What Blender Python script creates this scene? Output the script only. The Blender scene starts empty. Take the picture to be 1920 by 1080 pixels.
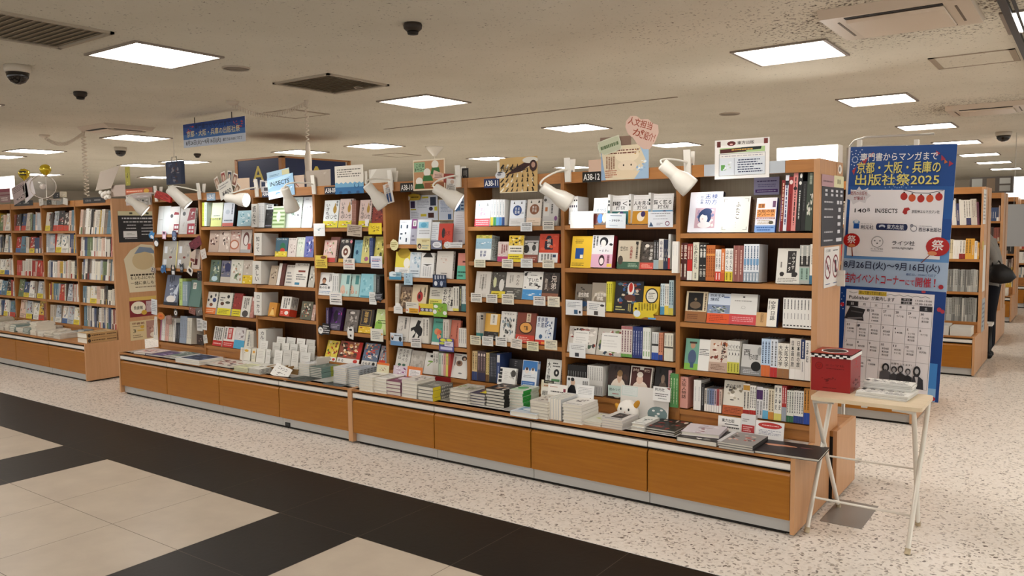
import bpy, math, random
from mathutils import Matrix, Vector
PI = math.pi; R = math.radians
scene = bpy.context.scene
COL = scene.collection
# ---------------------------------------------------------------- camera
FPX = 1509.9
CAM = Vector((1.1498, -3.8726, 1.5376)); YAW, PITCH, ROLL = -0.6261, -0.0793, -0.0123
_f = Vector((math.sin(YAW)*math.cos(PITCH), math.cos(YAW)*math.cos(PITCH), math.sin(PITCH)))
_r = Vector((math.cos(YAW), -math.sin(YAW), 0)); _u = _r.cross(_f)
_c, _s = math.cos(ROLL), math.sin(ROLL)
AX = _c*_r + _s*_u; AY = -_s*_r + _c*_u; AZ = _f
cd = bpy.data.cameras.new('camera'); cam = bpy.data.objects.new('camera', cd); COL.objects.link(cam)
cd.sensor_fit = 'HORIZONTAL'; cd.sensor_width = 36.0; cd.lens = FPX/1920*36.0
cd.clip_start = 0.05; cd.clip_end = 200
cam.matrix_world = Matrix(((AX.x, AY.x, -AZ.x, CAM.x), (AX.y, AY.y, -AZ.y, CAM.y), (AX.z, AY.z, -AZ.z, CAM.z), (0, 0, 0, 1)))
scene.camera = cam
# ---------------------------------------------------------------- world, exposure
w = bpy.data.worlds.new('world'); scene.world = w; w.use_nodes = True
w.node_tree.nodes['Background'].inputs[0].default_value = (1.0, 0.97, 0.94, 1)
w.node_tree.nodes['Background'].inputs[1].default_value = 0.85
vs = scene.view_settings
vs.view_transform = 'Standard'; vs.look = 'None'; vs.gamma = 1.0; vs.use_curve_mapping = False
vs.exposure = 0.64
PANEL_POWER = 14.0; LAMP_POWER = 1.3
# ---------------------------------------------------------------- measuring helpers (photo pixel -> point on a real plane)
def ray(u, v): return AX*((u-960)/FPX) + AY*((540-v)/FPX) + AZ
def on(u, v, x=None, y=None, z=None):
    d = ray(u, v)
    t = (x-CAM.x)/d.x if x is not None else (y-CAM.y)/d.y if y is not None else (z-CAM.z)/d.z
    return CAM + d*t
def xat(u, y, z):                      # x of the point on the line (.., y, z) seen in column u
    k = (u-960)/FPX; n = AX - AZ*k
    return CAM.x - (n.y*(y-CAM.y) + n.z*(z-CAM.z))/n.x
def hat(v, p, d):                      # length along d from p where row v is reached
    k = (540-v)/FPX; n = AY - AZ*k
    return -n.dot(p-CAM)/n.dot(d)
ZC = [0, 0, 1]
def crop(x, y, s): ZC[:] = [x, y, s]
def cx(X): return ZC[0]+X/ZC[2]
def cy(Y): return ZC[1]+Y/ZC[2]
# ---------------------------------------------------------------- materials
def lin(c): return c/12.92 if c <= .04045 else ((c+.055)/1.055)**2.4
def rgb(h):
    h = h.lstrip('#')
    if len(h) == 3: h = ''.join(c*2 for c in h)
    return tuple(lin(int(h[i:i+2], 16)/255) for i in (0, 2, 4))
MATS = {}
def mat(h, rough=.55, metal=0, spec=.3, name='paint'):
    k = (h, rough, metal, spec, name)
    if k in MATS: return MATS[k]
    m = bpy.data.materials.new(name+'_'+h); m.use_nodes = True
    b = m.node_tree.nodes['Principled BSDF']
    b.inputs['Base Color'].default_value = rgb(h)+(1,)
    b.inputs['Roughness'].default_value = rough; b.inputs['Metallic'].default_value = metal
    b.inputs['Specular IOR Level'].default_value = spec
    MATS[k] = m; return m
def glow(h, s, name='light'):
    k = (h, s, name)
    if k in MATS: return MATS[k]
    m = bpy.data.materials.new(name); m.use_nodes = True
    b = m.node_tree.nodes['Principled BSDF']
    b.inputs['Base Color'].default_value = (.8, .8, .8, 1)
    b.inputs['Emission Color'].default_value = rgb(h)+(1,); b.inputs['Emission Strength'].default_value = s
    MATS[k] = m; return m
def nodes(m): return m.node_tree.nodes, m.node_tree.links
def ramp(nd, stops):
    r = nd.new('ShaderNodeValToRGB'); e = r.color_ramp.elements
    e[0].position, e[0].color = stops[0][0], rgb(stops[0][1])+(1,)
    e[1].position, e[1].color = stops[1][0], rgb(stops[1][1])+(1,)
    for p, c in stops[2:]:
        q = e.new(p); q.color = rgb(c)+(1,)
    return r
def wood(name, c1, c2, sc=(1.2, 9, 22), rough=.38):
    m = bpy.data.materials.new(name); m.use_nodes = True; nd, lk = nodes(m); b = nd['Principled BSDF']
    tc = nd.new('ShaderNodeTexCoord'); mp = nd.new('ShaderNodeMapping'); mp.inputs['Scale'].default_value = sc
    n1 = nd.new('ShaderNodeTexNoise'); n1.inputs['Scale'].default_value = 3; n1.inputs['Detail'].default_value = 6; n1.inputs['Distortion'].default_value = .6
    r = ramp(nd, [(.3, c1), (.72, c2)])
    lk.new(tc.outputs['Object'], mp.inputs[0]); lk.new(mp.outputs[0], n1.inputs[0]); lk.new(n1.outputs[0], r.inputs[0])
    lk.new(r.outputs[0], b.inputs['Base Color']); b.inputs['Roughness'].default_value = rough; b.inputs['Specular IOR Level'].default_value = .35
    return m
WOOD = wood('oak_veneer', '965c12', 'a26719')
WOODV = wood('oak_veneer_upright', '96622f', 'a56e38', (16, 16, 1.0))
WOODE = wood('oak_end_panel_lit', 'b98a5f', 'c4946a', (14, 14, 1.0))  # paler tint carries the light that falls on the island ends
WOODT = wood('oak_board', 'a06a38', 'b0783f', (1.5, 14, 14))
WOODB = wood('pale_back_board', 'a39378', 'b0a086', (26, 5, .9), .6)
WOODD = wood('brown_back_board_shaded', '4d2f18', '5a381d', (26, 5, .9), .6)  # brown darkened so the shade inside the bays sits in its colour
WHITE = mat('dedad2', .45, name='white_paint'); WPL = mat('e4e0d6', .3, 0, .5, 'white_plastic')
PLIN = mat('b9b8b4', .4, .2, .4, 'grey_plinth'); DARK = mat('1a1511', .7, name='gap_shade'); BLACK = mat('161616', .4, name='black_plastic')
STEEL = mat('8f8b86', .35, .35, .5, 'brushed_steel'); PAGE = mat('e6e0d2', .8, 0, .1, 'page_edges')
CLEAR = bpy.data.materials.new('clear_plastic'); CLEAR.use_nodes = True
_b = CLEAR.node_tree.nodes['Principled BSDF']; _b.inputs['Alpha'].default_value = .16; _b.inputs['Roughness'].default_value = .12
_b.inputs['Base Color'].default_value = (.8, .76, .72, 1)
# ---------------------------------------------------------------- glyphs
GL = {}
def glyph(s):
    if s in GL: return GL[s]
    c = bpy.data.curves.new('glyph', 'FONT'); c.body = s; c.size = 1; c.resolution_u = 2; c.fill_mode = 'FRONT'; c.offset = .012
    o = bpy.data.objects.new('glyph', c); COL.objects.link(o)
    dg = bpy.context.evaluated_depsgraph_get(); dg.update()
    me = bpy.data.meshes.new_from_object(o.evaluated_get(dg))
    vs_ = [(v.co.x, v.co.y) for v in me.vertices]; fs = [tuple(p.vertices) for p in me.polygons]
    bpy.data.objects.remove(o); bpy.data.curves.remove(c); bpy.data.meshes.remove(me)
    if vs_:
        bb = (min(p[0] for p in vs_), min(p[1] for p in vs_), max(p[0] for p in vs_), max(p[1] for p in vs_))
    else: bb = (0, 0, 1, 1)
    GL[s] = (vs_, fs, bb); return GL[s]
# ---------------------------------------------------------------- mesh builder
class MB:
    def __init__(s): s.v = []; s.f = []; s.mi = []; s.sm = []; s.mats = []; s.M = Matrix()
    def slot(s, m):
        if m not in s.mats: s.mats.append(m)
        return s.mats.index(m)
    def add(s, vs, fs, m, smooth=False):
        n = len(s.v); k = s.slot(m)
        s.v.extend((s.M @ Vector(p))[:] for p in vs)
        for f in fs: s.f.append(tuple(i+n for i in f)); s.mi.append(k); s.sm.append(smooth)
        return s
    def poly(s, pts, m): return s.add(pts, [tuple(range(len(pts)))], m)
    def box(s, x0, x1, y0, y1, z0, z1, m):
        return s.add([(x0, y0, z0), (x1, y0, z0), (x1, y1, z0), (x0, y1, z0), (x0, y0, z1), (x1, y0, z1), (x1, y1, z1), (x0, y1, z1)],
                     [(0, 3, 2, 1), (4, 5, 6, 7), (0, 1, 5, 4), (1, 2, 6, 5), (2, 3, 7, 6), (3, 0, 4, 7)], m)
    def prism(s, prof, axis, a, b, m):     # closed profile in the two other axes, extruded along axis from a to b
        n = len(prof)
        def P(q, t): return {'x': (t, q[0], q[1]), 'y': (q[0], t, q[1]), 'z': (q[0], q[1], t)}[axis]
        vs_ = [P(q, a) for q in prof]+[P(q, b) for q in prof]
        fs = [tuple(range(n))[::-1], tuple(range(n, 2*n))]+[(i, (i+1) % n, (i+1) % n+n, i+n) for i in range(n)]
        return s.add(vs_, fs, m)
    def tube(s, pts, r, m, n=8, caps=True):
        pts = [Vector(p) for p in pts]; rr = r if isinstance(r, (list, tuple)) else [r]*len(pts)
        vs_ = []; fs = []; ref = None
        for i, p in enumerate(pts):
            d = (pts[min(i+1, len(pts)-1)]-pts[max(i-1, 0)]).normalized()
            if ref is None: ref = Vector((0, 0, 1)) if abs(d.z) < .9 else Vector((1, 0, 0))
            a = d.cross(ref).normalized(); b = d.cross(a); ref = -b if False else ref
            for j in range(n):
                t = 2*PI*j/n; vs_.append(p+rr[i]*(math.cos(t)*a+math.sin(t)*b))
        for i in range(len(pts)-1):
            for j in range(n): fs.append((i*n+j, i*n+(j+1) % n, (i+1)*n+(j+1) % n, (i+1)*n+j))
        if caps: fs += [tuple(range(n)), tuple(range((len(pts)-1)*n, len(pts)*n))[::-1]]
        return s.add(vs_, fs, m, n > 5)
    def lathe(s, prof, m, n=20, caps=True):    # prof = (r, z) about local z
        vs_ = [(r*math.cos(2*PI*j/n), r*math.sin(2*PI*j/n), z) for r, z in prof for j in range(n)]; fs = []
        for i in range(len(prof)-1):
            for j in range(n): fs.append((i*n+j, i*n+(j+1) % n, (i+1)*n+(j+1) % n, (i+1)*n+j))
        if caps: fs += [tuple(range(n))[::-1], tuple(range((len(prof)-1)*n, len(prof)*n))]
        return s.add(vs_, fs, m, True)
    def ball(s, c, r, m, n=14, k=9):
        c = Vector(c); r = r if isinstance(r, (tuple, list)) else (r, r, r)
        vs_ = []; fs = []
        for i in range(k+1):
            a = PI*i/k
            for j in range(n):
                t = 2*PI*j/n; vs_.append((c.x+r[0]*math.sin(a)*math.cos(t), c.y+r[1]*math.sin(a)*math.sin(t), c.z-r[2]*math.cos(a)))
        for i in range(k):
            for j in range(n): fs.append((i*n+j, i*n+(j+1) % n, (i+1)*n+(j+1) % n, (i+1)*n+j))
        return s.add(vs_, fs, m, True)
    def mesh(s, name):
        me = bpy.data.meshes.new(name); me.from_pydata(s.v, [], s.f)
        for m in s.mats: me.materials.append(m)
        me.polygons.foreach_set('material_index', s.mi); me.polygons.foreach_set('use_smooth', s.sm)
        me.validate(); me.update(); return me
    def build(s, name, parent=None, mw=None):
        return link(name, s.mesh(name), parent, mw)
def link(name, me, parent=None, mw=None):
    o = bpy.data.objects.new(name, me); COL.objects.link(o)
    if mw is not None: o.matrix_world = mw
    if parent is not None: o.parent = parent
    return o
def tag(o, label, cat, group=None, kind=None):
    if label: o['label'] = label
    if cat: o['category'] = cat
    if group: o['group'] = group
    if kind: o['kind'] = kind
    return o
def empty(name, loc=(0, 0, 0), rz=0, label=None, cat=None, group=None):
    o = bpy.data.objects.new(name, None); COL.objects.link(o); o.empty_display_size = .05
    o.location = loc; o.rotation_euler = (0, 0, rz); return tag(o, label, cat, group)
def struct(o): o['kind'] = 'structure'; return o
def dup(o, mw=None, parent=None):
    c = o.copy(); COL.objects.link(c)
    if mw is not None: c.matrix_world = mw
    if parent is not None: c.parent = parent
    for ch in o.children: dup(ch, None, c)
    return c
def T(x=0, y=0, z=0): return Matrix.Translation((x, y, z))
def RX(d): return Matrix.Rotation(R(d), 4, 'X')
def RY(d): return Matrix.Rotation(R(d), 4, 'Y')
def RZ(d): return Matrix.Rotation(R(d), 4, 'Z')
def aim(p, d):                         # local +z along d
    return T(*p) @ Vector(d).to_track_quat('Z', 'Y').to_matrix().to_4x4()
# ---------------------------------------------------------------- printed matter: a little drawing language on a face
#   art string, ops split by ';' (x,y are fractions of the face, y up)
def draw(mb, art, w, h, P, step=.00006, start=.00012, rough=.5):
    """P(x, y, d) -> local point, d = height above the face"""
    d = start
    for op in art.split(';'):
        a = op.split()
        if not a: continue
        k = a[0]; d += step
        def q(pts, c): mb.add([P(x*w, y*h, d) for x, y in pts], [tuple(range(len(pts)))], mat(c, rough, name='ink'))
        if k == 'r':
            x0, y0, x1, y1 = map(float, a[1:5]); q([(x0, y0), (x1, y0), (x1, y1), (x0, y1)], a[5])
        elif k == 'e':
            x, y, rx, ry = map(float, a[1:5]); n = 18
            q([(x+rx*math.cos(2*PI*i/n), y+ry*math.sin(2*PI*i/n)) for i in range(n)], a[5])
        elif k == 'p':
            f = list(map(float, a[2:])); q(list(zip(f[::2], f[1::2])), a[1])
        elif k == 'o':
            x0, y0, x1, y1, t = map(float, a[1:6]); ty = t*w/h
            for b in ((x0, y0, x1, y0+ty), (x0, y1-ty, x1, y1), (x0, y0+ty, x0+t, y1-ty), (x1-t, y0+ty, x1, y1-ty)):
                q([(b[0], b[1]), (b[2], b[1]), (b[2], b[3]), (b[0], b[3])], a[6])
        elif k in 'tv':
            x0, y0, x1, y1 = map(float, a[1:5]); s = ' '.join(a[6:]); m = mat(a[5], rough, name='ink')
            cells = [(s, x0, y0, x1, y1)] if k == 't' else [(ch, x0, y1-(y1-y0)*(i+1)/len(s), x1, y1-(y1-y0)*i/len(s)) for i, ch in enumerate(s)]
            for g, X0, Y0, X1, Y1 in cells:
                vs_, fs, bb = glyph(g)
                if not vs_: continue
                if k == 't': ox, sx = bb[0], (X1-X0)/max(bb[2]-bb[0], .01)
                else: ox, sx = 0, (X1-X0)
                mb.add([P((X0+(x-ox)*sx)*w, (Y0+(y+.12)*(Y1-Y0))*h, d) for x, y in vs_], fs, m)
        elif k in 'lk':
            x0, y0, x1, y1 = map(float, a[1:5]); n = int(a[5]); rnd = random.Random(int((x0+y0*3+n)*977)); vs_ = []; fs = []
            for i in range(n):
                t = rnd.uniform(.0, .05); e = 1-rnd.choice((0, 0, .08, .2, .35)) if n > 1 else 1
                while t < e:
                    L = rnd.uniform(.03, .13)*(1 if k == 'l' else .7); t2 = min(t+L, e)
                    if k == 'l':
                        yb = y0+(y1-y0)*(i+.28)/n; yt = y0+(y1-y0)*(i+.72)/n; xa = x0+(x1-x0)*t; xb = x0+(x1-x0)*t2
                    else:
                        xa = x0+(x1-x0)*(i+.2)/n; xb = x0+(x1-x0)*(i+.8)/n; yt = y1-(y1-y0)*t; yb = y1-(y1-y0)*t2
                    b = len(vs_); vs_ += [P(xa*w, yb*h, d), P(xb*w, yb*h, d), P(xb*w, yt*h, d), P(xa*w, yt*h, d)]; fs.append((b, b+1, b+2, b+3))
                    t = t2+rnd.uniform(.012, .03)
            mb.add(vs_, fs, mat(a[6], rough, name='ink'))
        elif k == 'n':
            x0, y0, x1, y1 = map(float, a[1:5]); n = int(a[5]); rnd = random.Random(int(a[6])); cs = a[7].split(',')
            for i in range(n):
                ax = (x1-x0)*rnd.uniform(.04, .16); ay = (y1-y0)*rnd.uniform(.03, .13); X = rnd.uniform(x0+ax, x1-ax); Y = rnd.uniform(y0+ay, y1-ay)
                m = rnd.randint(5, 8); th = rnd.uniform(0, 6)
                mb.add([P((X+ax*math.cos(th+2*PI*j/m)*rnd.uniform(.5, 1))*w, (Y+ay*math.sin(th+2*PI*j/m)*rnd.uniform(.5, 1))*h, d+i*.000004) for j in range(m)],
                       [tuple(range(m))], mat(rnd.choice(cs), rough, name='ink'))
            d += n*.000004
ORD = 'first second third fourth fifth sixth seventh eighth ninth tenth eleventh twelfth thirteenth fourteenth'.split()
NUM = 'zero one two three four five six seven eight nine ten eleven twelve thirteen fourteen'.split()
# ================================================================ the room
H = 2.7; LZ = .392; D = .34; W = .7634
XL, XR, YN, YF = -24.0, 7.0, -8.0, 24.0
def terrazzo():
    m = bpy.data.materials.new('terrazzo'); m.use_nodes = True; nd, lk = nodes(m); b = nd['Principled BSDF']
    tc = nd.new('ShaderNodeTexCoord')
    nz = nd.new('ShaderNodeTexNoise'); nz.inputs['Scale'].default_value = 24; nz.inputs['Detail'].default_value = 3
    mx = nd.new('ShaderNodeMixRGB'); mx.inputs[0].default_value = .05
    v1 = nd.new('ShaderNodeTexVoronoi'); v1.inputs['Scale'].default_value = 62; v1.inputs['Randomness'].default_value = 1
    sep = nd.new('ShaderNodeSeparateColor')
    r1 = ramp(nd, [(0, '6a6056'), (.045, '8f857a'), (.13, 'aaa096'), (.26, 'c3b9ae'), (.36, 'd8d0c6'), (.8, 'e2dbd2'), (.9, 'cdc2b5')]); r1.color_ramp.interpolation = 'CONSTANT'
    lt = nd.new('ShaderNodeMath'); lt.operation = 'LESS_THAN'; lt.inputs[1].default_value = .5
    mb_ = nd.new('ShaderNodeMixRGB'); mb_.inputs[1].default_value = rgb('dfd7cd')+(1,)
    lk.new(tc.outputs['Object'], nz.inputs[0]); lk.new(tc.outputs['Object'], mx.inputs[1]); lk.new(nz.outputs['Color'], mx.inputs[2])
    lk.new(mx.outputs[0], v1.inputs['Vector']); lk.new(v1.outputs['Color'], sep.inputs[0]); lk.new(sep.outputs[0], r1.inputs[0])
    lk.new(v1.outputs['Distance'], lt.inputs[0]); lk.new(lt.outputs[0], mb_.inputs[0]); lk.new(r1.outputs[0], mb_.inputs[2])
    lk.new(mb_.outputs[0], b.inputs['Base Color']); b.inputs['Roughness'].default_value = .28; b.inputs['Specular IOR Level'].default_value = .35
    return m
def tile(name, c1, c2, rough, bump):
    m = bpy.data.materials.new(name); m.use_nodes = True; nd, lk = nodes(m); b = nd['Principled BSDF']
    tc = nd.new('ShaderNodeTexCoord'); nz = nd.new('ShaderNodeTexNoise'); nz.inputs['Scale'].default_value = 5; nz.inputs['Detail'].default_value = 5
    r = ramp(nd, [(.35, c1), (.7, c2)]); lk.new(tc.outputs['Object'], nz.inputs[0]); lk.new(nz.outputs[0], r.inputs[0]); lk.new(r.outputs[0], b.inputs['Base Color'])
    n2 = nd.new('ShaderNodeTexNoise'); n2.inputs['Scale'].default_value = 14; n2.inputs['Distortion'].default_value = 2; bp = nd.new('ShaderNodeBump'); bp.inputs['Strength'].default_value = bump; bp.inputs['Distance'].default_value = .004
    lk.new(tc.outputs['Object'], n2.inputs[0]); lk.new(n2.outputs[0], bp.inputs['Height']); lk.new(bp.outputs[0], b.inputs['Normal'])
    b.inputs['Roughness'].default_value = rough; b.inputs['Specular IOR Level'].default_value = .25
    return m
TER = terrazzo(); TD = tile('dark_slate_tile', '130e09', '17120c', .42, .12); TLt = tile('beige_stone_tile', 'b3a594', 'beb09e', .34, .06); GRO = mat('6e655b', .8, name='grout')
fl = MB(); y1 = -.599; y2 = -1.1825; TX = -4.76; S6 = .6
fl.poly([(XL, y1, 0), (XR, y1, 0), (XR, YF, 0), (XL, YF, 0)], TER)
fl.poly([(XL, YN, -.0012), (XR, YN, -.0012), (XR, y1, -.0012), (XL, y1, -.0012)], GRO)
g = .0016
for i in range(-34, 20):
    xa, xb = TX+i*S6+g, TX+(i+1)*S6-g
    if xb < XL or xa > XR: continue
    fl.poly([(xa, y2+g, 0), (xb, y2+g, 0), (xb, y1-.001, 0), (xa, y1-.001, 0)], TD)
    for j in range(11):
        ya, yb = y2-(j+1)*S6+g, y2-j*S6-g
        fl.poly([(xa, ya, 0), (xb, ya, 0), (xb, yb, 0), (xa, yb, 0)], TD if (i % 4 == 0 or j % 4 == 3) else TLt)
struct(fl.build('floor'))
def ceil_mat():
    m = bpy.data.materials.new('ceiling_board'); m.use_nodes = True; nd, lk = nodes(m); b = nd['Principled BSDF']
    tc = nd.new('ShaderNodeTexCoord'); geo = nd.new('ShaderNodeNewGeometry')
    nz = nd.new('ShaderNodeTexNoise'); nz.inputs['Scale'].default_value = 1.3; nz.inputs['Detail'].default_value = 4
    r = ramp(nd, [(.35, 'd4cebe'), (.7, 'ddd7c8')]); lk.new(tc.outputs['Object'], nz.inputs[0]); lk.new(nz.outputs[0], r.inputs[0])
    v = nd.new('ShaderNodeTexNoise'); v.inputs['Scale'].default_value = 55; v.inputs['Detail'].default_value = 3; lk.new(tc.outputs['Object'], v.inputs[0])
    big = nd.new('ShaderNodeTexNoise'); big.inputs['Scale'].default_value = 2.2; big.inputs['Detail'].default_value = 5; lk.new(tc.outputs['Object'], big.inputs[0])
    last = None          # soot that has settled round the air outlets
    for px, py in ((.22, 1.2), (.2, 6.0), (-1.0, .75)):
        d = nd.new('ShaderNodeVectorMath'); d.operation = 'DISTANCE'; d.inputs[1].default_value = (px, py, H); lk.new(geo.outputs['Position'], d.inputs[0])
        mr = nd.new('ShaderNodeMapRange'); mr.inputs['From Min'].default_value = .35; mr.inputs['From Max'].default_value = 1.15 if px > 0 else .5
        mr.inputs['To Min'].default_value = .155 if px > 0 else .03; mr.inputs['To Max'].default_value = 0; lk.new(d.outputs['Value'], mr.inputs['Value'])
        if last:
            a = nd.new('ShaderNodeMath'); a.operation = 'MAXIMUM'; lk.new(last, a.inputs[0]); lk.new(mr.outputs[0], a.inputs[1]); last = a.outputs[0]
        else: last = mr.outputs[0]
    b2 = nd.new('ShaderNodeMath'); b2.operation = 'MULTIPLY_ADD'; b2.inputs[1].default_value = .12; lk.new(big.outputs[0], b2.inputs[0]); lk.new(last, b2.inputs[2])
    ad = nd.new('ShaderNodeMath'); ad.operation = 'ADD'; lk.new(v.outputs[0], ad.inputs[0]); lk.new(b2.outputs[0], ad.inputs[1])
    th = nd.new('ShaderNodeMapRange'); th.inputs['From Min'].default_value = .705; th.inputs['From Max'].default_value = .83; lk.new(ad.outputs[0], th.inputs['Value'])
    mx = nd.new('ShaderNodeMixRGB'); mx.inputs[2].default_value = rgb('4d3f34')+(1,); lk.new(th.outputs[0], mx.inputs[0]); lk.new(r.outputs[0], mx.inputs[1]); lk.new(mx.outputs[0], b.inputs['Base Color'])
    bp = nd.new('ShaderNodeBump'); bp.inputs['Strength'].default_value = .25; bp.inputs['Distance'].default_value = .004; lk.new(v.outputs[0], bp.inputs['Height']); lk.new(bp.outputs[0], b.inputs['Normal'])
    b.inputs['Roughness'].default_value = .85; b.inputs['Specular IOR Level'].default_value = .15
    return m
CEIL = ceil_mat()
c = MB(); c.box(XL, XR, YN, YF, H, H+.1, CEIL); struct(c.build('ceiling'))
CREAM = mat('cfc4b2', .8, name='cream_wall')
for n, b in dict(wall_back=(XL, XR, YF, YF+.1), wall_left=(XL-.1, XL, YN, YF)).items():
    q = MB(); q.box(*b, 0, H, CREAM); struct(q.build(n))
for n, b in dict(baseboard_back=(XL, XR, YF-.012, YF), baseboard_left=(XL, XL+.012, YN, YF)).items():
    q = MB(); q.box(*b, 0, .08, mat('5b4633', .5)); struct(q.build(n))
# seam lines in the ceiling
q = MB(); a = on(720, 242, z=H); b = on(1275, 183, z=H); q.box(a.x, b.x, a.y-.012, a.y+.012, H-.004, H, mat('7d6d5b', .8)); struct(q.build('trim_1'))
q = MB(); q.box(.69, .73, -3, 9, H-.03, H, BLACK); q.box(.745, .76, -3, 9, H-.012, H, BLACK); struct(q.build('trim_2'))
# ---------------------------------------------------------------- ceiling fittings
FRM = mat('8c8074', .5, name='light_frame'); PNL = glow('fffaf4', PANEL_POWER, 'light_panel')
def panel_mesh():
    f = MB(); s = .295; t = .022
    for b in ((-s-t, s+t, -s-t, -s), (-s-t, s+t, s, s+t), (-s-t, -s, -s, s), (s, s+t, -s, s)): f.box(*b, -.012, 0, FRM)
    d = MB(); d.box(-s, s, -s, s, -.006, 0, PNL); return f.mesh('light_frame'), d.mesh('diffuser')
FM, DM = panel_mesh()
PL = []
for y in (-3.5, -.79, 1.9, 4.67, 7.53, 10.25, 13.2, 15.8, 18.6):
    PL.append((-.61, y))
for y in (-3.5, -.79, 1.9, 4.67, 7.53, 10.5, 13.3): PL.append((-4.02, y))
for x, y in ((-7.42, 4.6), (-7.55, 7.57), (-7.7, 10.6), (-8.86, 1.79), (-8.95, 4.5), (-11.6, 1.76), (-11.85, 4.35), (-13.1, 4.28), (-12.9, 1.76), (-16.2, 6.4), (-16.9, 4.2), (-15.6, 1.8), (-11.7, 7.4), (-7.4, -.79), (2.9, -.79), (2.9, 1.9), (2.9, 4.67), (.98, 1.86), (-7.4, -3.5), (2.9, -3.5), (-19.5, 4.3), (-11, -.9)): PL.append((x, y))
def place_words(x, y):
    u, v = _proj(x, y, H)
    return u, v
def _proj(x, y, z):
    d = Vector((x, y, z))-CAM; return 960+FPX*AX.dot(d)/AZ.dot(d), 540-FPX*AY.dot(d)/AZ.dot(d)
LIGHT_LABEL = {(-.61, 1.9): 'large square ceiling light nearest the sooty air conditioner, upper right', (-.61, 4.67): 'square ceiling light, second in the right-hand row above the banner',
    (-.61, 7.53): 'square ceiling light, third in the right-hand row, just above the banner', (-.61, 10.25): 'thin square ceiling light just right of the banner top',
    (-4.02, -.79): 'largest square ceiling light, upper left of the photo', (-4.02, 1.9): 'square ceiling light left of centre, second in the middle row', (-4.02, 4.67): 'square ceiling light right of centre beyond the long ceiling seam',
    (-4.02, 7.53): 'square ceiling light just right of the pink cloud sign', (-7.42, 4.6): 'square ceiling light above the blue wave notice', (-7.55, 7.57): 'square ceiling light just left of the tiger-striped sign',
    (-7.7, 10.6): 'small far ceiling light behind the clip left of the A38-12 plate', (-8.86, 1.79): 'square ceiling light left of the hanging blue banner', (-8.95, 4.5): 'square ceiling light behind the thick coiled cord, above the letter A signs',
    (-11.6, 1.76): 'square ceiling light left of the thin coiled cord', (-11.85, 4.35): 'square ceiling light below the hanging blue banner', (-12.9, 1.76): 'ceiling light cut by the left edge of the photo',
    (.98, 1.86): 'ceiling light cut by the upper right edge of the photo beyond the black rail'}
root0 = None
for i, (x, y) in enumerate(PL):
    lab = LIGHT_LABEL.get((x, y)); grp = 'square ceiling lights'
    if not lab:
        lab = 'distant thin ceiling light in the far right-hand row' if x == -.61 else 'distant thin ceiling light low over the left shelves'
        if (x == -.61 and y < 0) or (y < -.5) or x > 1: lab = 'square ceiling light above the walkway near the camera'
        grp = lab.replace('light', 'lights', 1)
    o = empty('ceiling_light', (x, y, H), 0, lab, 'ceiling light', grp)
    link('light_frame', FM, o); link('diffuser', DM, o)
# air conditioner cassettes
AC = mat('c9bba9', .45, name='cassette_plastic')
def cassette(x, y, sx, sy, lab):
    o = empty('ceiling_air_conditioner', (x, y, H), 0, lab, 'air conditioner', 'ceiling air conditioners')
    f = MB(); f.prism([(-sy, -.004), (-sy+.05, -.045), (sy-.05, -.045), (sy, -.004), (sy, 0), (-sy, 0)], 'x', -sx, sx, AC); f.build('frame', o)
    i = MB(); a, b = sx*.66, sy*.6; i.prism([(-b, -.062), (b, -.062), (b+.03, -.05), (-b-.03, -.05)], 'x', -a, a, mat('d2c4b2', .45)); i.build('grille_panel', o)
    s = MB()
    for q in (-1, 1):
        s.box(-a, a, q*(b+.055)-(.02 if q < 0 else .008), q*(b+.055)+(.02 if q < 0 else .008), -.0475, -.044, DARK); s.box(q*(a+.05)-.006, q*(a+.05)+.006, -b*.9, b*.9, -.0475, -.044, mat('6a5d50', .6))
    s.build('air_slot', o)
cassette(.22, 1.22, .37, .37, 'pale ceiling air conditioner ringed with soot, top right'); cassette(.2, 6.0, .36, .36, 'smaller far air conditioner with sooty ceiling beyond the blank hatch')
cassette(-8.0, 1.07, .3, .3, 'far air conditioner left of the hanging blue banner')
def vent(x, y, s, lab):
    o = empty('ceiling_vent', (x, y, H), 0, lab, 'vent', 'louvred ceiling vents')
    f = MB(); m = mat('a89d8b', .5)
    for b in ((-s, s, -s, -s+.025), (-s, s, s-.025, s), (-s, -s+.025, -s, s), (s-.025, s, -s, s)): f.box(*b, -.014, 0, m)
    f.build('frame', o); b = MB(); b.box(-s+.02, s-.02, -s+.02, s-.02, -.002, 0, mat('8f8472', .8)); b.build('backing', o)
    k = MB(); n = 13
    for i in range(n):
        t = -s+.03+(2*s-.06)*(i+.5)/n; k.add([(-s+.02, t-.012, -.012), (s-.02, t-.012, -.012), (s-.02, t+.010, -.003), (-s+.02, t+.010, -.003)], [(0, 1, 2, 3)], m)
    k.build('louvres', o)
vent(-3.95, .7, .33, 'louvred square vent in the ceiling left of centre'); vent(-3.93, -1.62, .33, 'louvred square vent cut by the top left corner')
def hatch(x0, x1, y0, y1, lab):
    o = MB(); m = mat('a19381', .6)
    for b in ((x0, x1, y0, y0+.018), (x0, x1, y1-.018, y1), (x0, x0+.04, y0, y1), (x1-.04, x1, y0, y1)): o.box(*b, H-.006, H, m)
    o.box(x0+.04, x1-.04, y0+.018, y1-.018, H-.003, H, CEIL); tag(o.build('ceiling_hatch'), lab, 'hatch', 'ceiling hatches')
hatch(.12, .66, 2.74, 3.26, 'blank rectangular ceiling hatch by the right edge'); hatch(-5.88, -5.33, 1.4, 1.9, 'square ceiling hatch behind the thick coiled cord')
hatch(-8.55, -8.0, 5.65, 6.25, 'far ceiling hatch left of the green cartoon sign')
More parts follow.
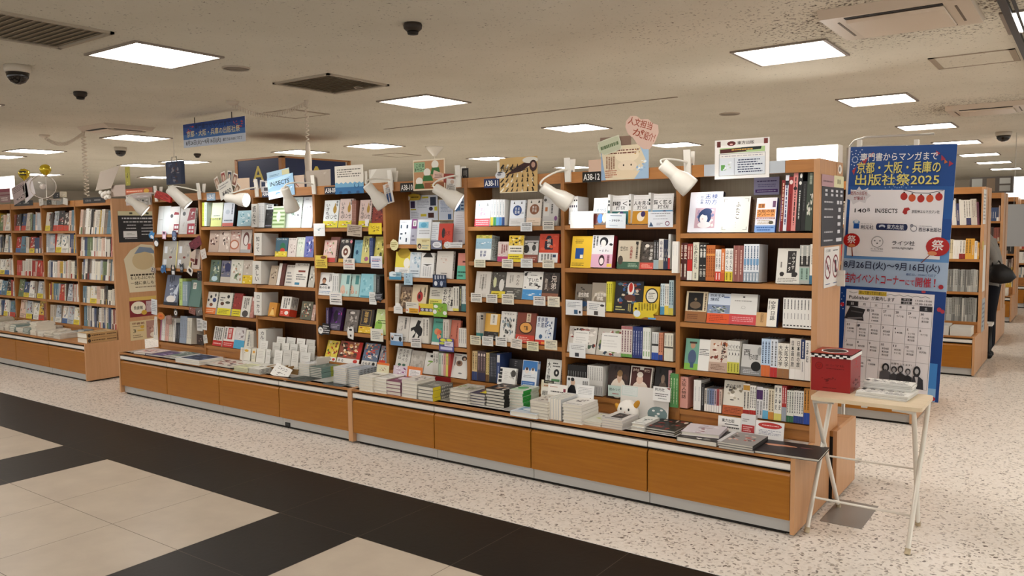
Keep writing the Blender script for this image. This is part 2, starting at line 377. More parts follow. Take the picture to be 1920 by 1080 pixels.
def dome(x, y, r, lab):
    o = empty('dome_camera', (x, y, H), 0, lab, 'security camera', 'dome cameras')
    a = MB(); a.lathe([(r, 0), (r, -.03), (r*.97, -.045), (r*.9, -.05)], mat('c2b8a8', .4)); a.build('base_ring', o)
    b = MB(); b.lathe([(r*.88, -.05), (r*.8, -.085), (r*.55, -.115), (r*.2, -.13), (.002, -.131)], mat('17120f', .12, 0, .6)); b.build('smoked_dome', o)
dome(-5.09, -1.2, .085, 'black dome security camera near the left edge'); dome(.1, 9.0, .1, 'dark dome security camera right of the banner')
dome(-10.2, 2.3, .085, 'far dome camera left of the white tilted board')
def sensor(x, y, lab):
    o = empty('smoke_detector', (x, y, H), 0, lab, 'smoke detector', 'smoke detectors'); m = mat('332a22', .5)
    a = MB(); a.lathe([(.05, 0), (.055, -.012), (.052, -.03), (.036, -.045)], m); a.build('housing', o)
    b = MB(); b.lathe([(.034, -.045), (.03, -.062), (.012, -.066)], mat('1d1712', .5)); b.build('sensor_tip', o)
sensor(-5.87, -.38, 'small dark smoke detector right of the black dome camera'); sensor(-2.09, -.34, 'small dark smoke detector at the top of the photo')
a = on(370, 288, z=H); sensor(a.x, a.y, 'tiny dark smoke detector below the hanging blue banner')
def speaker(x, y, r, lab):
    o = empty('ceiling_speaker', (x, y, H), 0, lab, 'speaker', 'round ceiling speakers')
    a = MB(); a.lathe([(r, 0), (r, -.008), (r*.93, -.012), (r*.92, -.004)], mat('b7aa98', .5), 28, False); a.build('rim', o)
    b = MB(); b.lathe([(r*.92, -.005), (.002, -.006)], mat('8d8274', .7), 28); b.build('grille', o)
speaker(-3.98, -.185, .1, 'flat round ceiling speaker beside the largest light'); speaker(-2.1, 4.68, .11, 'flat round ceiling speaker right of centre'); speaker(-3.9, .95, .04, 'tiny round ceiling speaker below the centre vent')
o = empty('cone_alarm', (-6.87, 5.29, H), 0, 'white cone shaped alarm hanging over the green cartoon sign', 'alarm')
a = MB(); a.lathe([(.14, 0), (.13, -.02), (.04, -.12), (.03, -.14)], WPL); a.build('cone', o); a = MB(); a.tube([(0, 0, -.14), (0, 0, -.28)], .006, WPL); a.build('pull_cord', o)
# coiled cords with plugs
def coil(p0, p1, r, turns, n=12):
    p0, p1 = Vector(p0), Vector(p1); d = p1-p0; a = d.cross(Vector((.3, 1, .1))).normalized(); b = d.cross(a).normalized()
    return [p0+d*(i/(turns*n))+r*(math.cos(2*PI*i/n)*a+math.sin(2*PI*i/n)*b) for i in range(turns*n+1)]
CORD = mat('cbbfae', .5, name='cord')
def cord(ax, ay, bx, by, z1, r, wire, turns, lab, plug=True):
    o = empty('coiled_cord', (bx, by, z1), 0, lab, 'power cord', 'coiled ceiling cords'); M = Matrix.Translation((-bx, -by, -z1))
    q = MB(); q.M = M; pts = []
    for i in range(61):
        t = i/60; pts.append(Vector((ax+(bx-ax)*t, ay+(by-ay)*t, H-.03-.12*math.sin(PI*t)*(1-t*.3))))
    cp = []
    for i, p in enumerate(pts):
        for k in range(4):
            th = 2*PI*(i*4+k)/8; cp.append(p+Vector((.006*math.cos(th), .006*math.sin(th), .018*math.cos(th))))
    q.tube(cp, wire, CORD, 5); q.build('swag', o)
    q = MB(); q.M = M; q.tube(coil((bx, by, H-.04), (bx, by, z1), r, turns), wire, CORD, 5); q.build('coil', o)
    q = MB(); q.M = M; q.lathe([(.05, H), (.048, H-.02), (.02, H-.03)], CORD); q.M = M @ T(bx, by, 0); q.lathe([(.02, H), (.012, H-.06)], CORD); q.build('ceiling_hook', o)
    q = MB(); q.M = M @ T(ax, ay, 0); q.lathe([(.06, H), (.055, H-.02), (.02, H-.04)], CORD); q.build('ceiling_outlet', o)
    if plug:
        q = MB(); q.lathe([(.013, .02), (.02, -.02), (.03, -.1), (.034, -.15), (.03, -.22), (.036, -.3), (.028, -.36), (.012, -.37)], CORD); q.M = Matrix(); q.build('plug', o)
P1 = on(575, 213, y=1.15); cord(P1.x-.55, .75, P1.x, 1.15, 2.30, .014, .0055, 9, 'thick cream coiled cord with plug hanging before the letter A signs')
P2 = on(157, 262, y=1.0); cord(P2.x-.75, .9, P2.x, 1.0, 1.93, .024, .0065, 17, 'long thin coiled cord hanging over the left shelves', False)
# hanging event banner
a = on(343, 234, y=1.15); b = on(459, 219, y=1.15); cc = on(343, 278, y=1.15)
wb, hb = b.x-a.x, a.z-cc.z
o = empty('hanging_banner', (a.x, 1.15, cc.z), 0, 'blue and white event banner hanging from the ceiling, upper left', 'banner')
q = MB(); q.box(0, wb, 0, .004, 0, hb, mat('e3e0dc', .5))
draw(q, 'r 0 .03 1 1 3f6fb0;r 0 .55 1 1 1d4a94;r 0 .85 1 1 143a80;r 0 0 1 .34 c9d4e4;n .02 .5 .2 .95 14 3 b04a5a,c04848,2a5aa8;n .8 .5 .98 .95 14 4 b04a5a,c04848,2a5aa8;t .2 .74 .78 .95 0e2450 専門書からマンガまで;t .06 .42 .92 .7 d8d0a8 京都・大阪・兵庫の出版社祭;t .04 .08 .62 .3 15192a 8月26日(火)～9月16日(火);t .65 .1 .95 .24 33405a 最終日は19:00にて終了',
     wb, hb, lambda x, y, d: (x, -d, y)); q.build('printed_sheet', o)
for f in (.2, .8):
    k = MB(); k.tube([(wb*f, .002, hb-.01), (wb*f, .002, hb+.02), (wb*f, .002, H-cc.z-.002)], .005, BLACK, 6); k.build('hook', o)
# pillar with the letter signs
BL = mat('15244e', .35, name='navy_sign')
px, py = -6.95, 2.55; sw, sd, st = .88, 1.08, 2.405
o = empty('sign_tower', (px, py, 0), 0, 'square tower with two navy boards lettered A rising behind the shelves', 'sign')
q = MB(); q.box(-sw, 0, 0, sd, 0, st-.02, CREAM); q.build('shaft', o)
q = MB()
for X, Y in ((0, 0), (-sw, 0), (0, sd)): q.box(X-.045, X+.012, Y-.012, Y+.045, st-.5, st, WOODT)
q.box(-sw-.02, .012, -.012, sd+.02, st-.022, st, WOODT); q.build('wood_frame', o)
q = MB(); q.box(-sw+.012, -.045, -.006, 0, st-.5, st-.022, BL)
draw(q, 't .36 .36 .64 .94 d6c45a A', sw-.057, .478, lambda x, y, d: (-sw+.012+x, -.006-d, st-.5+y)); q.build('letter_board', o)
q = MB(); q.box(0, .006, .045, sd-.045, st-.5, st-.022, BL)
draw(q, 't .36 .36 .64 .94 d6c45a A', sd-.09, .478, lambda x, y, d: (.006+d, .045+x, st-.5+y)); q.build('letter_board', o)
# ================================================================ display islands
TOPM = mat('bdbab4', .22, 0, .5, 'grey_mat')
def display_base(name, x0, n, y0, lab, group, flip=False, w=W, dp=.62, zb=.082, mat_top=False):
    """n-drawer plinth cabinet whose drawer faces lie in y = y0; flip: faces +y"""
    s = -1 if flip else 1
    x1 = x0+n*w; o = empty(name, ((x0+x1)/2, y0, 0), 0, lab, 'cabinet', group); M0 = T(-(x0+x1)/2, -y0, 0)
    def Y(d): return y0+s*d
    def bx(q, a, b, d0, d1, z0, z1, m):
        c, d = sorted((Y(d0), Y(d1))); q.box(a, b, c, d, z0, z1, m)
    b = MB(); b.M = M0; e = .021
    bx(b, x0-e, x0, -.004, dp, .015, LZ, WOODE); bx(b, x1, x1+e, -.004, dp, .015, LZ, WOODE)      # end panels
    bx(b, x0, x1, .031, dp, .11, .36, DARK); bx(b, x0, x1, .046, dp, .002, .11, DARK); bx(b, x0+.03, x1-.03, .034, .046, .001, .0145, DARK); bx(b, x0, x1, -.002, .06, .378, LZ, WOODT); bx(b, x0, x1, .06, dp, .36, LZ-.001, WOODT)  # near-black filler paints the shade seen in the gaps
    if mat_top: bx(b, x0+.004, x1-.004, .022, .335, LZ-.0005, LZ, TOPM)
    b.build('body', o)
    for k in range(n):
        a, c = x0+k*w+.004, x0+(k+1)*w-.004
        q = MB(); q.M = M0; z1 = .316
        pr = [(Y(0), zb), (Y(0), z1-.014), (Y(.012), z1), (Y(.024), z1), (Y(.024), zb)]
        q.prism(pr if s > 0 else pr[::-1], 'x', a, c, WOOD); q.build('drawer', o)
        q = MB(); q.M = M0; bx(q, a-.001, c+.001, .002, .03, .331, .361, WHITE); bx(q, a-.001, c+.001, .001, .004, .331, .336, PLIN); q.build('label_rail', o)
        q = MB(); q.M = M0; bx(q, a-.002, c+.002, .03, .045, .015, zb+.02, PLIN); q.build('plinth', o)
    return o
def bookcase(xr, y0, levels, lab, plate=None, w=W, group='bookcase bays of the main island', end=False, back=None, dk=WOODT, flip=False, depth=.29, cat='bookcase'):
    x0, x1 = xr-w, xr; s = -1 if flip else 1
    o = empty('bookcase', ((x0+x1)/2, y0, LZ), 0, lab, cat, group); M0 = T(-(x0+x1)/2, -y0, -LZ)
    def bx(q, a, b, d0, d1, z0, z1, m):
        c, d = sorted((y0+s*d0, y0+s*d1)); q.box(a, b, c, d, z0, z1, m)
    t = .0125; t2 = .03 if end else t; top = 1.848
    for a, b in ((x0, x0+t), (x1-t2, x1)):
        q = MB(); q.M = M0; bx(q, a, b, 0, depth, LZ, top, WOODV if not (end and b == x1) else WOODE); q.build('side_panel', o)
    q = MB(); q.M = M0; bx(q, x0+t, x1-t2, depth-.012, depth, LZ, top-.02, back or WOODD)
    if back: bx(q, x0+t, x1-t2, depth-.0135, depth-.012, LZ, levels[0], WOODD)
    q.build('back_panel', o)
    for z in levels:
        q = MB(); q.M = M0; bx(q, x0+t, x1-t2, .003, depth-.014, z-.026, z, dk); q.build('shelf', o)
    q = MB(); q.M = M0; bx(q, x0+t, x1-t2, .003, .023, 1.782, top, WOODT); q.build('header', o)
    q = MB(); q.M = M0; bx(q, x0+t, x1-t2, .024, depth-.013, top-.02, top, WOODT); q.build('top_board', o)
    q = MB(); q.M = M0; bx(q, x0+t, x1-t2, .012, .024, LZ+.001, levels[-1]-.027, WOODT); q.build('kick_board', o)
    if plate:
        text, u0, v0, u1, v1, c = plate
        yy = y0+.003; a = on(u0, (v0+v1)/2, y=yy); b = on(u1, (v0+v1)/2, y=yy); zt = on((u0+u1)/2, v0, y=yy).z; z0 = on((u0+u1)/2, v1, y=yy).z
        q = MB(); q.M = M0; q.box(a.x, b.x, yy-.003, yy, z0, zt, mat(c, .4))
        draw(q, 't .06 .1 .94 .96 e6e4e0 '+text, b.x-a.x, zt-z0, lambda x, y, d: (a.x+x, yy-.003-d, z0+y)); q.build('number_plate', o)
    return o
LV = {0: [1.473, 1.205, .974, .705, .475], 1: [1.525, 1.263, 1.002, .737, .482], 2: [1.522, 1.29, 1.05, .765, .478], 3: [1.40, 1.165, .942, .695, .478],
      4: [1.523, 1.257, .998, .728, .482], 5: [1.527, 1.294, 1.055, .79, .482], 6: [1.545, 1.32, 1.055, .765, .482], 7: [1.48, 1.165, .815, .455]}
XRT = .0205
BAYN = {0: 'rightmost bay', 1: 'A38-12 bay', 2: 'A38-11 bay', 3: 'A38-10 bay', 4: 'A38-09 bay', 5: 'A38-08 bay', 6: 'A38-07 bay', 7: 'leftmost bay'}
PLT = {1: ('A38-12', 1092.5, 322, 1127, 341.5, '16140f'), 2: ('A38-11', 908, 335, 936, 352, '1c2c55'), 3: ('A38-10', 751, 343, 775.5, 360, '17140f'), 4: ('A38-09', 609, 350, 631, 364, '1a2030'),
       5: ('A38-08', 491.5, 356, 508, 370, '182440'), 6: ('A38-07', 388, 362, 404, 376, '7f9bb5')}
for k in range(8):
    bookcase(XRT-k*W, D, LV[k], {0: 'rightmost oak bookcase bay, five shelves, white board across its header'}.get(k, 'oak bookcase bay numbered '+PLT[k][0] if k in PLT else 'leftmost oak bookcase bay hung with small cards'),
             PLT.get(k), end=(k == 0), back=WOODB if k in (0, 1, 2, 3) else None)
display_base('display_cabinet', -4*W, 4, 0, 'right-hand low oak display cabinet of four drawers on the front island', 'low drawer cabinets', mat_top=True)
display_base('display_cabinet', -4*W-.042-4*.767, 4, 0, 'left-hand low oak display cabinet of four drawers on the front island', 'low drawer cabinets', w=.767, zb=.084, mat_top=True)
# small socket plates in the plinth
def socket(u, v, y, lab):
    p = on(u, v, y=y); q = MB(); q.box(-.028, .028, -.004, 0, -.014, .014, BLACK); q.box(-.018, .018, -.0055, -.004, -.007, .007, mat('3a3a3a', .5)); tag(q.build('plinth_socket', None, T(p.x, y, p.z)), lab, 'socket', 'plinth sockets')
socket(540, 795.5, .03, 'black socket in the plinth under the fourth drawer of the front island')
# back half of the front island (its end panel and low base show on the right)
BX = .055
bookcase(XRT, .631, [1.5, 1.2, .9, .6], 'rear bookcase backing onto the rightmost bay, seen end on', None, w=W, group=None, end=True, depth=.15)
o = display_base('display_cabinet', BX-.021-2*W, 2, 1.06, 'rear low oak cabinet behind the folding table', 'low drawer cabinets', flip=True, dp=.42)
# cover of the strip between
# ---------------------------------------------------------------- the island on the left
XL0 = -7.0; DY = .10
for k in range(4):
    lv = [[1.483, 1.25, .998, .745, .49], [1.522, 1.28, 1.0, .745, .49], [1.53, 1.27, 1.0, .745, .49], [1.53, 1.27, 1.0, .745, .49]][k]
    bookcase(XL0-k*.775, D+DY, lv, 'oak bookcase of the left island, '+['end bay nearest the front island', 'second bay from the right', 'third bay from the right', 'bay cut by the left edge of the photo'][k], None, w=.775, group='bookcases of the left island', end=(k == 0))
display_base('display_cabinet', XL0-.021-4*.775, 4, DY, 'low oak display cabinet of the left island', 'low drawer cabinets', w=.775)
socket(97.5, 702, DY+.03, 'black socket in the plinth of the left island')
bookcase(XL0, .732, [1.4, 1.0, .6], 'rear bookcase of the left island whose end panel carries posters', None, w=.775, group=None, end=True, depth=.36)
# ---------------------------------------------------------------- the islands further back on the right
def back_island(xr, y0, n, lv, lab, both=True):
    for k in range(n):
        bookcase(xr+.012-k*W, y0+D, lv, lab+(' end bookcase' if k == 0 else ' inner bookcase'), None, group='bookcases of the far islands', end=(k == 0), depth=.26)
    display_base('display_cabinet', xr-.021-n*W, n, y0, lab+' low cabinet', 'low drawer cabinets')
    if both:
        bookcase(xr+.012, y0+.94-.0, lv, lab+' rear end bookcase', None, group=None, end=True, flip=True, depth=.26)
        display_base('display_cabinet', xr-.021-n*W, n, y0+1.2, lab+' rear low cabinet', 'low drawer cabinets', flip=True, dp=.57)
back_island(.1, 2.65, 1, [1.5, 1.2, .95, .7, .48], 'oak island directly behind the banner')
back_island(.25, 5.0, 1, [1.47, 1.13, .80, .50], 'oak island of grey magazines right of the banner')
back_island(.22, 7.4, 1, [1.5, 1.25, 1.0, .75, .5], 'oak island behind the browsing person')
back_island(.2, 9.95, 1, [1.5, 1.25, 1.0, .75, .5], 'far oak island beyond the black bag')
back_island(1.0, 12.3, 2, [1.55, 1.25, 1.0, .75, .5], 'farthest oak island at the right edge', False)
# ================================================================ books
BOOKS = []
def book(M, w, h, t, cover, art='', label='', group=None, spine='r', sart='', band=None, kind='face', top=None, pages=True):
    """local frame: x width, y thickness (front cover at y=0), z height"""
    d = (M @ Vector((w/2, 0, h/2)))-CAM
    a = {'face': w*h, 'spine': t*h+.0015, 'edge': t*h+.002, 'flat': w*t+(w*h*.35 if top else 0)}[kind]/d.length_squared
    BOOKS.append(dict(M=M, w=w, h=h, t=t, cover=cover, art=art, label=label, group=group, spine=spine, sart=sart, band=band, kind=kind, area=a, pages=pages))
BAY = ['', 0, 0]     # bay phrase, bay index
def bay(k): BAY[1] = k
def place(): return f'{ORD[BAY[2]]} shelf of the {BAYN[BAY[1]]}'
def gr(): return 'books on the '+place()
LEAN = 12
def F(sh, xl, xr, yt, cover, art, desc, dy=0, lean=None, t=.018, spine='r', sart='', y0=None, lab=None, band=None):
    """a book standing face out; xl, xr = bottom edge in the crop, yt = top edge"""
    BAY[2] = sh; z = LV[BAY[1]][sh] if y0 is None else y0[1]; y = (D+.008 if y0 is None else y0[0])+dy
    L = R(LEAN if lean is None else lean); z0 = z+t*math.sin(L)+.0005
    a = xat(cx(xl), y, z0); b = xat(cx(xr), y, z0); w = max(b-a, .02)
    d = Vector((0, math.sin(L), math.cos(L))); h = hat(cy(yt), Vector(((a+b)/2, y, z0)), d)
    M = T(a, y, z0) @ RX(-math.degrees(L))
    book(M, w, h, t, cover, art, lab or f'{desc} facing out, {place()}', gr(), spine, sart, band)
    return M, w, h
def SP(sh, xl, xr, n, yt, cover, sart, desc, dep=.13, dy=0, roll=0, yt2=None, lean=3, one=None, y0=None, tail=None, low=0):
    """n upright books showing their spines between xl and xr"""
    BAY[2] = sh; z = (LV[BAY[1]][sh] if y0 is None else y0[1])+.0005+low; y = (D+.006 if y0 is None else y0[0])+dy
    a = xat(cx(xl), y, z); b = xat(cx(xr), y, z); t = (b-a)/n
    rl = R(lean); d = Vector((0, math.sin(rl), math.cos(rl)))
    for i in range(n):
        x = a+i*t; zz = z+dep*math.sin(rl)
        if roll > 0: zz += t*math.sin(R(roll))
        h = hat(cy(yt if yt2 is None else yt+(yt2-yt)*i/max(n-1, 1)), Vector((x+t/2, y, zz)), d)
        if n > 1 and yt2 is None:
            if i == 0: h0 = h
            h = h0
        M = T(x, y, zz) @ RX(-lean) @ RY(roll)
        tl = tail or f'{place()}'
        lab = f'{desc}, {tl}' if n == 1 else f'{ORD[i]} of {NUM[n]} {desc}, {tl}'
        book(M, dep, h, t*.985, cover, '', lab, gr(), 'front', sart, None, 'spine')
COVT = .0012
def cover_parts(b):
    """two builders: cover (with print) and page block, in book-local coordinates"""
    w, h, t = b['w'], b['h'], b['t']; c = MB(); p = MB(); m = mat(b['cover'], .42, 0, .35, 'cover'); k = min(COVT, t*.2)
    if b['kind'] == 'spine':       # x thickness, y depth, spine at y = 0
        c.box(0, k, 0, w, 0, h, m); c.box(t-k, t, 0, w, 0, h, m); c.box(k, t-k, 0, k, 0, h, m)
        p.box(k, t-k, k, w-.002, .002, h-.003, PAGE)
        if b['sart']: draw(c, b['sart'], t, h, lambda x, y, d: (x, -d, y))
    elif b['kind'] == 'edge':
        c.box(0, k, 0, w, 0, h, m); c.box(t-k, t, 0, w, 0, h, m); c.box(k, t-k, w-k, w, 0, h, m); p.box(k, t-k, .002, w-k, .002, h-.003, PAGE)
    elif b['kind'] == 'face':
        c.box(0, w, 0, k, 0, h, m); c.box(0, w, t-k, t, 0, h, m)
        if b['spine'] == 'r': c.box(w-k, w, k, t-k, 0, h, m); p.box(.003, w-k, k, t-k, .002, h-.002, PAGE)
        else: c.box(0, k, k, t-k, 0, h, m); p.box(k, w-.003, k, t-k, .002, h-.002, PAGE)
        if b['art']: draw(c, b['art'], w, h, lambda x, y, d: (x, -d, y))
        if b['sart']:
            if b['spine'] == 'r': draw(c, b['sart'], t, h, lambda x, y, d: (w+d, x, y))
            else: draw(c, b['sart'], t, h, lambda x, y, d: (-d, t-x, y))
        elif b['spine'] == 'r': draw(c, 'k .2 .3 .8 .9 1 333', t, h, lambda x, y, d: (w+d, x, y))
    else:                            # lying flat: x width, y depth h, z thickness
        c.box(0, w, 0, h, 0, k, m); c.box(0, w, 0, h, t-k, t, m)
        if b['spine'] == 'r': c.box(w-k, w, 0, h, k, t-k, m); p.box(.004, w-k, .005, h-.004, k, t-k, PAGE)
        elif b['spine'] == 'f': c.box(0, w, 0, k, k, t-k, m); p.box(.002, w-.002, k, h-.002, k, t-k, PAGE)
        else: c.box(0, k, 0, h, k, t-k, m); p.box(k, w-.004, .005, h-.004, k, t-k, PAGE)
        if b['art']: draw(c, b['art'], w, h, lambda x, y, d: (x, y, t+d))
        if b['sart'] and b['spine'] == 'r': draw(c, b['sart'], h, t, lambda x, y, d: (w+d, x, y))
        if b['sart'] and b['spine'] == 'f': draw(c, b['sart'], w, t, lambda x, y, d: (x, -d, y))
    return c, p
def ST(x0, y0, z0, w, h, t, n, cover, art, desc, where, spine='r', sart='', rz=0, jit=.004, topart=None, cover2=None):
    """stack of n books lying flat"""
    rnd = random.Random(int(abs(x0)*1000+n))
    for i in range(n):
        last = i == n-1
        M = T(x0, y0, z0+i*t) @ RZ(rz) @ T(rnd.uniform(-jit, jit), rnd.uniform(0, jit), 0.0003)
        if n == 1: lab = f'{desc} {where}'
        else: lab = f'{"topmost" if last else "bottom" if i == 0 else ORD[n-1-i]+" from top"} {desc} {where}'
        book(M, w, h, t-.0014, cover2 if (cover2 and i % 2) else cover, art if last else '', lab, 'books stacked on the low cabinets', spine, sart, None, 'flat', top=last)
def SL(xl, yb, xr, n, ytop, h, cover, art, desc, where, **k):
    """stack on the ledge; (xl, yb) bottom front left corner in the crop, xr right corner column, ytop top of the front edge at xl"""
    p = on(cx(xl), cy(yb), z=LZ); x1 = xat(cx(xr), p.y, LZ); Hh = hat(cy(ytop), p, Vector((0, 0, 1)))
    ST(p.x, p.y, LZ, x1-p.x, h, Hh/n, n, cover, art, desc, where, **k)
def emit_books(limit):
    order = sorted(BOOKS, key=lambda b: -b['area']); cut = order[limit]['area'] if len(order) > limit else 0
    cache = {}; rest = MB()
    for b in BOOKS:
        key = (b['kind'], round(b['w'], 4), round(b['h'], 4), round(b['t'], 4), b['cover'], b['art'], b['spine'], b['sart'])
        if b['area'] <= cut or not b['label']:
            c, p = cover_parts(b)
            for q in (c, p):
                rest.M = b['M']
                for m in q.mats: rest.slot(m)
                n = len(rest.v); rest.v.extend((b['M'] @ Vector(v))[:] for v in q.v)
                idx = [rest.mats.index(m) for m in q.mats]
                rest.f.extend(tuple(i+n for i in f) for f in q.f); rest.mi.extend(idx[i] for i in q.mi); rest.sm.extend(q.sm)
            continue
        if key not in cache:
            c, p = cover_parts(b); cache[key] = (c.mesh('book'), p.mesh('page_block'))
        cm, pm = cache[key]
        o = link('book', cm, None, b['M']); tag(o, b['label'], 'book', b['group'])
        link('page_block', pm, o)
    print('BOOKS', len(BOOKS), 'labelled', sum(1 for b in BOOKS if b['label']))
    if rest.v:
        tag(rest.build('books'), 'remaining small books, spines and stacks packed on the shelves of every island', 'books', None, 'stuff')
# ---- rightmost bay
bay(0); crop(1250, 310, 4.697); LEAN = 13
F(0, 180, 468, 234, 'eceaf0', 'v .66 .68 .84 .95 1d3f7c 棟方;v .46 .68 .64 .95 1d3f7c 志功;v .32 .7 .42 .9 5d6c8c 作品集;v .2 .7 .25 .9 b9b9c6 ・・・;r .2 .1 .82 .6 c9a6ae;n .2 .1 .82 .6 40 7 a58aa4,dfc7c4,7d7fa6,e8dcd8;e .5 .38 .2 .19 1f3560;e .47 .33 .12 .12 efe6e2;e .5 .18 .2 .08 ece4e2;e .55 .5 .16 .09 1f3560;r .42 .32 .46 .335 b03040', 'large white art book with blue woodcut portrait', t=.03, spine='r', sart='r 0 0 1 1 1b2030')
F(0, 467, 715, 275, 'ece7dc', 'o .04 .03 .96 .97 .004 d8d0c0;p 8d8f84 .06 .94 .2 .94 .2 .93 .08 .93 .08 .85 .06 .85;p 8d8f84 .94 .94 .8 .94 .8 .93 .92 .93 .92 .85 .94 .85;p 8d8f84 .06 .06 .2 .06 .2 .07 .08 .07 .08 .15 .06 .15;p 8d8f84 .94 .06 .8 .06 .8 .07 .92 .07 .92 .15 .94 .15;v .5 .36 .66 .86 56524a ふたこ;v .5 .1 .58 .3 8d877a ・・・', 'plain cream book with handwritten title', t=.028, sart='r 0 0 1 1 5c4433')
F(0, 716, 785, 292, '5b4230', 'k .2 .2 .8 .9 2 7a5d44', 'dark brown book behind the white one', dy=.045, t=.03)
F(0, 770, 950, 285, 'ece9ee', 'r 0 0 1 .2 7fa3d8;l .08 .03 .95 .17 2 2c5a9c;r .06 .44 .95 .66 e59a52;t .08 .56 .92 .66 6b2c14 大阪の鉄;t .1 .45 .9 .555 6b2c14 デパート;r .1 .7 .42 .83 d48a44;t .12 .71 .4 .82 5b2a18 百貨;r .8 .72 .95 .9 704a6c;r .06 .38 .95 .425 8e2d2a;l .08 .385 .9 .42 1 eee;l .1 .22 .9 .36 3 b8a98c;e .78 .28 .12 .05 55503f', 'white book with orange title block', t=.022, sart='r 0 0 1 1 24409a')
SP(0, 985, 1000, 1, 250, 'c9a9b4', 'k .2 .1 .8 .9 1 4b5a9c', 'thin mauve spine beside the orange-titled book', dep=.17, roll=3)
for a, b, y, c, s, n in ((1000, 1030, 130, '7c1a1a', 'k .2 .2 .8 .95 1 d8b090', 'tall dark red spine with pale lettering'), (1030, 1060, 85, 'e2e2ea', 'k .2 .1 .8 .9 1 39406a;r 0 .82 1 .9 20202c', 'tall white spine leaning between two red ones'),
                       (1062, 1100, 100, '8c1c1c', 'e .5 .9 .4 .04 e8d8d0;k .3 .3 .7 .7 1 6a1010', 'tall wine red spine with white dot'), (1100, 1140, 58, 'd98a84', 'k .3 .1 .7 .95 1 2c1c1c;e .5 .72 .4 .03 2c1c1c', 'tall salmon pink spine with black title'),
                       (1142, 1182, 50, '181716', 'k .3 .2 .7 .7 1 cfd0c8;e .5 .8 .3 .03 e8e8e0;e .6 .92 .25 .04 e8e8e0', 'tall black spine with white birds'), (1184, 1222, 140, '1d1b1a', 'k .3 .4 .7 .95 1 555', 'black spine with faint lettering'),
                       (1223, 1284, 50, '3a4438', 'n 0 .1 1 .7 16 3 e8e4da,d8d4c8,c2c8b4;k .2 .78 .8 .97 1 9aa392', 'tall dark green spine with white flowers')):
    SP(0, a-8, b-8, 1, y, c, s, n, dep=.2, roll=1.5)
LEAN = 12
for a, b, n, y, c, s, d in ((105, 178, 2, 682, '4b1f1a', 'r .1 .6 .9 .95 6e2a22;v .15 .55 .85 .95 e8ddd0 歴史;k .2 .08 .8 .45 1 e8ddd0', 'dark brown spines with cream labels'), (178, 222, 2, 690, '9a3126', 'r 0 .0 1 .25 e6e2da;r 0 .25 1 .55 c02a22;k .2 .58 .8 .95 1 e8d0b8', 'red spines with white foot'),
                           (225, 278, 1, 678, 'd9d5c0', 'v .2 .3 .8 .95 4a4a44 仏像巡礼;k .3 .05 .7 .2 1 7a7a70', 'pale green-grey spine with dark title'), (284, 342, 2, 690, '1f1d1c', 'v .1 .62 .9 .97 e8e4da 墨書;v .1 .1 .9 .45 c8c4ba 二巻', 'black spines with white titles'),
                           (343, 420, 4, 702, 'b8642c', 'k .25 .1 .75 .9 1 6b2f12;r 0 .7 1 .76 d89048', 'orange-brown spines'), (424, 474, 2, 740, 'e6e2dc', 'r 0 0 1 .3 cc3b24;k .2 .04 .8 .26 1 f0e8e0;v .2 .36 .8 .95 2b2b2b 人名録', 'white spines with red bands'),
                           (475, 507, 1, 735, 'cf6f34', 'k .2 .35 .8 .9 1 f0d8c0;r 0 0 1 .25 c2582a', 'orange spine between white ones'), (510, 578, 2, 732, 'e8e4dc', 'r 0 0 1 .3 d9c23a;k .2 .04 .8 .26 1 6a5c10;v .15 .34 .85 .97 2a2a2a 山のうた', 'white spines with yellow bands'),
                           (583, 672, 2, 706, '8a5048', 'k .3 .2 .7 .9 1 d8b8a8;r 0 0 .08 1 c89888', 'dusty red spines'), (673, 808, 5, 694, 'e0e4e8', 'r 0 0 1 .27 8a98a4;k .2 .03 .8 .24 1 eee;k .2 .32 .8 .95 1 33506e;r .1 .45 .9 .62 6f97bc', 'white and grey-blue spines')):
    SP(1, a, b, n, y, c, s, d, dep=.14)
F(1, 958, 1165, 732, 'd9d5cb', 'r .44 .3 .8 .93 2b2724;v .62 .4 .76 .9 e0dcd2 ハヤブサ;v .48 .34 .6 .8 e0dcd2 ・ータ;k .14 .45 .24 .62 1 55514a;e .24 .27 .1 .06 2b2724;e .78 .27 .13 .06 2b2724;r .18 .2 .3 .26 2b2724;r .66 .19 .86 .26 2b2724;l .06 .03 .9 .16 3 8f8b82;t .36 .945 .9 .985 6b675e ーーーーー', 'grey book with galloping horses', t=.03)
SP(1, 1165, 1253, 2, 702, 'a9aaa2', 'r 0 .45 1 .72 2e2b28;r 0 .1 1 .42 9ab4a6;k .2 .5 .8 .98 1 d8d4ca;k .2 .12 .8 .4 1 4e6458', 'grey-green spines with dark middle')
SP(1, 1255, 1288, 1, 695, 'e8e5dd', 'r 0 0 1 .22 3f6f8a;k .3 .5 .7 .9 1 9a978e', 'white spine with blue foot at the right end')
crop(1250, 530, 3.375)
F(2, 112, 246, 56, 'd2c3a4', 'r .1 .38 .8 .96 14110f;e .45 .55 .26 .12 6d5a46;e .45 .74 .06 .05 7d6a50;r 0 0 1 .34 93623a;t .1 .35 .6 .4 3a2a1a 寺門の記;l .1 .08 .6 .26 3 6a4022;k .86 .38 .97 .95 1 4a3522', 'cream book with dark night photograph', t=.03, sart='r 0 0 1 1 cbbd9e;k .2 .4 .8 .95 1 3a2a1a;r 0 0 1 .3 8a5a34')
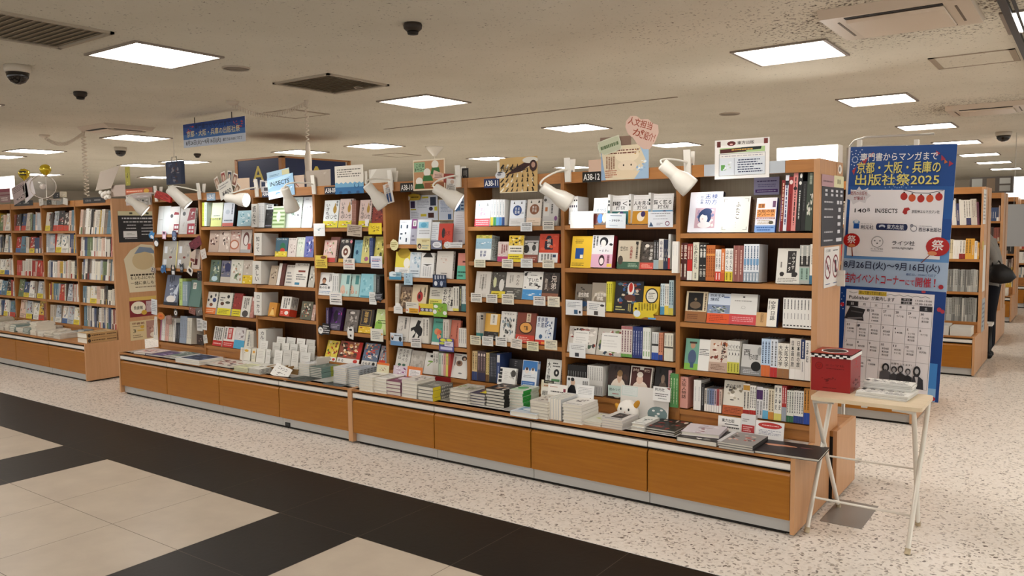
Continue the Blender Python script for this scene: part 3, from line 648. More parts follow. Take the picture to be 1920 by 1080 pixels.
F(2, 250, 392, 68, 'c9d3e0', 'r 0 .34 1 .62 7f8ca6;n 0 .34 1 .6 40 5 2c3a2c,4a5a4a,8a9a8c,d8d8d0;t .1 .86 .72 .98 22314c 四天王寺;t .1 .74 .5 .85 22314c 縁起;r 0 0 1 .33 d5552a;l .1 .05 .9 .28 4 9a3418;r .7 .86 .95 .9 5a6c94', 'pale blue landscape book with orange band', t=.026)
F(2, 392, 562, 72, 'd7d5d0', 't .46 .87 .54 .93 3a3a3a ■;l .14 .74 .8 .8 1 8a8884;e .5 .56 .08 .05 b8b6b0;e .5 .56 .06 .037 d7d5d0;t .4 .5 .6 .53 8a8884 ーーー;r 0 0 1 .33 c6474a;l .1 .08 .9 .26 3 e0a0a0', 'light grey book with red band', t=.034, sart='r 0 .33 1 1 b9b7b2;r 0 0 1 .33 a83a3e')
F(2, 562, 630, 188, 'c9a06c', 'o .42 .3 .66 .9 .03 5b4226;k .48 .36 .6 .85 1 5b4226', 'small tan book', t=.022)
F(2, 629, 692, 102, 'e8e4da', 'v .3 .22 .8 .92 1c1c1c 空海日誌;v .1 .6 .24 .94 5a5a5a 新訳', 'white book with bold vertical black title', t=.03, sart='r 0 0 1 1 1d2a5c')
SP(2, 733, 927, 9, 95, 'e4e1da', 'k .25 .62 .75 .95 1 2b2b2b;k .35 .3 .65 .5 1 5b5b5b;r .2 .06 .8 .1 444', 'white spines with black titles')
F(3, 108, 262, 356, 'e4e2dc', 'r 0 0 .56 1 6fa08c;r 0 0 .56 .2 7fb24a;e .3 .4 .17 .24 4a5a78;e .3 .78 .1 .1 b98f74;r .16 .84 .46 .9 3a2c20;r .24 .06 .38 .24 3f5570;l .58 .48 .98 .7 4 3a3a3a', 'white book with cowboy on green', t=.012)
F(3, 262, 380, 362, 'd8c8b8', 'n .02 .3 .98 .98 26 9 3a2420,b3673a,e8ddd0,7a3a2a;r 0 0 1 .3 b59a88;l .1 .06 .9 .24 4 6a4a3a;v .6 .4 .85 .9 2a1c18 きもの', 'brown illustrated book with large dark figures', t=.02)
SP(3, 381, 458, 4, 366, 'dcd9d0', 'n 0 .45 1 .98 12 4 222,333,eee;r 0 0 1 .34 c8c24e;k .2 .04 .8 .3 1 6a6a20', 'black and white spines with lime bands')
F(3, 465, 596, 392, 'c6c4c0', 'r 0 0 1 .26 7f7e7c;l .1 .05 .9 .2 3 bbb;e .72 .3 .24 .16 171615;t .1 .62 .4 .85 33302c 西;t .35 .5 .8 .7 33302c 行の旅;e .85 .8 .1 .14 9a9894', 'grey book with large black shape', t=.02)
for a, b, n, y, c, s, d in ((595, 652, 3, 354, 'b9cfe6', 'r 0 0 1 .3 cf6a34;k .2 .35 .8 .95 1 2c3c5c', 'pale blue spines with orange bands'), (653, 697, 2, 358, 'd8dde4', 'r 0 0 1 .26 b8302c;k .2 .3 .8 .95 1 555', 'pale grey spines with red bands'),
                           (698, 772, 2, 382, 'e4dfd2', 'r 0 0 1 .27 9a6c44;v .15 .32 .85 .95 1d1d1d 大阪文学', 'cream spines with brown bands'), (774, 846, 2, 352, 'd9d2c6', 'r 0 0 1 .25 ece8e0;v .2 .3 .8 .95 2a2a2a 日本画の旅', 'tall beige spines with white foot'),
                           (843, 870, 1, 360, 'e8e4dc', 'r 0 .52 1 1 22305c;k .3 .56 .7 .96 1 e8e4dc;k .35 .2 .65 .45 1 777', 'navy topped white spine'), (871, 925, 2, 366, 'ece8e0', 'v .2 .45 .8 .96 2a2a2a 古寺記', 'white black-lettered spines by the box')):
    SP(3, a, b, n, y, c, s, d)
SP(4, 18, 70, 3, 574, '4f8a4c', 'k .3 .1 .7 .9 1 c8d8b0', 'green spines at the left end', dep=.17, dy=-.02)
SP(4, 70, 78, 1, 585, '1a1a1a', 'k .3 .1 .7 .9 1 999', 'thin black spine', dep=.15)
SP(4, 82, 132, 1, 595, 'd59a8c', 'v .2 .3 .8 .95 4a2a22 大阪人物誌', 'thick pink spine with brown title', dep=.15)
SP(4, 168, 214, 2, 615, 'e6e4de', 'k .3 .3 .7 .8 1 bbb', 'narrow white spines', dep=.13)
SP(4, 214, 236, 1, 640, '2a2624', 'k .3 .2 .7 .9 1 888', 'dark spine after the two white ones', dep=.13)
for i, c in enumerate(('c8c0b4', '8f9aa8', '6f7fa0', '8088a8', 'b8a8b0', 'a84848', 'cfb8a8')):
    SP(4, 237+i*15.5, 251+i*15.5, 1, 668+i*1.5, c, 'r 0 0 1 .3 e4e0d8;k .2 .35 .8 .95 1 333', f'{"beige,slate grey,blue,violet grey,mauve,crimson,pale pink".split(",")[i]} narrow paperback spine with white foot')
F(4, 350, 480, 622, 'd9d4c6', 'n .05 .4 .95 .98 22 3 b9b09c,8a8270,55504a,ece6da;t .12 .8 .7 .9 2a2a2a 京のまち;r 0 0 1 .27 b35a30;l .08 .05 .9 .22 4 6a3018', 'cream book with rust orange band', t=.02)
for a, b, n, y, c, s, d in ((481, 522, 2, 638, 'd8d2c4', 'r 0 .8 1 .95 b8893a;r 0 0 1 .2 a02c28;k .2 .25 .8 .75 1 333', 'cream spines with gold labels'), (523, 562, 3, 650, 'e6e2d8', 'k .2 .3 .8 .95 1 333;r 0 0 1 .22 b33028', 'white spines with red feet'),
                           (566, 604, 2, 658, 'd8d6d6', 'r 0 .6 1 .9 4a2c5c;k .2 .1 .8 .55 1 444', 'white spines with purple labels'), (605, 640, 2, 668, 'e4e2de', 'r 0 0 1 .28 6aaed0;k .2 .32 .8 .95 1 333', 'white spines with sky blue feet'),
                           (641, 676, 2, 672, 'dcd0b4', 'r 0 0 1 .25 c8883a;k .2 .3 .8 .95 1 4a3a2a', 'straw spines with amber feet'), (677, 724, 2, 650, 'e8e4d8', 'r 0 0 1 .2 d8cc6a;v .2 .3 .8 .95 333 東大寺史', 'tall white spines with yellow feet'),
                           (725, 754, 2, 652, 'a8302c', 'r 0 0 1 .4 9aa0a8;k .2 .5 .8 .95 1 e8d0c8', 'red spines with grey feet'), (756, 800, 3, 680, 'dcdcd0', 'r 0 0 1 .2 3a6a4c;k .2 .3 .8 .95 1 333', 'white spines with green feet'),
                           (801, 862, 4, 682, 'e4e2da', 'r 0 0 1 .22 2c3f7c;k .2 .3 .8 .95 1 444', 'white spines with navy feet'), (864, 918, 3, 668, 'c88a3a', 'r 0 0 1 .32 2c4a9c;k .2 .4 .8 .95 1 3a2410', 'orange spines with blue feet')):
    SP(4, a, b, n, y, c, s, d)
# ---- A38-12
bay(1); crop(1040, 320, 5.142); LEAN = 10
SP(0, 136, 218, 4, 248, 'e8e6e2', 'r .2 .82 .8 .88 2a2a2a;r .2 .6 .8 .68 445;k .3 .15 .7 .5 1 888', 'white spines with black marks', dep=.13)
F(0, 362, 495, 262, 'e8e6e2', 'n .35 .72 .8 .9 8 2 c8c4bc,b8b4ac;l .1 .62 .9 .65 1 aaa;t .08 .46 .92 .6 4a6470 共感の技術;r 0 0 1 .42 7a6a60;e .2 .2 .22 .2 6a2f28;e .55 .22 .2 .18 4f86c8;e .85 .24 .16 .18 e8d8c0', 'white paperback with painted lower half', t=.02)
for i, (a, b, y, tx1, tx2, c) in enumerate(((515, 700, 240, '聞く', '技術', '2f6a66'), (715, 915, 235, '人を見る', '技術', 'c08a2a'), (905, 1128, 222, '賢く怒る', '技術', '5c93b8'))):
    F(0, a+18, b, y, 'e6e4e2', f't .1 .82 .9 .87 777 ーーーーー;o .06 .5 .94 .95 .008 b8b6b0;t .08 .64 .92 .8 161616 {tx1};t .28 .5 .8 .635 161616 {tx2};r 0 0 1 .45 {c};e .5 .25 .2 .16 e8dcc8;e .62 .34 .12 .1 3a2c5c', ('white psychology book with teal band', 'white psychology book with ochre band', 'white psychology book with blue band')[i], t=.02, dy=.012)
    SP(0, a-6, a+16, 1, y-10, 'dcdad6', 'r .15 .72 .85 .8 2a2a2a;r .15 .6 .85 .68 2a2a2a;r 0 0 1 .45 '+c, ('white spine beside the teal banded book', 'white spine beside the ochre banded book', 'white spine beside the blue banded book')[i], dep=.13, dy=-.004)
F(1, 150, 345, 632, 'e3b92c', 't .16 .92 .5 .96 5a4a10 ーーー;l .16 .76 .6 .9 3 5a4a10;r .2 .28 .6 .62 1d4a8c;r .44 .3 .58 .41 ece4c8;l .06 .05 .8 .16 3 5a4a10', 'yellow paperback with blue square', t=.022)
F(1, 345, 548, 622, 'e9e4e2', 'r 0 .42 1 1 e6e4e4;n .3 .45 1 .98 16 8 2a2a2e,ece8e8,9a98a0;e .55 .8 .2 .14 1f1f24;e .53 .75 .12 .11 f0e6e0;k .02 .6 .3 .98 2 333;r 0 0 1 .41 e0b0c4;e .5 .22 .14 .17 3a2226;e .5 .2 .1 .1 f0e0dc;r .76 .02 .98 .12 e8c84c;k .72 .14 .9 .38 1 6a2c3c', 'black and white comic over pink band', t=.045, sart='r 0 0 1 1 8c2a34')
F(1, 597, 808, 672, 'c6b9a2', 't .1 .62 .45 .8 2b2620 世代の;k .8 .35 .94 .94 1 2b2620;v .55 .32 .68 .8 8a2c24 古典教養;r 0 0 1 .25 3f5f4a;l .5 .05 .95 .2 3 a8c0a8;e .14 .3 .12 .16 4a4038;r .8 .86 .92 .96 2b2620', 'beige paperback with green band', t=.022)
F(1, 818, 948, 686, '4c453e', 'n .05 .3 .95 .95 20 2 2a2622,6a6058,9a9288;e .45 .85 .16 .06 e4dcd0;v .66 .34 .9 .75 e8e4dc 禅の旅;r 0 0 1 .24 cf5648;l .1 .05 .9 .2 3 f0b0a0', 'dark photograph book with coral band', t=.02, dy=.012)
for a, b, n, y, c, s, d, dp in ((950, 1000, 2, 672, '22201f', 'r 0 0 1 .32 9fb0b4;k .2 .36 .8 .95 1 bbb', 'black spines with pale bands', .13), (1000, 1045, 1, 658, 'e4e0da', 'r 0 0 1 .3 b8a890;v .2 .36 .8 .95 4a3a5c 中世人', 'white spine with mauve title', .14),
                              (1045, 1088, 2, 665, '2a3048', 'n 0 0 1 1 14 3 55504a,1a2030,b8b0a0;', 'mottled navy spines', .13), (1090, 1110, 1, 612, 'dcdcd8', 'r 0 0 1 .32 b02c28;k .3 .4 .7 .9 1 777', 'tall white spine with red foot', .15)):
    SP(1, a, b, n, y, c, s, d, dep=dp)
SP(1, 1128, 1186, 2, 682, 'e9e6de', 'k .35 .55 .65 .9 1 ccc', 'blank white spines before the post', dep=.14, dy=-.034, low=-.018)
crop(1040, 510, 3.858)
F(2, 140, 255, 86, '6e6458', 'n .05 .05 .95 .95 20 12 4a4238,8a8072,332c26;t .2 .5 .85 .68 e0d8cc 昆虫図鑑;e .6 .25 .2 .1 2c4a6c', 'brown insect guide, darker one', t=.015)
F(2, 258, 372, 78, '988c7c', 'e .6 .35 .55 .35 b8ac9a;e .6 .35 .45 .28 877a6a;t .2 .52 .9 .64 e8e0d4 昆虫図鑑;t .35 .38 .75 .52 e8e0d4 図鑑;e .6 .2 .2 .08 55483c', 'brown insect guide, lighter one', t=.015)
SP(2, 372, 413, 3, 70, 'd9cf3a', 'k .25 .3 .75 .95 1 3a3a10', 'bright yellow spines', dep=.15)
F(2, 425, 628, 66, '1e1d20', 'n .05 .25 .95 .97 46 5 3a5a8c,8a3a2a,c8b8a0,4a6a7c,22242a;e .56 .76 .12 .2 e4dcd4;e .56 .8 .07 .15 b83024;e .55 .48 .2 .1 5a3024;k .5 .04 .62 .3 2 b8a868;l .05 .06 .4 .22 2 c8c07a', 'large black book of ornate creatures', t=.02)
F(2, 632, 748, 104, 'd8b234', 'e .52 .66 .4 .28 23211c;e .52 .66 .33 .23 d8d4c8;l .3 .55 .76 .78 4 3a3830;r 0 0 1 .34 e0c03c', 'yellow book with round white emblem', t=.02)
for a, b, n, y, c, s, d in ((762, 792, 2, 84, 'c9d8dc', 'r 0 0 1 .26 4a8ab0;k .2 .3 .8 .95 1 444', 'pale blue spines'), (793, 822, 2, 86, 'e0dcd2', 'r 0 0 1 .3 d8c04c;k .2 .34 .8 .95 1 555', 'white spines with yellow feet'), (823, 856, 2, 60, 'a8bcc0', 'r 0 0 1 .2 c8b848;k .2 .3 .8 .95 1 2c4a5c', 'grey-blue spines by the post')):
    SP(2, a, b, n, y, c, s, d)
LEAN = 14
F(3, 88, 290, 396, 'cfc9c0', 'n 0 0 1 1 60 7 2f2a2a,8a3a30,e8e2da,4a5a4a,b8b0a8;r .18 .2 .72 .84 e8e6e0;l .24 .74 .66 .78 1 777;l .26 .36 .64 .62 3 cfcdc8', 'pattern-bordered picture book', t=.02, sart='n 0 0 1 1 30 3 2f2a2a,8a3a30,e8e2da')
F(3, 298, 478, 410, 'bdb7ac', 'n 0 0 1 1 60 9 4a5a3a,8a3a30,e8e2da,2f3a4a,7a8a5a;r .16 .16 .98 .84 e6e4de;l .24 .7 .8 .76 1 777;l .2 .3 .8 .6 3 d4d2cc', 'green-bordered picture book', t=.012)
for a, b, n, y, c, s, d in ((478, 558, 4, 390, 'd9cdc4', 'r 0 0 1 .1 6a9a4c;r 0 .9 1 1 a86a6a;k .2 .15 .8 .86 1 6a3a4a', 'tall pinkish spines'), (562, 632, 4, 394, '23306a', 'k .3 .1 .7 .9 1 b8c0d8', 'tall navy blue spines'), (634, 690, 3, 402, 'dfe0d8', 'r 0 0 1 .3 e8e8e0;k .3 .3 .7 .9 1 8aa07a;r .3 .08 .7 .24 8ab07a', 'white spines with green figures'),
                           (700, 748, 3, 434, 'd4d4d0', 'r 0 0 1 .26 2c4a9c;r 0 .5 1 .58 333;k .2 .6 .8 .95 1 888', 'grey spines with blue feet'), (750, 780, 2, 440, 'c88464', 'r 0 0 1 .2 2c3a7c;k .2 .3 .8 .95 1 5a2c1c', 'terracotta spines'), (790, 854, 3, 442, 'd8d2c0', 'r 0 .46 1 .52 4a4640;k .3 .56 .7 .95 1 777', 'cream spines with dark ring')):
    SP(3, a, b, n, y, c, s, d)
SP(4, 90, 228, 8, 668, '1c1a19', 'k .3 .3 .7 .8 1 888;v .2 .12 .8 .3 c8c8c0 史', 'black spines with silver characters')
SP(4, 232, 345, 7, 674, 'dad8d2', 'k .25 .5 .75 .95 1 8a8884;r 0 0 1 .34 b8b6b2;k .25 .04 .75 .3 1 777', 'white and grey spines')
F(4, 372, 520, 670, '33231f', 'n 0 0 1 1 14 5 2a1c18,3f2c26,4a3228;e .52 .3 .36 .3 ddd0c0;e .55 .62 .12 .14 c8a890;e .55 .74 .13 .1 8a6a44;r .5 .46 .6 .56 c8a890', 'dark book with sculpted woman', t=.03)
F(4, 528, 685, 684, 'dcd4c8', 'r .05 .03 .95 .97 4a2420;e .5 .3 .38 .28 e0cfc0;e .45 .62 .15 .13 d8b8a4;e .45 .76 .14 .08 e8ddd0;t .1 .84 .4 .93 c8b0a0 肖;t .6 .84 .9 .93 c8b0a0 像;r .42 .9 .6 .98 d8d4cc', 'white-bordered portrait book', t=.025)
F(4, 706, 818, 690, '1f1a18', 'n 0 0 1 1 12 5 14110f,2c2420,1a1614;e .55 .35 .28 .28 5a4c42;e .52 .68 .12 .12 8a7462', 'nearly black portrait book', t=.025)
SP(4, 818, 842, 1, 712, 'c08a8c', 'k .3 .3 .7 .9 1 6a3a3c', 'pink spine by the post')
# ---- A38-11
bay(2); crop(870, 330, 5.4); LEAN = 8
F(0, 105, 255, 246, 'eceae8', 'e .52 .55 .32 .2 d8a8b8;e .52 .55 .28 .17 f0dce0;v .34 .4 .5 .7 b85a78 京都;v .54 .4 .7 .7 b85a78 の味;p 8ab0b0 .2 .78 .26 .9 .32 .78;p 8a8a8a .74 .78 .8 .92 .88 .78;r 0 0 1 .3 cf4a52;l .06 .04 .94 .26 3 f0c8c8', 'white cookbook with pink cat circle', t=.02)
for i, (c, nm) in enumerate((('d9cc3a', 'yellow'), ('3f9a4c', 'green'), ('6ab0d8', 'light blue'), ('4a90d0', 'blue'), ('1f3f78', 'dark blue'))):
    SP(0, 268+i*29, 294+i*29, 1, 238, 'e8e8e6', f'r 0 0 1 .32 {c};k .3 .4 .7 .9 1 8a9aa0', f'white spine with {nm} foot', dep=.13)
F(0, 455, 605, 245, 'dfe3e8', 'e .5 .6 .3 .2 24427c;v .33 .46 .48 .74 dfe3e8 大阪;v .52 .46 .67 .74 dfe3e8 の味;p 2a2a2a .22 .86 .27 .96 .32 .86;p 2a2a2a .72 .86 .77 .96 .82 .86;l .75 .45 .95 .55 2 4a5a6a;r 0 0 1 .29 d4d2ce;l .1 .08 .9 .22 2 a8a6a2', 'white cookbook with blue cat circle', t=.02)
F(0, 628, 772, 236, 'cfc6bb', 'e .52 .62 .33 .2 7c4f34;v .36 .5 .5 .76 d8cec2 神戸;v .54 .5 .68 .76 d8cec2 の味;p 332a24 .22 .86 .28 .98 .34 .86;p 332a24 .74 .86 .8 .98 .88 .86;e .82 .9 .06 .04 332a24;r 0 0 1 .3 dcc8b4;l .1 .08 .9 .22 2 b09a84', 'beige cookbook with brown cat circle', t=.02)
F(0, 790, 945, 200, 'b9b6b2', 'r .04 .32 .4 .75 c8c6c0;r .14 .48 .3 .62 a8683c;k .5 .4 .68 .72 1 33302e;e .86 .24 .1 .08 7a4a7c;n .5 .72 .98 .98 12 3 5a5652,8a8682,d8d6d0;e .12 .86 .1 .05 4a4642', 'grey book half behind a lamp', t=.02)
F(1, 110, 268, 598, 'c9d4d2', 'r 0 .86 1 1 c8b44c;n 0 .86 1 1 24 2 8a9a3a,e0d08a,6a7a3a;r 0 .45 1 .86 8fb0c0;n 0 .58 1 .75 12 3 e8ece8,6a8a9c;r 0 0 1 .44 e8e8e4;v .3 .12 .46 .38 22306a 琵琶;v .52 .12 .7 .38 22306a 湖畔', 'pale blue lake book, thick set', t=.085, sart='k .05 .05 .95 .95 6 6a6458')
F(1, 335, 440, 664, 'd0bdb4', 'l .1 .9 .5 .94 1 555;k .3 .35 .94 .86 3 7a2c2c;r 0 0 1 .26 b03a68;n 0 .25 1 .4 10 2 d86a9a,e8dcd4', 'small pink and cream paperback', t=.018, dy=.012)
F(1, 442, 590, 602, 'e4d8a8', 'r 0 .62 1 1 e0bc38;n 0 .62 1 1 26 6 2a2418,e8d8a0,b08c20;r 0 .3 1 .62 e8e2d0;l .1 .36 .9 .56 2 3a3a3a;r 0 0 1 .3 e2cc34;l .08 .08 .9 .24 2 4a4210', 'yellow leopard-patterned book', t=.02)
F(1, 592, 742, 606, 'b4b0ab', 'r 0 .3 1 .82 cfcdc8;n .02 .3 .98 .8 18 9 44423f,8a8885,e0ded8;e .2 .5 .2 .16 33312e;e .72 .55 .13 .12 4a4845;r 0 .82 1 1 4a4440;r 0 0 1 .28 8a4a3c;l .1 .06 .9 .22 2 c8a090;l .2 .72 .95 .8 1 55524e', 'grey comic with rust band', t=.018, dy=.014)
F(1, 752, 945, 586, 'cc4526', 'p 1f1d2c .26 .45 .3 .8 .42 .94 .56 .94 .68 .8 .72 .45;v .4 .5 .6 .84 e4d4c8 幽霊;r 0 0 1 .34 dedcd8;k .1 .06 .75 .3 4 55524e;r .74 .18 .9 .28 33415c;n 0 .35 1 .98 10 2 c03c20,d85a38', 'orange book with black bell shape', t=.03)
crop(870, 520, 5.142); LEAN = 11
F(2, 98, 240, -57, 'd3cdc3', 'k .25 .2 .75 .9 3 a8a298;k .4 .3 .6 .8 1 6a645c', 'plain grey-cream book', t=.02)
F(2, 258, 390, -50, '4a4640', 'n 0 .3 1 1 24 4 2a2622,6a6660,8a867e,c8c8b8;e .2 .6 .12 .2 c8c89a;r 0 0 1 .26 d8c43c;l .06 .05 .6 .2 2 6a5c10;e .7 .5 .18 .24 d0ccc4', 'dark book with yellow band', t=.02)
F(2, 388, 552, -48, 'd0cac0', 'v .6 .5 .8 .92 5a554c のんの;k .2 .5 .45 .9 2 8a857c;r 0 0 1 .42 55524c;n 0 0 1 .42 16 3 33302c,8a867e,6a665e;l .1 .05 .7 .3 3 c8c4ba', 'grey-white book with dark lower half', t=.02)
F(2, 556, 742, -55, 'e2e0da', 'n 0 .38 1 1 40 5 1f1d1c,e8e4dc,3a3836;r .2 .55 .84 .96 e8e6e0;t .24 .62 .8 .78 1a1a1a すいた;t .3 .48 .76 .62 1a1a1a 散歩;l .34 .84 .7 .9 1 333;r 0 0 1 .36 4a8fc8;n 0 .04 1 .3 10 3 d8e4ec,6aa8d8', 'black-framed white book with blue waves', t=.02)
F(2, 742, 902, -46, '3a302b', 'n .05 .3 .95 1 24 8 241e1b,5a4c44,8a7a6e;v .5 .4 .85 .9 cfc4b8 兄弟;v .15 .4 .3 .8 b8aca0 物語;r 0 0 1 .26 8a5a44;n 0 0 1 .24 10 3 b08068,6a4030', 'dark brown book with rust foot', t=.02)
SP(3, 118, 155, 2, 340, 'c4bcae', 'r 0 0 1 .22 3a7c78;k .25 .3 .75 .9 1 7a7266', 'grey spines with teal feet', dep=.14)
SP(3, 155, 186, 1, 345, 'a89e90', 'r .1 .75 .9 .82 33302c;r .1 .85 .9 .92 33302c;r 0 0 1 .22 2f6a68', 'brown-grey spine with teal foot', dep=.14)
F(3, 188, 325, 350, 'd6a548', 'r .35 .58 .82 .98 ddd6c8;v .5 .64 .66 .94 4a4438 雪月花;r 0 0 1 .32 2f2b28;n 0 0 1 .32 18 4 4a4642,1a1816,6a6660;l .3 .04 .9 .2 2 b8b4ac', 'amber book with dark lower band', t=.02)
F(3, 336, 480, 330, 'dedad2', 't .2 .88 .85 .95 2a2a2a イラスト;n .05 .08 .95 .85 44 6 33322f,6a6a66,8a9aa0,c8c4ba', 'white sketch-covered book', t=.018, dy=-.002)
F(3, 492, 672, 342, '7c3a26', 'r .5 .7 .72 .98 d8c4a8;v .54 .72 .68 .96 4a2c1c 福の皿;e .5 .5 .36 .2 3a1a10;e .5 .51 .31 .165 d89a4c;t .38 .42 .62 .58 3a2a14 鶴;r 0 0 1 .27 c2402e;l .1 .04 .9 .22 3 e8b0a0;n 0 0 .3 .3 8 3 e8ddd4,c2402e', 'red-brown book with lacquer bowl', t=.02)
F(3, 680, 850, 380, 'd4d8dc', 'v .06 .6 .2 .98 26335c 僕の;v .24 .6 .44 .98 26335c 歩道;v .46 .6 .62 .98 3a4a78 建築;n .5 .2 1 .9 22 5 4a6a9c,8aa0b8,e0e4e8,2a3a5c;r 0 0 .66 .16 c8382c;r .36 .02 .7 .1 e08a3a;e .3 .28 .1 .08 3a5a7c', 'pale blue architecture book', t=.03, sart='r 0 0 1 1 3a4a6a')
SP(4, 76, 125, 2, 710, 'cfb483', 'r 0 0 1 .3 33406a;k .2 .36 .8 .95 1 4a3a22', 'tan spines with navy feet')
SP(4, 128, 205, 3, 712, '4a3a3c', 'r 0 0 1 .28 33304a;e .5 .88 .3 .05 d8c8c0;k .3 .35 .7 .8 1 a88a8c', 'plum spines')
SP(4, 208, 240, 2, 726, 'c9b274', 'r 0 0 1 .25 6a4a2a;k .2 .3 .8 .95 1 4a3a1c', 'straw yellow spines')
SP(4, 242, 310, 5, 730, '25272e', 'k .3 .2 .7 .9 1 8a8a94', 'thin blue-black spines')
SP(4, 312, 345, 1, 735, '2e3f6a', 'r .1 .7 .9 .95 d8d8d4;k .3 .1 .7 .6 1 9aa8c8', 'navy spine with white label', low=0)
F(4, 420, 545, 790, '3a383d', 'l .4 .7 .6 .95 3 8a888c;n 0 0 1 .6 8 2 2f2d31,46444a', 'dark grey book behind the white one', dy=.06, t=.02)
F(4, 318, 490, 872, 'e6e4de', 'r .06 .76 .24 .92 2a2a2a;r .06 .56 .24 .72 2a2a2a;r .06 .36 .24 .52 2a2a2a;r .06 .14 .24 .3 2a2a2a;n .6 .3 .98 .8 14 5 3a3836,8a8680;l .36 .3 .6 .8 5 c8c6c0;e .86 .7 .14 .2 4a4642', 'white book with black squares down its edge', t=.02, dy=-.012)
F(4, 548, 692, 802, 'dcdfe2', 'r .02 .62 .98 .98 3f78b8;e .3 .62 .14 .12 e4d8d0;e .7 .62 .14 .12 e8e4e0;e .3 .68 .08 .06 3a2c28;e .7 .68 .08 .06 6a5a50;l .1 .34 .9 .46 2 8a8e94;r .02 .02 .9 .22 3f6fb0;l .1 .06 .8 .18 2 a8c0e0', 'white and blue book with two figures', t=.03, sart='r 0 0 1 1 8fa4c4;r .1 .7 .9 .9 e0e4ea')
F(4, 775, 918, 792, 'd9d8d2', 'v .06 .3 .3 .92 2a2c2c 大食物;e .7 .58 .18 .12 1c1c1c;e .7 .58 .06 .05 d9d8d2;l .4 .74 .95 .92 2 333;r .4 .3 .95 .38 5a8a5c;l .4 .12 .95 .26 2 777', 'grey-white book with black ring', t=.02)
# ---- A38-10
bay(3); crop(720, 320, 5.4); LEAN = 8
F(0, 145, 262, 500, 'dfe3e6', 'l .06 .88 .6 .94 1 888;r .1 .66 .2 .8 2c4a5c;r .6 .66 .74 .8 2c3a4c;r .1 .4 .3 .46 2a3a4a;r .5 .42 .62 .5 2a3a4a;r .1 .2 .2 .3 2c4a5c;r .6 .1 .72 .26 2a3a4a', 'white booklet of small blue marks', t=.012)
F(0, 262, 325, 490, 'a9a7b4', 'r .1 .62 .95 1 7a2c6c;r .3 .72 .8 .94 e4e2dc;k .4 .74 .7 .9 1 333;l .2 .1 .8 .4 2 6a6878', 'lilac booklet with purple label', t=.012)
F(0, 326, 465, 495, 'e4e6e8', 'r .1 .66 .8 .9 8ac8dc;e .45 .78 .22 .1 5aa8c8;l .14 .4 .9 .6 2 aaa', 'white booklet with turquoise cloud', t=.012, dy=-.004)
F(0, 466, 548, 520, 'e2e6ea', 'l .1 .1 .9 .9 9 b8c0cc', 'pale blue sheet of small print', t=.006)
F(0, 545, 685, 535, 'c63a22', 'e .35 .55 .12 .24 2a1a18;t .4 .4 .85 .7 7a2418 水木;n .1 .1 .9 .3 8 3 a82c18,d85a3a', 'red-orange booklet', t=.008)
F(1, 105, 250, 820, 'e6e4e0', 'r 0 .38 1 1 e2d04a;e .55 .95 .42 .22 b89a2c;e .8 .55 .22 .2 f0ece0;l .3 .1 .9 .3 3 8a8884', 'white book with yellow upper part', t=.02)
F(1, 252, 365, 825, 'd2dbe2', 'n 0 .35 1 1 24 5 a8c0d0,e4ecf0,8aa8bc;l .1 .1 .9 .3 2 7a8894', 'pale blue book beside the yellow one', t=.02)
F(1, 358, 495, 832, 'e6e5e2', 'p 2a2726 .15 .82 .4 1 .7 1 .9 .82;r .06 .6 .94 .82 e8e6e0;p 2a2726 .2 .54 .9 .54 .5 .48;k .2 .06 .85 .46 4 bbb', 'white book with black peaked roof', t=.02)
F(1, 522, 685, 815, 'dcd6cd', 't .3 .78 .7 .82 4a4640 ーーー;n .1 .5 .75 .74 14 5 c8a89c,b88a7c,e0d0c4;l .3 .16 .7 .22 1 55524c', 'cream book with pink sketch', t=.024)
F(1, 735, 832, 835, 'cf8474', 'r 0 0 1 .52 5cae94;r .5 .64 .95 .7 5a2420;l .06 .06 .95 .34 2 1f4a3c', 'coral and mint book', t=.02)
crop(720, 510, 5.141); LEAN = 11
SP(2, 108, 140, 2, 112, 'd6cebf', 'k .25 .2 .75 .9 1 7a7266', 'cream spines at the left end')
F(2, 142, 262, 140, '7a6450', 'n 0 0 1 1 50 3 4a3828,a88c70,5a4636,c8b090;v .14 .3 .26 .7 c8a878 古事記', 'brown marbled book', t=.02)
F(2, 258, 400, 122, 'd8c5a4', 'e .54 .5 .2 .22 a8302a;p 3a1c18 .5 .7 .56 .9 .6 .66;e .5 .5 .08 .1 3a1c18;k .76 .5 .92 .9 1 3a2a1c;l .1 .16 .8 .22 1 6a543c', 'buff book with red beetle', t=.026, sart='r 0 0 1 1 8a7454')
F(2, 424, 548, 150, 'cfcabc', 'l .14 .6 .8 .9 4 55524a;r 0 .12 1 .48 d8cf60;l .08 .16 .9 .42 3 6a6420', 'grey book with yellow-green band', t=.02)
F(2, 548, 662, 148, 'dcd7cb', 'v .05 .1 .4 .95 1c1a18 おお血;v .45 .2 .75 .98 1c1a18 そそぐ;v .72 .1 .98 .6 2a2826 本', 'cream book with huge black brush characters', t=.02, sart='k .2 .2 .8 .9 1 333')
SP(2, 664, 720, 2, 140, 'd8d4c8', 'k .25 .2 .75 .95 1 55524a;r 0 0 1 .1 d8d060', 'cream spines with black script')
SP(2, 722, 745, 1, 132, '33332c', 'k .25 .2 .75 .9 1 d8d49a', 'black spine with yellow script')
SP(2, 746, 794, 2, 136, 'd3d6d0', 'r 0 0 1 .3 3a6a6a;k .3 .36 .7 .9 1 777', 'white spines with green feet')
F(3, 112, 228, 428, 'cfc9c0', 'k .55 .5 .8 .95 1 33302c;n .05 .3 .5 .9 14 4 a8a29a,8a847c;l .1 .06 .8 .2 2 888', 'grey book left of the black animal', t=.02)
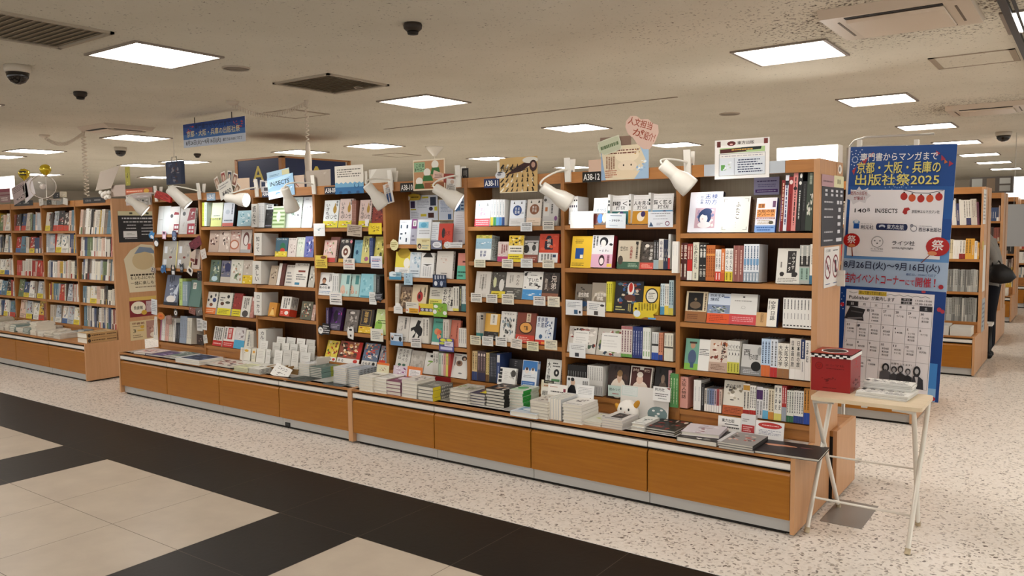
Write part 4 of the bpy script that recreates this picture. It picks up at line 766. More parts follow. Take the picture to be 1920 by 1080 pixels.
F(3, 232, 366, 438, 'd9d5cd', 'p 1b1918 .15 .1 .45 .4 .3 .5 .12 .42 .1 .56 .4 .64 .55 .9 .78 .86 .7 .7 .95 .55 .9 .3 .75 .25 .85 .06 .6 .08 .68 .3 .5 .4 .35 .06', 'white book with leaping black animal', t=.024)
SP(3, 368, 430, 2, 440, 'd8d3c8', 'k .25 .3 .75 .95 1 55524a', 'cream spines with brown titles')
F(3, 455, 562, 448, '4f9c8a', 'r 0 .0 1 .1 e0ddd4;e .4 .5 .24 .12 cf8a60;e .6 .44 .2 .14 d86a4a;e .62 .32 .18 .1 e09070;n .3 .3 .9 .7 8 4 3a7a4c,8a5a3a;l .2 .82 .9 .9 1 2a5a50', 'green book with peaches', t=.024)
SP(3, 566, 620, 2, 455, 'd3cbc0', 'k .25 .3 .75 .9 1 6a6256', 'grey spines beside the peach book')
F(3, 628, 715, 465, 'c4705a', 'k .6 .3 .78 .9 1 7a3424;e .15 .4 .06 .03 7a3424', 'terracotta book', t=.02)
SP(3, 718, 795, 4, 540, 'ddd8cf', 'k .25 .2 .75 .95 1 777', 'small cream paperback spines')
LEAN = 16
F(4, 100, 232, 735, 'd3d0c8', 'v .12 .5 .35 .96 33302e 海と山;v .42 .4 .6 .96 33302e うみべ;v .66 .4 .84 .96 33302e のもり;e .3 .26 .12 .06 4a6a5a;e .62 .26 .12 .06 4a6a5a', 'white book with two green hills', t=.02)
F(4, 240, 372, 760, 'bdb6ab', 'n 0 0 1 1 26 6 a8a196,c8c2b8,b0a99e', 'greyish patterned book', t=.03)
F(4, 376, 470, 780, 'dedbd4', 'e .6 .6 .3 .04 7aa04a;e .7 .85 .25 .06 33302e;p 7aa04a .3 .4 .7 .6 .72 .58 .34 .36', 'white book with green brush stroke', t=.018)
SP(4, 470, 522, 2, 765, 'd6d2c8', 'v .15 .5 .85 .95 4a4640 山歩', 'tall grey-white spines')
for i, (c, nm) in enumerate((('b9c8b0', 'sage'), ('d8d4ca', 'ivory'), ('d89a94', 'rose'), ('d8cc6a', 'lemon'), ('b03a34', 'red'))):
    SP(4, 526+i*23, 548+i*23, 1, 780+i*2, c, 'k .25 .5 .75 .9 1 666', nm+' narrow spine')
F(4, 640, 795, 790, 'dedad2', 'e .68 .82 .16 .1 3a2c24;e .7 .8 .08 .06 c8a890;e .42 .6 .2 .12 8a6a54;e .4 .62 .1 .07 4a3428;l .1 .9 .5 .96 1 333;k .1 .5 .2 .86 1 333;e .55 .2 .12 .03 777', 'white book with sketched animals', t=.02)
# ---- A38-09
bay(4); crop(460, 320, 5.4); LEAN = 9
for i, (a, b, y, c, nm) in enumerate(((782, 930, 300, 'dde2e2', 'pale blue-lit'), (938, 1070, 285, 'd2bfb8', 'first pinkish'), (1142, 1262, 296, 'cdb6ae', 'second pinkish'))):
    F(0, a, b, y, c, 'v .12 .3 .4 .9 3a3a3a いきもの;t .3 .3 .9 .5 3a3a3a ハンセ;e .74 .66 .12 .14 a8842c;e .74 .7 .05 .2 a8842c;v .8 .78 .94 .98 2a2a2a 南極;r 0 0 1 .24 d8cc2c;n 0 0 1 .26 12 3 c8502c,e8e0c0,5a8a3a', nm+' gold-stamped book', t=.022)
SP(0, 1078, 1120, 2, 300, '8a5a4c', 'k .3 .2 .7 .9 1 c8a89c', 'brown spines between the pinkish books')
F(0, 1276, 1385, 370, '7c2a1e', 'n 0 .3 1 1 18 4 5a1a14,a84a30,3a1410;r 0 0 1 .3 8a3020', 'dark red book behind the yellow sign', t=.022)
crop(460, 320, 5.4); LEAN = 11
F(1, 782, 905, 705, 'd7b8ae', 'n .02 .2 .98 .98 14 5 b84a4c,3a2a28,e0ccc0,8a9a6a;v .36 .45 .62 .92 e8e0d8 大阪;r 0 0 1 .2 c04a44', 'pink picnic-print book', t=.02)
F(1, 842, 935, 672, 'b8837a', 'n 0 .1 1 .98 16 6 7a3a34,d8b0a4,4a2a28', 'rose book behind the pink one', dy=.04, t=.02)
F(1, 940, 1062, 690, '262120', 'e .55 .45 .36 .28 e0d8cc;e .52 .45 .2 .16 6a3a24;e .52 .45 .08 .06 d8d0c4;t .1 .82 .7 .96 d8d4c8 喫茶;e .9 .88 .1 .07 d88a94;r 0 0 1 .16 c8a040', 'black book with doughnut plate', t=.02)
F(1, 1086, 1168, 702, '6fa0b4', 'e .4 .46 .16 .1 24506c;l .1 .8 .9 .92 2 3a6a80;n 0 .1 1 .9 8 2 5a90a8,7fb0c0', 'blue book with dark round mark', t=.02)
F(1, 1168, 1252, 662, 'cfc77a', 'k .2 .4 .9 .92 3 55502c;e .6 .15 .25 .08 a85a8c;n 0 .1 1 .9 8 3 e8e4b0,8aa05a', 'yellow-green book', t=.02)
SP(1, 1254, 1290, 2, 680, '2a3c6c', 'k .3 .3 .7 .9 1 8a9ac8', 'navy spines')
F(1, 1292, 1385, 668, 'c6bd62', 'n 0 .1 1 .98 14 4 4a4a2a,e0dca0,8a8a3a', 'olive leafy book', t=.02)
crop(460, 500, 4.907)
F(2, 662, 792, 55, 'e6e4e0', 'e .38 .66 .14 .12 5a3424;e .38 .6 .12 .1 b88a6c;p 1c1c1e .06 .44 .3 .52 .5 .5 .72 .44;k .7 .55 .9 .95 2 555;t .1 .28 .85 .4 1c1c1c 私の仕事;l .1 .06 .9 .2 2 6a8ab0', 'white book with man in suit', t=.02)
SP(2, 800, 858, 3, 62, 'dcdcd8', 'k .25 .2 .75 .9 1 888', 'white-grey spines right of the suited man')
F(2, 862, 950, 68, 'b6d2cc', 'r .6 .55 .9 .95 5a8a8c;e .3 .3 .24 .2 d8b8a4;t .1 .1 .8 .3 c89a80 101', 'mint and peach book, left copy', t=.02)
F(2, 935, 1040, 70, 'b2cec8', 'r .6 .55 .9 .95 4a8a88;e .3 .3 .24 .2 d8b8a4;t .1 .1 .8 .3 c89a80 101', 'mint and peach book, right copy', t=.02, dy=.014)
F(2, 1044, 1172, 66, '8cc4d0', 'n .1 .1 .9 .95 18 6 a4d4dc,78b4c4,6aa8b8;r .1 .02 .9 .08 4a90a4', 'turquoise book', t=.018)
SP(2, 1178, 1200, 2, 72, '8a9a98', 'k .3 .2 .7 .9 1 d8d8d4', 'grey-green spines')
SP(2, 1204, 1236, 1, 90, '2a2c2c', 'k .3 .2 .7 .9 1 777', 'black spine behind the speech cards')
LEAN = 14
F(3, 770, 868, 372, '3a1a4c', 'n 0 .2 1 1 16 3 6a2a8a,c83a9a,22102e,8a4ac0;e .45 .6 .2 .26 1a0c22;r 0 0 1 .3 4a4454;l .1 .06 .9 .24 3 a8a0b4', 'purple and magenta book', t=.03)
SP(3, 740, 768, 1, 378, '3a2a4c', 'k .3 .2 .7 .9 1 9a8aa8', 'dark violet spine')
F(3, 904, 1022, 395, '6a625c', 'n 0 0 1 1 24 5 3a3430,8a827a,b0a8a0,55504a;e .5 .85 .2 .06 c8c0b8', 'grey stone-textured book', t=.022)
F(3, 1036, 1158, 392, '2c2420', 'o .1 .32 .8 .96 .02 b89a5a;v .3 .4 .6 .92 c8a45c 珈琲;r 0 0 1 .28 d8b02c;n 0 0 1 .28 10 2 8a3a20,e8d080', 'black book with gold label and yellow band', t=.022)
F(3, 1180, 1290, 392, 'cddc9a', 'e .3 .35 .3 .2 8ab84a;l .2 .4 .95 .6 2 4a6a30;n .1 .62 .95 .98 10 3 e4ecd0,a8c878', 'light green book', t=.022)
LEAN = 20
F(4, 722, 828, 680, 'd8c24a', 'n 0 .2 1 1 24 4 8a3a20,3a2a1a,e8d8a0,c84a30,5a7a3a;r 0 0 1 .2 e4e0d4;e .8 .1 .12 .06 b83024;l .05 .04 .6 .16 1 333', 'yellow magazine of food photographs', t=.006)
F(4, 838, 1040, 690, '8a4a34', 'n 0 .24 1 1 60 6 e8d0a8,c83a2c,3a2418,d89a5c,f0e0c8,5a3a2a;r 0 0 1 .22 dedad2;e .82 .12 .1 .08 b83024;t .04 .04 .3 .18 2a2a2a るる;r .84 .22 1 1 b82a20', 'red magazine crowded with faces', t=.006)
F(4, 1062, 1200, 706, '5c6a80', 'n 0 .24 1 1 44 7 e0d8d0,3a4a6c,c84a3a,2a2a30,d8a878;r 0 0 1 .22 d8d4cc;t .06 .04 .6 .18 1a1a1a るもま;e .8 .1 .1 .08 222', 'blue-grey magazine crowded with people', t=.006)
F(4, 1212, 1290, 730, '8a8890', 'n 0 .3 1 1 22 8 e0dcd8,3a3a44,b84a40,d0a080;r .05 .1 .8 .34 c83a24', 'grey magazine with red box', t=.006)
# ---- A38-08
bay(5); crop(460, 320, 5.4); LEAN = 9
SP(0, 60, 118, 1, 335, 'dcd9d2', 'v .2 .1 .8 .92 2a2a28 読んで', 'white section box lettered in black', dep=.17, dy=-.02)
SP(0, 124, 190, 5, 328, 'e0e2e2', 'k .3 .2 .7 .9 1 889', 'white spines beside the section box', dep=.14)
F(0, 192, 268, 338, '1e1f20', 'r .02 .78 .98 .98 d4d8d8;r .2 .9 .8 .94 333;r .2 .82 .8 .87 333;n .05 .25 .95 .72 12 2 3a3c3e,121314,5a5c5e;l .1 .04 .9 .14 1 889', 'black and white small book', t=.02)
F(0, 264, 388, 360, 'c9dcb4', 'r 0 .84 1 .92 7a9a5c;r 0 .66 1 .74 7a9a5c;r 0 .48 1 .56 7a9a5c;r 0 .3 1 .38 7a9a5c;r 0 .12 1 .2 7a9a5c;e .5 .52 .16 .24 e8ecd8', 'green-striped book', t=.015)
F(0, 388, 556, 270, 'dde8e4', 'n .1 .35 .9 .95 24 7 7a9a8c,3a5a5c,b0c8c0,556;k .08 .6 .2 .95 1 2a3a3a', 'pale green illustrated magazine', t=.01, dy=.02)
F(0, 566, 672, 265, 'e4eaee', 'l .2 .9 .5 .95 1 889;n .1 .2 .9 .8 10 4 d0d8e0,c8ccd8,b8b0c0', 'pale lit magazine by the post', t=.01, dy=.02)
SP(1, 88, 165, 1, 632, 'dcd8d0', 'v .25 .15 .75 .85 2a2a28 知って', 'white section box lettered in black', dep=.17, dy=-.02)
F(1, 298, 418, 680, '3c5c6c', 't .1 .88 .9 .97 e8e4d8 ローカル;e .6 .5 .24 .24 2a6a4c;e .6 .34 .2 .12 b83a2c;r 0 0 1 .28 d8c43a;n 0 .04 1 .3 8 2 2a2a24,e8dca0', 'teal magazine with green figure', t=.008)
F(1, 425, 508, 682, 'cfc4bc', 't .1 .88 .9 .97 2a2420 ローカル;n .1 .1 .9 .8 14 4 b8a8a0,8a7a74,e0d4cc', 'pale grey-pink magazine', t=.008)
F(1, 505, 590, 675, 'cdd3c4', 't .1 .88 .9 .97 3a3a30 ローカル;n .1 .1 .9 .8 14 5 a8b89c,8a9a7c,e4e0d4', 'pale green-grey magazine', t=.008, dy=.006)
F(1, 592, 684, 665, '6a70a8', 'n .05 .05 .95 .95 24 6 e0e0ec,3a4a9c,b86a9c,24306a', 'blue and violet patterned magazine', t=.008)
crop(460, 320, 5.4)
SP(2, 72, 160, 1, 915, 'd8d4cb', 'v .3 .1 .75 .85 2a2a28 美しい', 'white section box lettered in black', dep=.17, dy=-.02)
crop(460, 500, 4.907); LEAN = 14
F(2, 212, 280, -10, 'b9a892', 'n .1 .1 .9 .95 14 3 7a6a58,d8ccb8,5a4a3c', 'tan magazine on the left', t=.008, dy=.02)
F(2, 284, 345, -30, '5a2c24', 'n .1 .1 .9 .95 12 3 3a1a14,8a4a3a;r 0 0 .45 1 e0dcd4', 'maroon book with white edge', t=.02)
F(2, 350, 440, -15, 'd6d0c6', 't .2 .88 .9 .98 2a2420 ローカル;l .2 .1 .8 .7 4 777', 'cream magazine with black masthead', t=.006, dy=.012)
F(2, 428, 556, -30, 'dcd7cd', 't .2 .9 .95 .99 2a2420 ローカル;r .3 .62 .8 .7 7a3424;l .2 .28 .9 .56 3 333;r .16 .08 .5 .18 3a7a98', 'cream magazine with blue box at its foot', t=.006, dy=-.003)
F(2, 574, 628, -5, 'b8b4aa', 'n 0 .1 1 .95 14 3 6a6a60,3a3a34,d8d4c8', 'grey-green magazine by the post', t=.006)
SP(3, 80, 150, 1, 235, 'dad6cd', 'v .3 .1 .78 .9 2a2a28 ローカル', 'white section box lettered in black', dep=.17, dy=-.02)
F(3, 205, 275, 330, 'c98a34', 'p e8c070 .2 .1 .5 .7 .8 .1;e .55 .56 .08 .06 7a3a1a', 'ochre book with pale triangle', t=.03, sart='r 0 0 1 1 b87a2c')
F(3, 312, 400, 275, 'ddd9d0', 'k .2 .4 .9 .92 3 333;r 0 0 1 .36 c8442c;e .68 .17 .2 .1 e8e0d8;l .08 .1 .4 .26 2 f0c0b0', 'white book with vermilion band', t=.075, sart='r 0 0 1 .36 c8442c;k .1 .4 .9 .95 4 777')
F(3, 500, 600, 320, '5c5a4a', 'n 0 .1 1 .95 22 5 c8a878,8a3a2c,2a2a24,d8d0c0', 'dark book with orange fragments', t=.02)
F(3, 604, 634, 350, 'b89a8c', 'n 0 .1 1 .95 8 2 8a3a30,e0d4cc', 'narrow pink-brown book by the post', t=.015)
SP(4, 118, 190, 1, 575, 'd8d5cd', 'v .25 .2 .8 .92 2a2a28 カルチャ', 'white section box lettered in black', dep=.17, dy=-.03)
# ---- A38-07
bay(6); crop(270, 330, 5.4); LEAN = 9
SP(0, 588, 610, 1, 268, 'cfd84a', 'k .3 .2 .7 .9 1 6a7020', 'lime spine', dep=.14)
SP(0, 611, 634, 1, 266, 'd8ece4', 'k .3 .2 .7 .9 1 7a9a90', 'bright white-green spine', dep=.14)
F(0, 634, 680, 270, 'a9b06a', 'r 0 0 1 .34 4a4c30;r 0 .36 1 .5 c8cc9a', 'olive book behind the pale yellow one', t=.02, dy=.03)
F(0, 672, 780, 270, 'dfe6cc', 'r 0 0 1 .36 d8e08c;t .1 .26 .9 .36 3a4a3a 山の仕事;l .2 .4 .8 .5 1 8a9a8a', 'pale yellow-green book', t=.02)
F(0, 790, 900, 268, 'd3dae4', 'k .72 .5 .9 .95 1 3a4a5c;e .4 .6 .2 .1 b8c4d0;l .1 .18 .9 .3 1 5a6a7a;r 0 0 1 .14 c86a5c', 'pale blue book with coral foot', t=.022, sart='r 0 0 1 1 1c2428')
F(0, 940, 1080, 350, 'a8ccd8', 'n .05 .1 .95 .95 18 4 e4f0f4,5a9ab0,d8ecf4', 'bright blue book under the lamp', t=.018)
F(1, 650, 748, 550, 'b39c8c', 'n 0 .1 1 .95 14 3 7a4a3a,e0d0c4,4a2a24', 'brown illustrated book at the left end', t=.015)
F(1, 750, 862, 552, 'c2b0a2', 'n 0 .1 1 .95 18 5 3a2a24,8a5a4a,e4d8cc;e .6 .85 .25 .1 d8c8bc', 'beige comic book', t=.015)
F(1, 850, 966, 548, 'c9aca0', 'e .5 .35 .4 .22 b06a4a;e .5 .35 .3 .16 e0ccc0;n 0 .55 1 .98 12 4 e8dcd4,a84a3c,5a3a34', 'pink and brown noodle-print book', t=.015, dy=.004)
F(1, 970, 1075, 545, 'd0c6be', 'e .5 .6 .3 .3 6a3a34;e .5 .55 .2 .22 e4dcd8;r .7 .1 .98 .4 c8584a;r 0 0 1 .14 aaa', 'grey book with dark arch', t=.015)
F(2, 660, 760, 850, '5a6a58', 'n 0 0 1 1 26 5 2a3a30,8a9a80,c8ccb8,3a5a6c;e .5 .16 .3 .12 b8d0d8', 'green forest book', t=.014)
F(2, 770, 868, 856, '6a6a7c', 'n 0 .3 1 1 18 6 3a3a5c,a89a8c,2a2a3a;r 0 0 1 .26 c0b8ac;e .65 .7 .3 .2 2c3058', 'slate book with dark blue form', t=.014)
F(2, 866, 988, 848, 'cfcdc0', 'n .05 .05 .95 .9 26 7 7a8a6a,4a5a44,e4e0d4,a8785a', 'white and green botanical book', t=.014)
F(2, 992, 1090, 850, 'bdb2a4', 'r 0 0 1 .36 d8b828;n 0 0 1 .34 8 2 8a6a1a,e8dca0;n 0 .4 1 .98 10 3 8a7a6c,d8ccc0', 'beige book with yellow band', t=.014)
crop(270, 500, 5.4); LEAN = 13
F(3, 612, 718, 255, 'dedad0', 'e .4 .78 .1 .07 2a2a2a;e .2 .62 .08 .06 3a3a3a;e .75 .64 .18 .1 2a3a6c;e .5 .42 .16 .08 7a4a34;e .8 .86 .08 .08 555;r 0 0 1 .28 d8702c;l .1 .06 .9 .22 2 f0d0a8', 'white animal-silhouette book, orange band', t=.022)
F(3, 735, 868, 262, 'd8d4c8', 'e .7 .82 .1 .08 2a2a28;e .3 .5 .14 .08 5a3a28;e .7 .56 .18 .06 4a4a3c;l .1 .6 .5 .82 2 444;r 0 0 1 .3 d8cc2c;l .1 .06 .9 .24 3 6a6420', 'white animal-silhouette book, yellow band', t=.022)
F(3, 884, 970, 270, '8a2a24', 'n .1 .35 .9 .95 8 2 6a1a18,b04038;r 0 0 1 .3 d8c82c;l .1 .06 .9 .24 2 5a5420', 'dark red book with yellow band', t=.022)
F(3, 972, 1062, 300, 'd4cfc4', 'k .2 .4 .8 .92 3 33302c;e .5 .16 .34 .16 4a4440', 'cream book with brush writing', t=.02)
F(3, 1068, 1100, 305, 'b0786c', 'r .2 .8 .8 .95 e0d4cc;n .1 .1 .9 .7 6 2 8a4a40,d8a89c', 'rose book by the post', t=.02)
F(4, 690, 782, 605, 'd4d0c8', 'k .1 .3 .9 .95 4 3a3836;r 0 0 1 .28 b82c24;l .1 .06 .9 .2 1 e8b0a8', 'white book with red band, left', t=.02)
F(4, 790, 900, 610, 'dcd4cc', 'r .36 .4 .8 .95 b83830;v .42 .44 .7 .92 e0c8c0 読書;r 0 0 1 .3 b82c24;l .1 .06 .9 .24 2 e8b0a8;k .04 .4 .3 .95 1 555', 'white book with red panel', t=.02)
F(4, 902, 1005, 615, 'cfc9c6', 'r 0 0 1 .4 4a9cc0;n .1 .42 .9 .95 14 4 8a7a78,e0dcd8,5a4a4c', 'grey book with sky blue band', t=.02)
F(4, 1010, 1070, 640, 'd8d4c4', 'k .3 .2 .8 .95 1 777', 'cream book', t=.02)
SP(4, 1072, 1110, 3, 655, 'cfcabc', 'k .3 .2 .7 .9 1 777', 'thin cream spines')
# ---- leftmost front bay
bay(7); crop(270, 330, 5.4); LEAN = 8
F(0, 128, 250, 305, 'dfe4e4', 'r .42 0 .46 1 c8d0d0;l .05 .5 .4 .54 1 999', 'plain pale booklet', t=.01)
F(0, 245, 345, 310, 'e2e0dc', 'e .22 .66 .14 .07 555;p 9a2430 .4 .7 .95 .7 .9 .78 .5 .8;r .5 0 1 .36 9a2438;r .58 .2 .76 .3 eee;r .8 .2 .96 .3 eee;r .58 .06 .76 .14 eee;r .8 .06 .96 .14 eee', 'white book with red house, left copy', t=.02)
F(0, 352, 430, 325, 'd4d0cb', 'e .5 .78 .2 .08 4a4a48;n .2 .1 .9 .6 8 3 c0b8b0,e0dcd4', 'pale grey book with dark dot', t=.02, dy=.006)
F(0, 425, 505, 322, 'dcd6d0', 'p 9a2430 0 .5 .3 .98 1 1 .95 .55;r .1 0 1 .4 b02434;r .3 .18 .55 .3 eee;r .65 .18 .9 .3 eee;r .3 .06 .55 .14 eee;r .65 .06 .9 .14 eee;n .3 .6 .95 .95 8 3 e4dcd8', 'white book with red house, right copy', t=.02, dy=-.004)
F(1, 180, 325, 660, 'b4aca2', 'r 0 0 .94 1 aaa69c;r .1 .55 .3 .8 d8dce0;n .4 .3 .9 .95 10 3 8a8a86,c8c4bc;r .08 .12 .3 .32 d4d8dc;e .55 .4 .1 .04 7a3a30;r .94 0 1 1 d8c878', 'grey magazine with yellow edge, left copy', t=.006)
F(1, 328, 468, 655, 'b0a89e', 'r .1 .55 .3 .8 d8dce0;n .4 .3 .9 .95 10 4 8a8a86,c8c4bc;r .08 .12 .3 .32 d4d8dc;e .5 .4 .1 .04 7a3a30;r .92 0 1 1 d8c878', 'grey magazine with yellow edge, right copy', t=.006, dy=-.004)
F(1, 480, 560, 740, 'cdbcb0', 'r .2 .2 .7 .5 6a2a2c;n .1 .5 .9 .95 8 3 e0d4cc,9a7a70', 'pale brown booklet', t=.008)
crop(270, 500, 5.4); LEAN = 12
F(2, 195, 330, 85, '6c7488', 'k .2 .7 .6 .98 3 2a2c34;e .5 .2 .34 .12 e4e0dc;n 0 .2 1 .7 16 5 9aa4bc,3a4664,d8dce4;p c8d0dc .6 .4 .95 .75 .9 .35;r 0 0 1 .1 22262e', 'blue-grey picture book with white cat shape', t=.012)
SP(2, 358, 388, 1, 120, 'b8d07a', 'k .3 .2 .7 .9 1 6a7a3a', 'light green spine', dep=.15)
SP(2, 390, 440, 3, 150, '8aa0a8', 'k .3 .2 .7 .9 1 e0e4e4', 'grey-blue spines', dep=.15)
F(2, 445, 560, 135, '5f7d74', 'r .2 .66 .5 .9 e0dcd0;l .24 .7 .46 .86 3 333', 'dark green book with white label', t=.03)
X = 95
for i, (c, n, s) in enumerate((('d9d4cc', 3, 505), ('b06a84', 1, 500), ('dcd8d0', 2, 500), ('d0a090', 2, 505), ('cfc6b4', 2, 508), ('e0dcd4', 1, 515), ('1f2228', 2, 560), ('8d98a8', 4, 490), ('d4cdbc', 3, 510))):
    wdt = (32, 17, 17, 17, 20, 22, 19, 17, 16)[i]/(1 if i else 1.7)
    SP(3, X, X+wdt*n, n, s+(8 if i > 3 else 0), c, 'k .3 .2 .7 .9 1 777', ('white', 'mauve', 'ivory', 'salmon', 'sand', 'bright white', 'black', 'grey-blue', 'cream')[i]+' tall thin spine'+('s' if n > 1 else ''), dep=.15, lean=6)
    X += wdt*n+3
LEAN = 12
# ---- stacks on the low cabinets
WB = 'ddd9cf'
crop(640, 640, 3.692)
E1 = 'in the stack at the left end of the right-hand cabinet'
SL(122, 340, 216, 5, 236, .19, WB, 'n .1 .1 .9 .9 10 3 c8c4bc,b8b4ae;t .2 .4 .8 .6 555 京都本', 'thick white book', 'in the first stack right of the cabinet joint', spine='l')
SL(218, 352, 310, 5, 252, .19, 'e2ded6', 'l .1 .2 .9 .8 4 aaa', 'floppy white book', 'in the second stack right of the cabinet joint', spine='l', jit=.007)
SL(312, 366, 412, 4, 270, .19, '7c3f58', 'n 0 0 1 1 20 3 b87a98,d8c0cc,5a2a44;r .1 .5 .7 .8 e0d4dc', 'plum-covered book', 'in the third stack right of the cabinet joint')
SL(418, 384, 522, 5, 262, .19, 'd6d2ca', 'n .1 .1 .9 .9 18 5 8a8480,c8c4c0,55504c', 'cream book', 'in the fourth stack right of the cabinet joint', spine='l')
SL(524, 402, 632, 4, 306, .20, '6f6e68', 'n 0 0 1 1 16 6 8a8880,55544e,a8a69c;l .2 .3 .8 .6 2 d0ccc0', 'grey book with yellow-striped spine', 'beside the plum stack', sart='r 0 0 .38 1 d8c42c;k .42 .2 .95 .8 6 d8d4cc')
SL(748, 418, 872, 4, 325, .19, 'b7b3a8', 'n 0 0 1 1 26 4 7a7a6c,d8d4c8,8a9a5a,55504a', 'white-edged landscape book', 'left of the yellow and purple stack', spine='l')
SL(874, 428, 990, 4, 352, .17, '3a3350', 'n 0 0 1 1 14 5 d8c43a,5a4a8a,c86a4a,2a2440;r .5 .2 1 .8 d8c83a', 'purple and yellow book', 'in the low stack by the green stack', spine='l')
SL(996, 445, 1126, 6, 322, .19, '241f1e', 'n 0 0 1 1 26 7 8a6a54,c8b098,3a302a,e0d4c4', 'black-spined book', 'in the tall stack at the middle of the cabinet', sart='r 0 0 1 1 1a1716')
SL(1146, 452, 1255, 6, 330, .18, 'd2d8cc', 'e .5 .5 .3 .2 4a9a54;l .1 .7 .9 .9 2 3a5a3a;r .1 .1 .9 .3 b8d0b0', 'green-spined book', 'in the stack with green cover bands', sart='r 0 0 .5 1 2f9a40;r .5 0 1 1 c8d4c4')
p = on(cx(1166), cy(512), z=LZ); ST(p.x, p.y, LZ, .19, .14, .03, 1, 'c8d0d8', 'r .1 .35 .9 .95 7a9ab4;e .5 .6 .3 .2 dfe3e8;l .1 .06 .8 .26 2 aab', 'single shrink-wrapped blue booklet', 'lying before the green stack', spine='l')
SL(1308, 528, 1428, 6, 405, .19, 'cfc8bc', 'n .1 .1 .9 .9 20 4 8a6a54,55443a,d8d0c4', 'cream-edged book', 'in the stack left of the upright books', spine='l')
q = on(cx(1432), cy(540), z=LZ); xq = xat(cx(1522), q.y, LZ); hq = hat(cy(392), q, Vector((0, 0, 1)))
for i in range(5):
    t = (xq-q.x)/5; book(T(q.x+i*t, q.y, LZ+.0005), .19, hq, t*.97, 'c9cbcc', '', f'{ORD[i]} from the left of five books on edge on the cabinet', 'books stacked on the low cabinets', 'b', '', None, 'edge')
SL(1526, 560, 1660, 6, 428, .19, 'e0dcd4', 'n .2 .3 .8 .9 18 3 5a4a44,8a7a72,3a302c;l .1 .06 .9 .2 2 777', 'white book with grey-brown picture', 'in the stack right of the books on edge')
crop(1000, 700, 6.62)
SL(598, 632, 832, 2, 578, .2, 'd9d8ca', 'n 0 .3 1 1 20 7 c8cc8a,6a7a6a,e0dccc,3a4a5a', 'cream and green book', 'in the low pile before the kick board')
SL(836, 668, 1102, 4, 552, .19, 'd4cfca', 'r .25 .25 .8 .9 332c2c;n .25 .3 .8 .9 14 3 6a5a54,b09a90,241e1e;l .1 .05 .9 .2 1 777', 'white book with dark photograph', 'in the stack before the white plush')
SL(1205, 702, 1370, 2, 610, .19, 'dcdcd6', 'n .2 .3 .9 .8 12 3 3a4a44,7a8a80;l .1 .08 .9 .22 1 888', 'white picture book', 'in the low stack right of the white plush')
SL(1368, 716, 1752, 2, 660, .24, '2a2726', 'n 0 0 1 1 26 9 6a5a54,c8b8a8,1a1716,8a3a30', 'large dark magazine', 'on the cabinet below the green spines', spine='l')
crop(1190, 800, 4.8)
p = on(cx(450), cy(58), z=LZ); ST(p.x, .17, LZ, .2, .15, .02, 1, 'a02420', 'n 0 0 1 1 14 3 c83a30,7a1a18,1a1414', 'shiny red booklet', 'behind the large dark magazines', spine='l')
p = on(cx(368), cy(128), z=LZ); x1 = xat(cx(728), p.y, LZ); ST(p.x, p.y, LZ, x1-p.x, .24, .026, 1, '2c2a2a', 'n 0 0 1 1 26 5 e0dcd8,55504c,1c1a1a,8a8682', 'single thick black and white art book', 'under the shrink-wrapped magazine', spine='l')
p2 = on(cx(420), cy(70), z=LZ+.026); ST(p2.x, p.y+.04, LZ+.0262, .2, .19, .02, 1, 'c8c0c4', 'n 0 0 1 1 20 8 d8d4d8,a89aa0,8a5a5c,e8e4e4;r 0 0 .3 1 d0c8cc', 'single shrink-wrapped grey-pink magazine', 'lying on the black art book', rz=8)
SL(742, 190, 1066, 3, 128, .23, '8d8a86', 'n .1 .2 .9 .9 22 4 b84a3a,d8c0b0,55504c,c8c4be;r 0 0 .12 1 ccc', 'grey photo book', 'in the pile beside the large black book', spine='r', sart='r 0 0 1 1 3a3836')
p = on(cx(1068), cy(232), z=LZ); ST(p.x, p.y-.01, LZ, .31, .24, .014, 1, '1d191b', 'e .3 .66 .26 .05 c88a6c;e .2 .62 .12 .05 d8a484;p c88a6c .1 .58 .3 .72 .52 .7 .5 .62 .3 .6;e .7 .68 .1 .03 7a4a48;e .85 .74 .08 .03 4a3436', 'large black book with reclining hand', 'at the right end of the cabinet', rz=3, spine='l')
# left-hand cabinet
crop(220, 640, 4.174)
def FL(xl, yb, w, h, t, cover, art, desc, where, rz=0, z=LZ, n=1):
    p = on(cx(xl), cy(yb), z=z); ST(p.x, p.y, z, w, h, t, n, cover, art, desc, where, spine='l', rz=rz)
FL(128, 95, .27, .2, .02, 'd6c4c0', 'n 0 0 1 1 22 3 c87a70,e8dcd4,8a6a70;r .05 .05 .95 .2 e4dcd8', 'single pink and white magazine', 'at the left end of the front island cabinet', rz=4)
FL(215, 108, .27, .2, .016, '5a4a78', 'n 0 0 1 1 20 4 8a7ab0,3a2c5a,c8b8d8,2a2040', 'single purple magazine', 'near the left end of the front island cabinet', rz=3)
FL(370, 112, .24, .2, .015, '6e7f7a', 'n 0 0 1 1 20 5 c8d0c8,3a4a4c,8a9a90;r 0 .1 .3 .9 dfe0dc', 'single grey-green magazine', 'between the purple and navy magazines', rz=2)
FL(452, 162, .34, .24, .02, 'd8d8d8', 'r .1 .12 .92 .95 2c3850;n .1 .12 .92 .95 24 6 4a5a7a,1a2438,6a7a98', 'large navy picture book', 'in the pile on the left-hand cabinet', n=2)
FL(690, 180, .33, .22, .014, 'd9d2c6', 'n 0 0 1 1 46 7 6a3a34,e8e2d8,a87a6c,3a2c2a', 'single white and maroon patterned booklet', 'left of the white booklet rack')
SL(908, 232, 1012, 4, 196, .17, 'cfcfa4', 'l .1 .2 .9 .8 3 888', 'pale yellow booklet', 'in the stack below the booklet rack', spine='l', jit=.008)
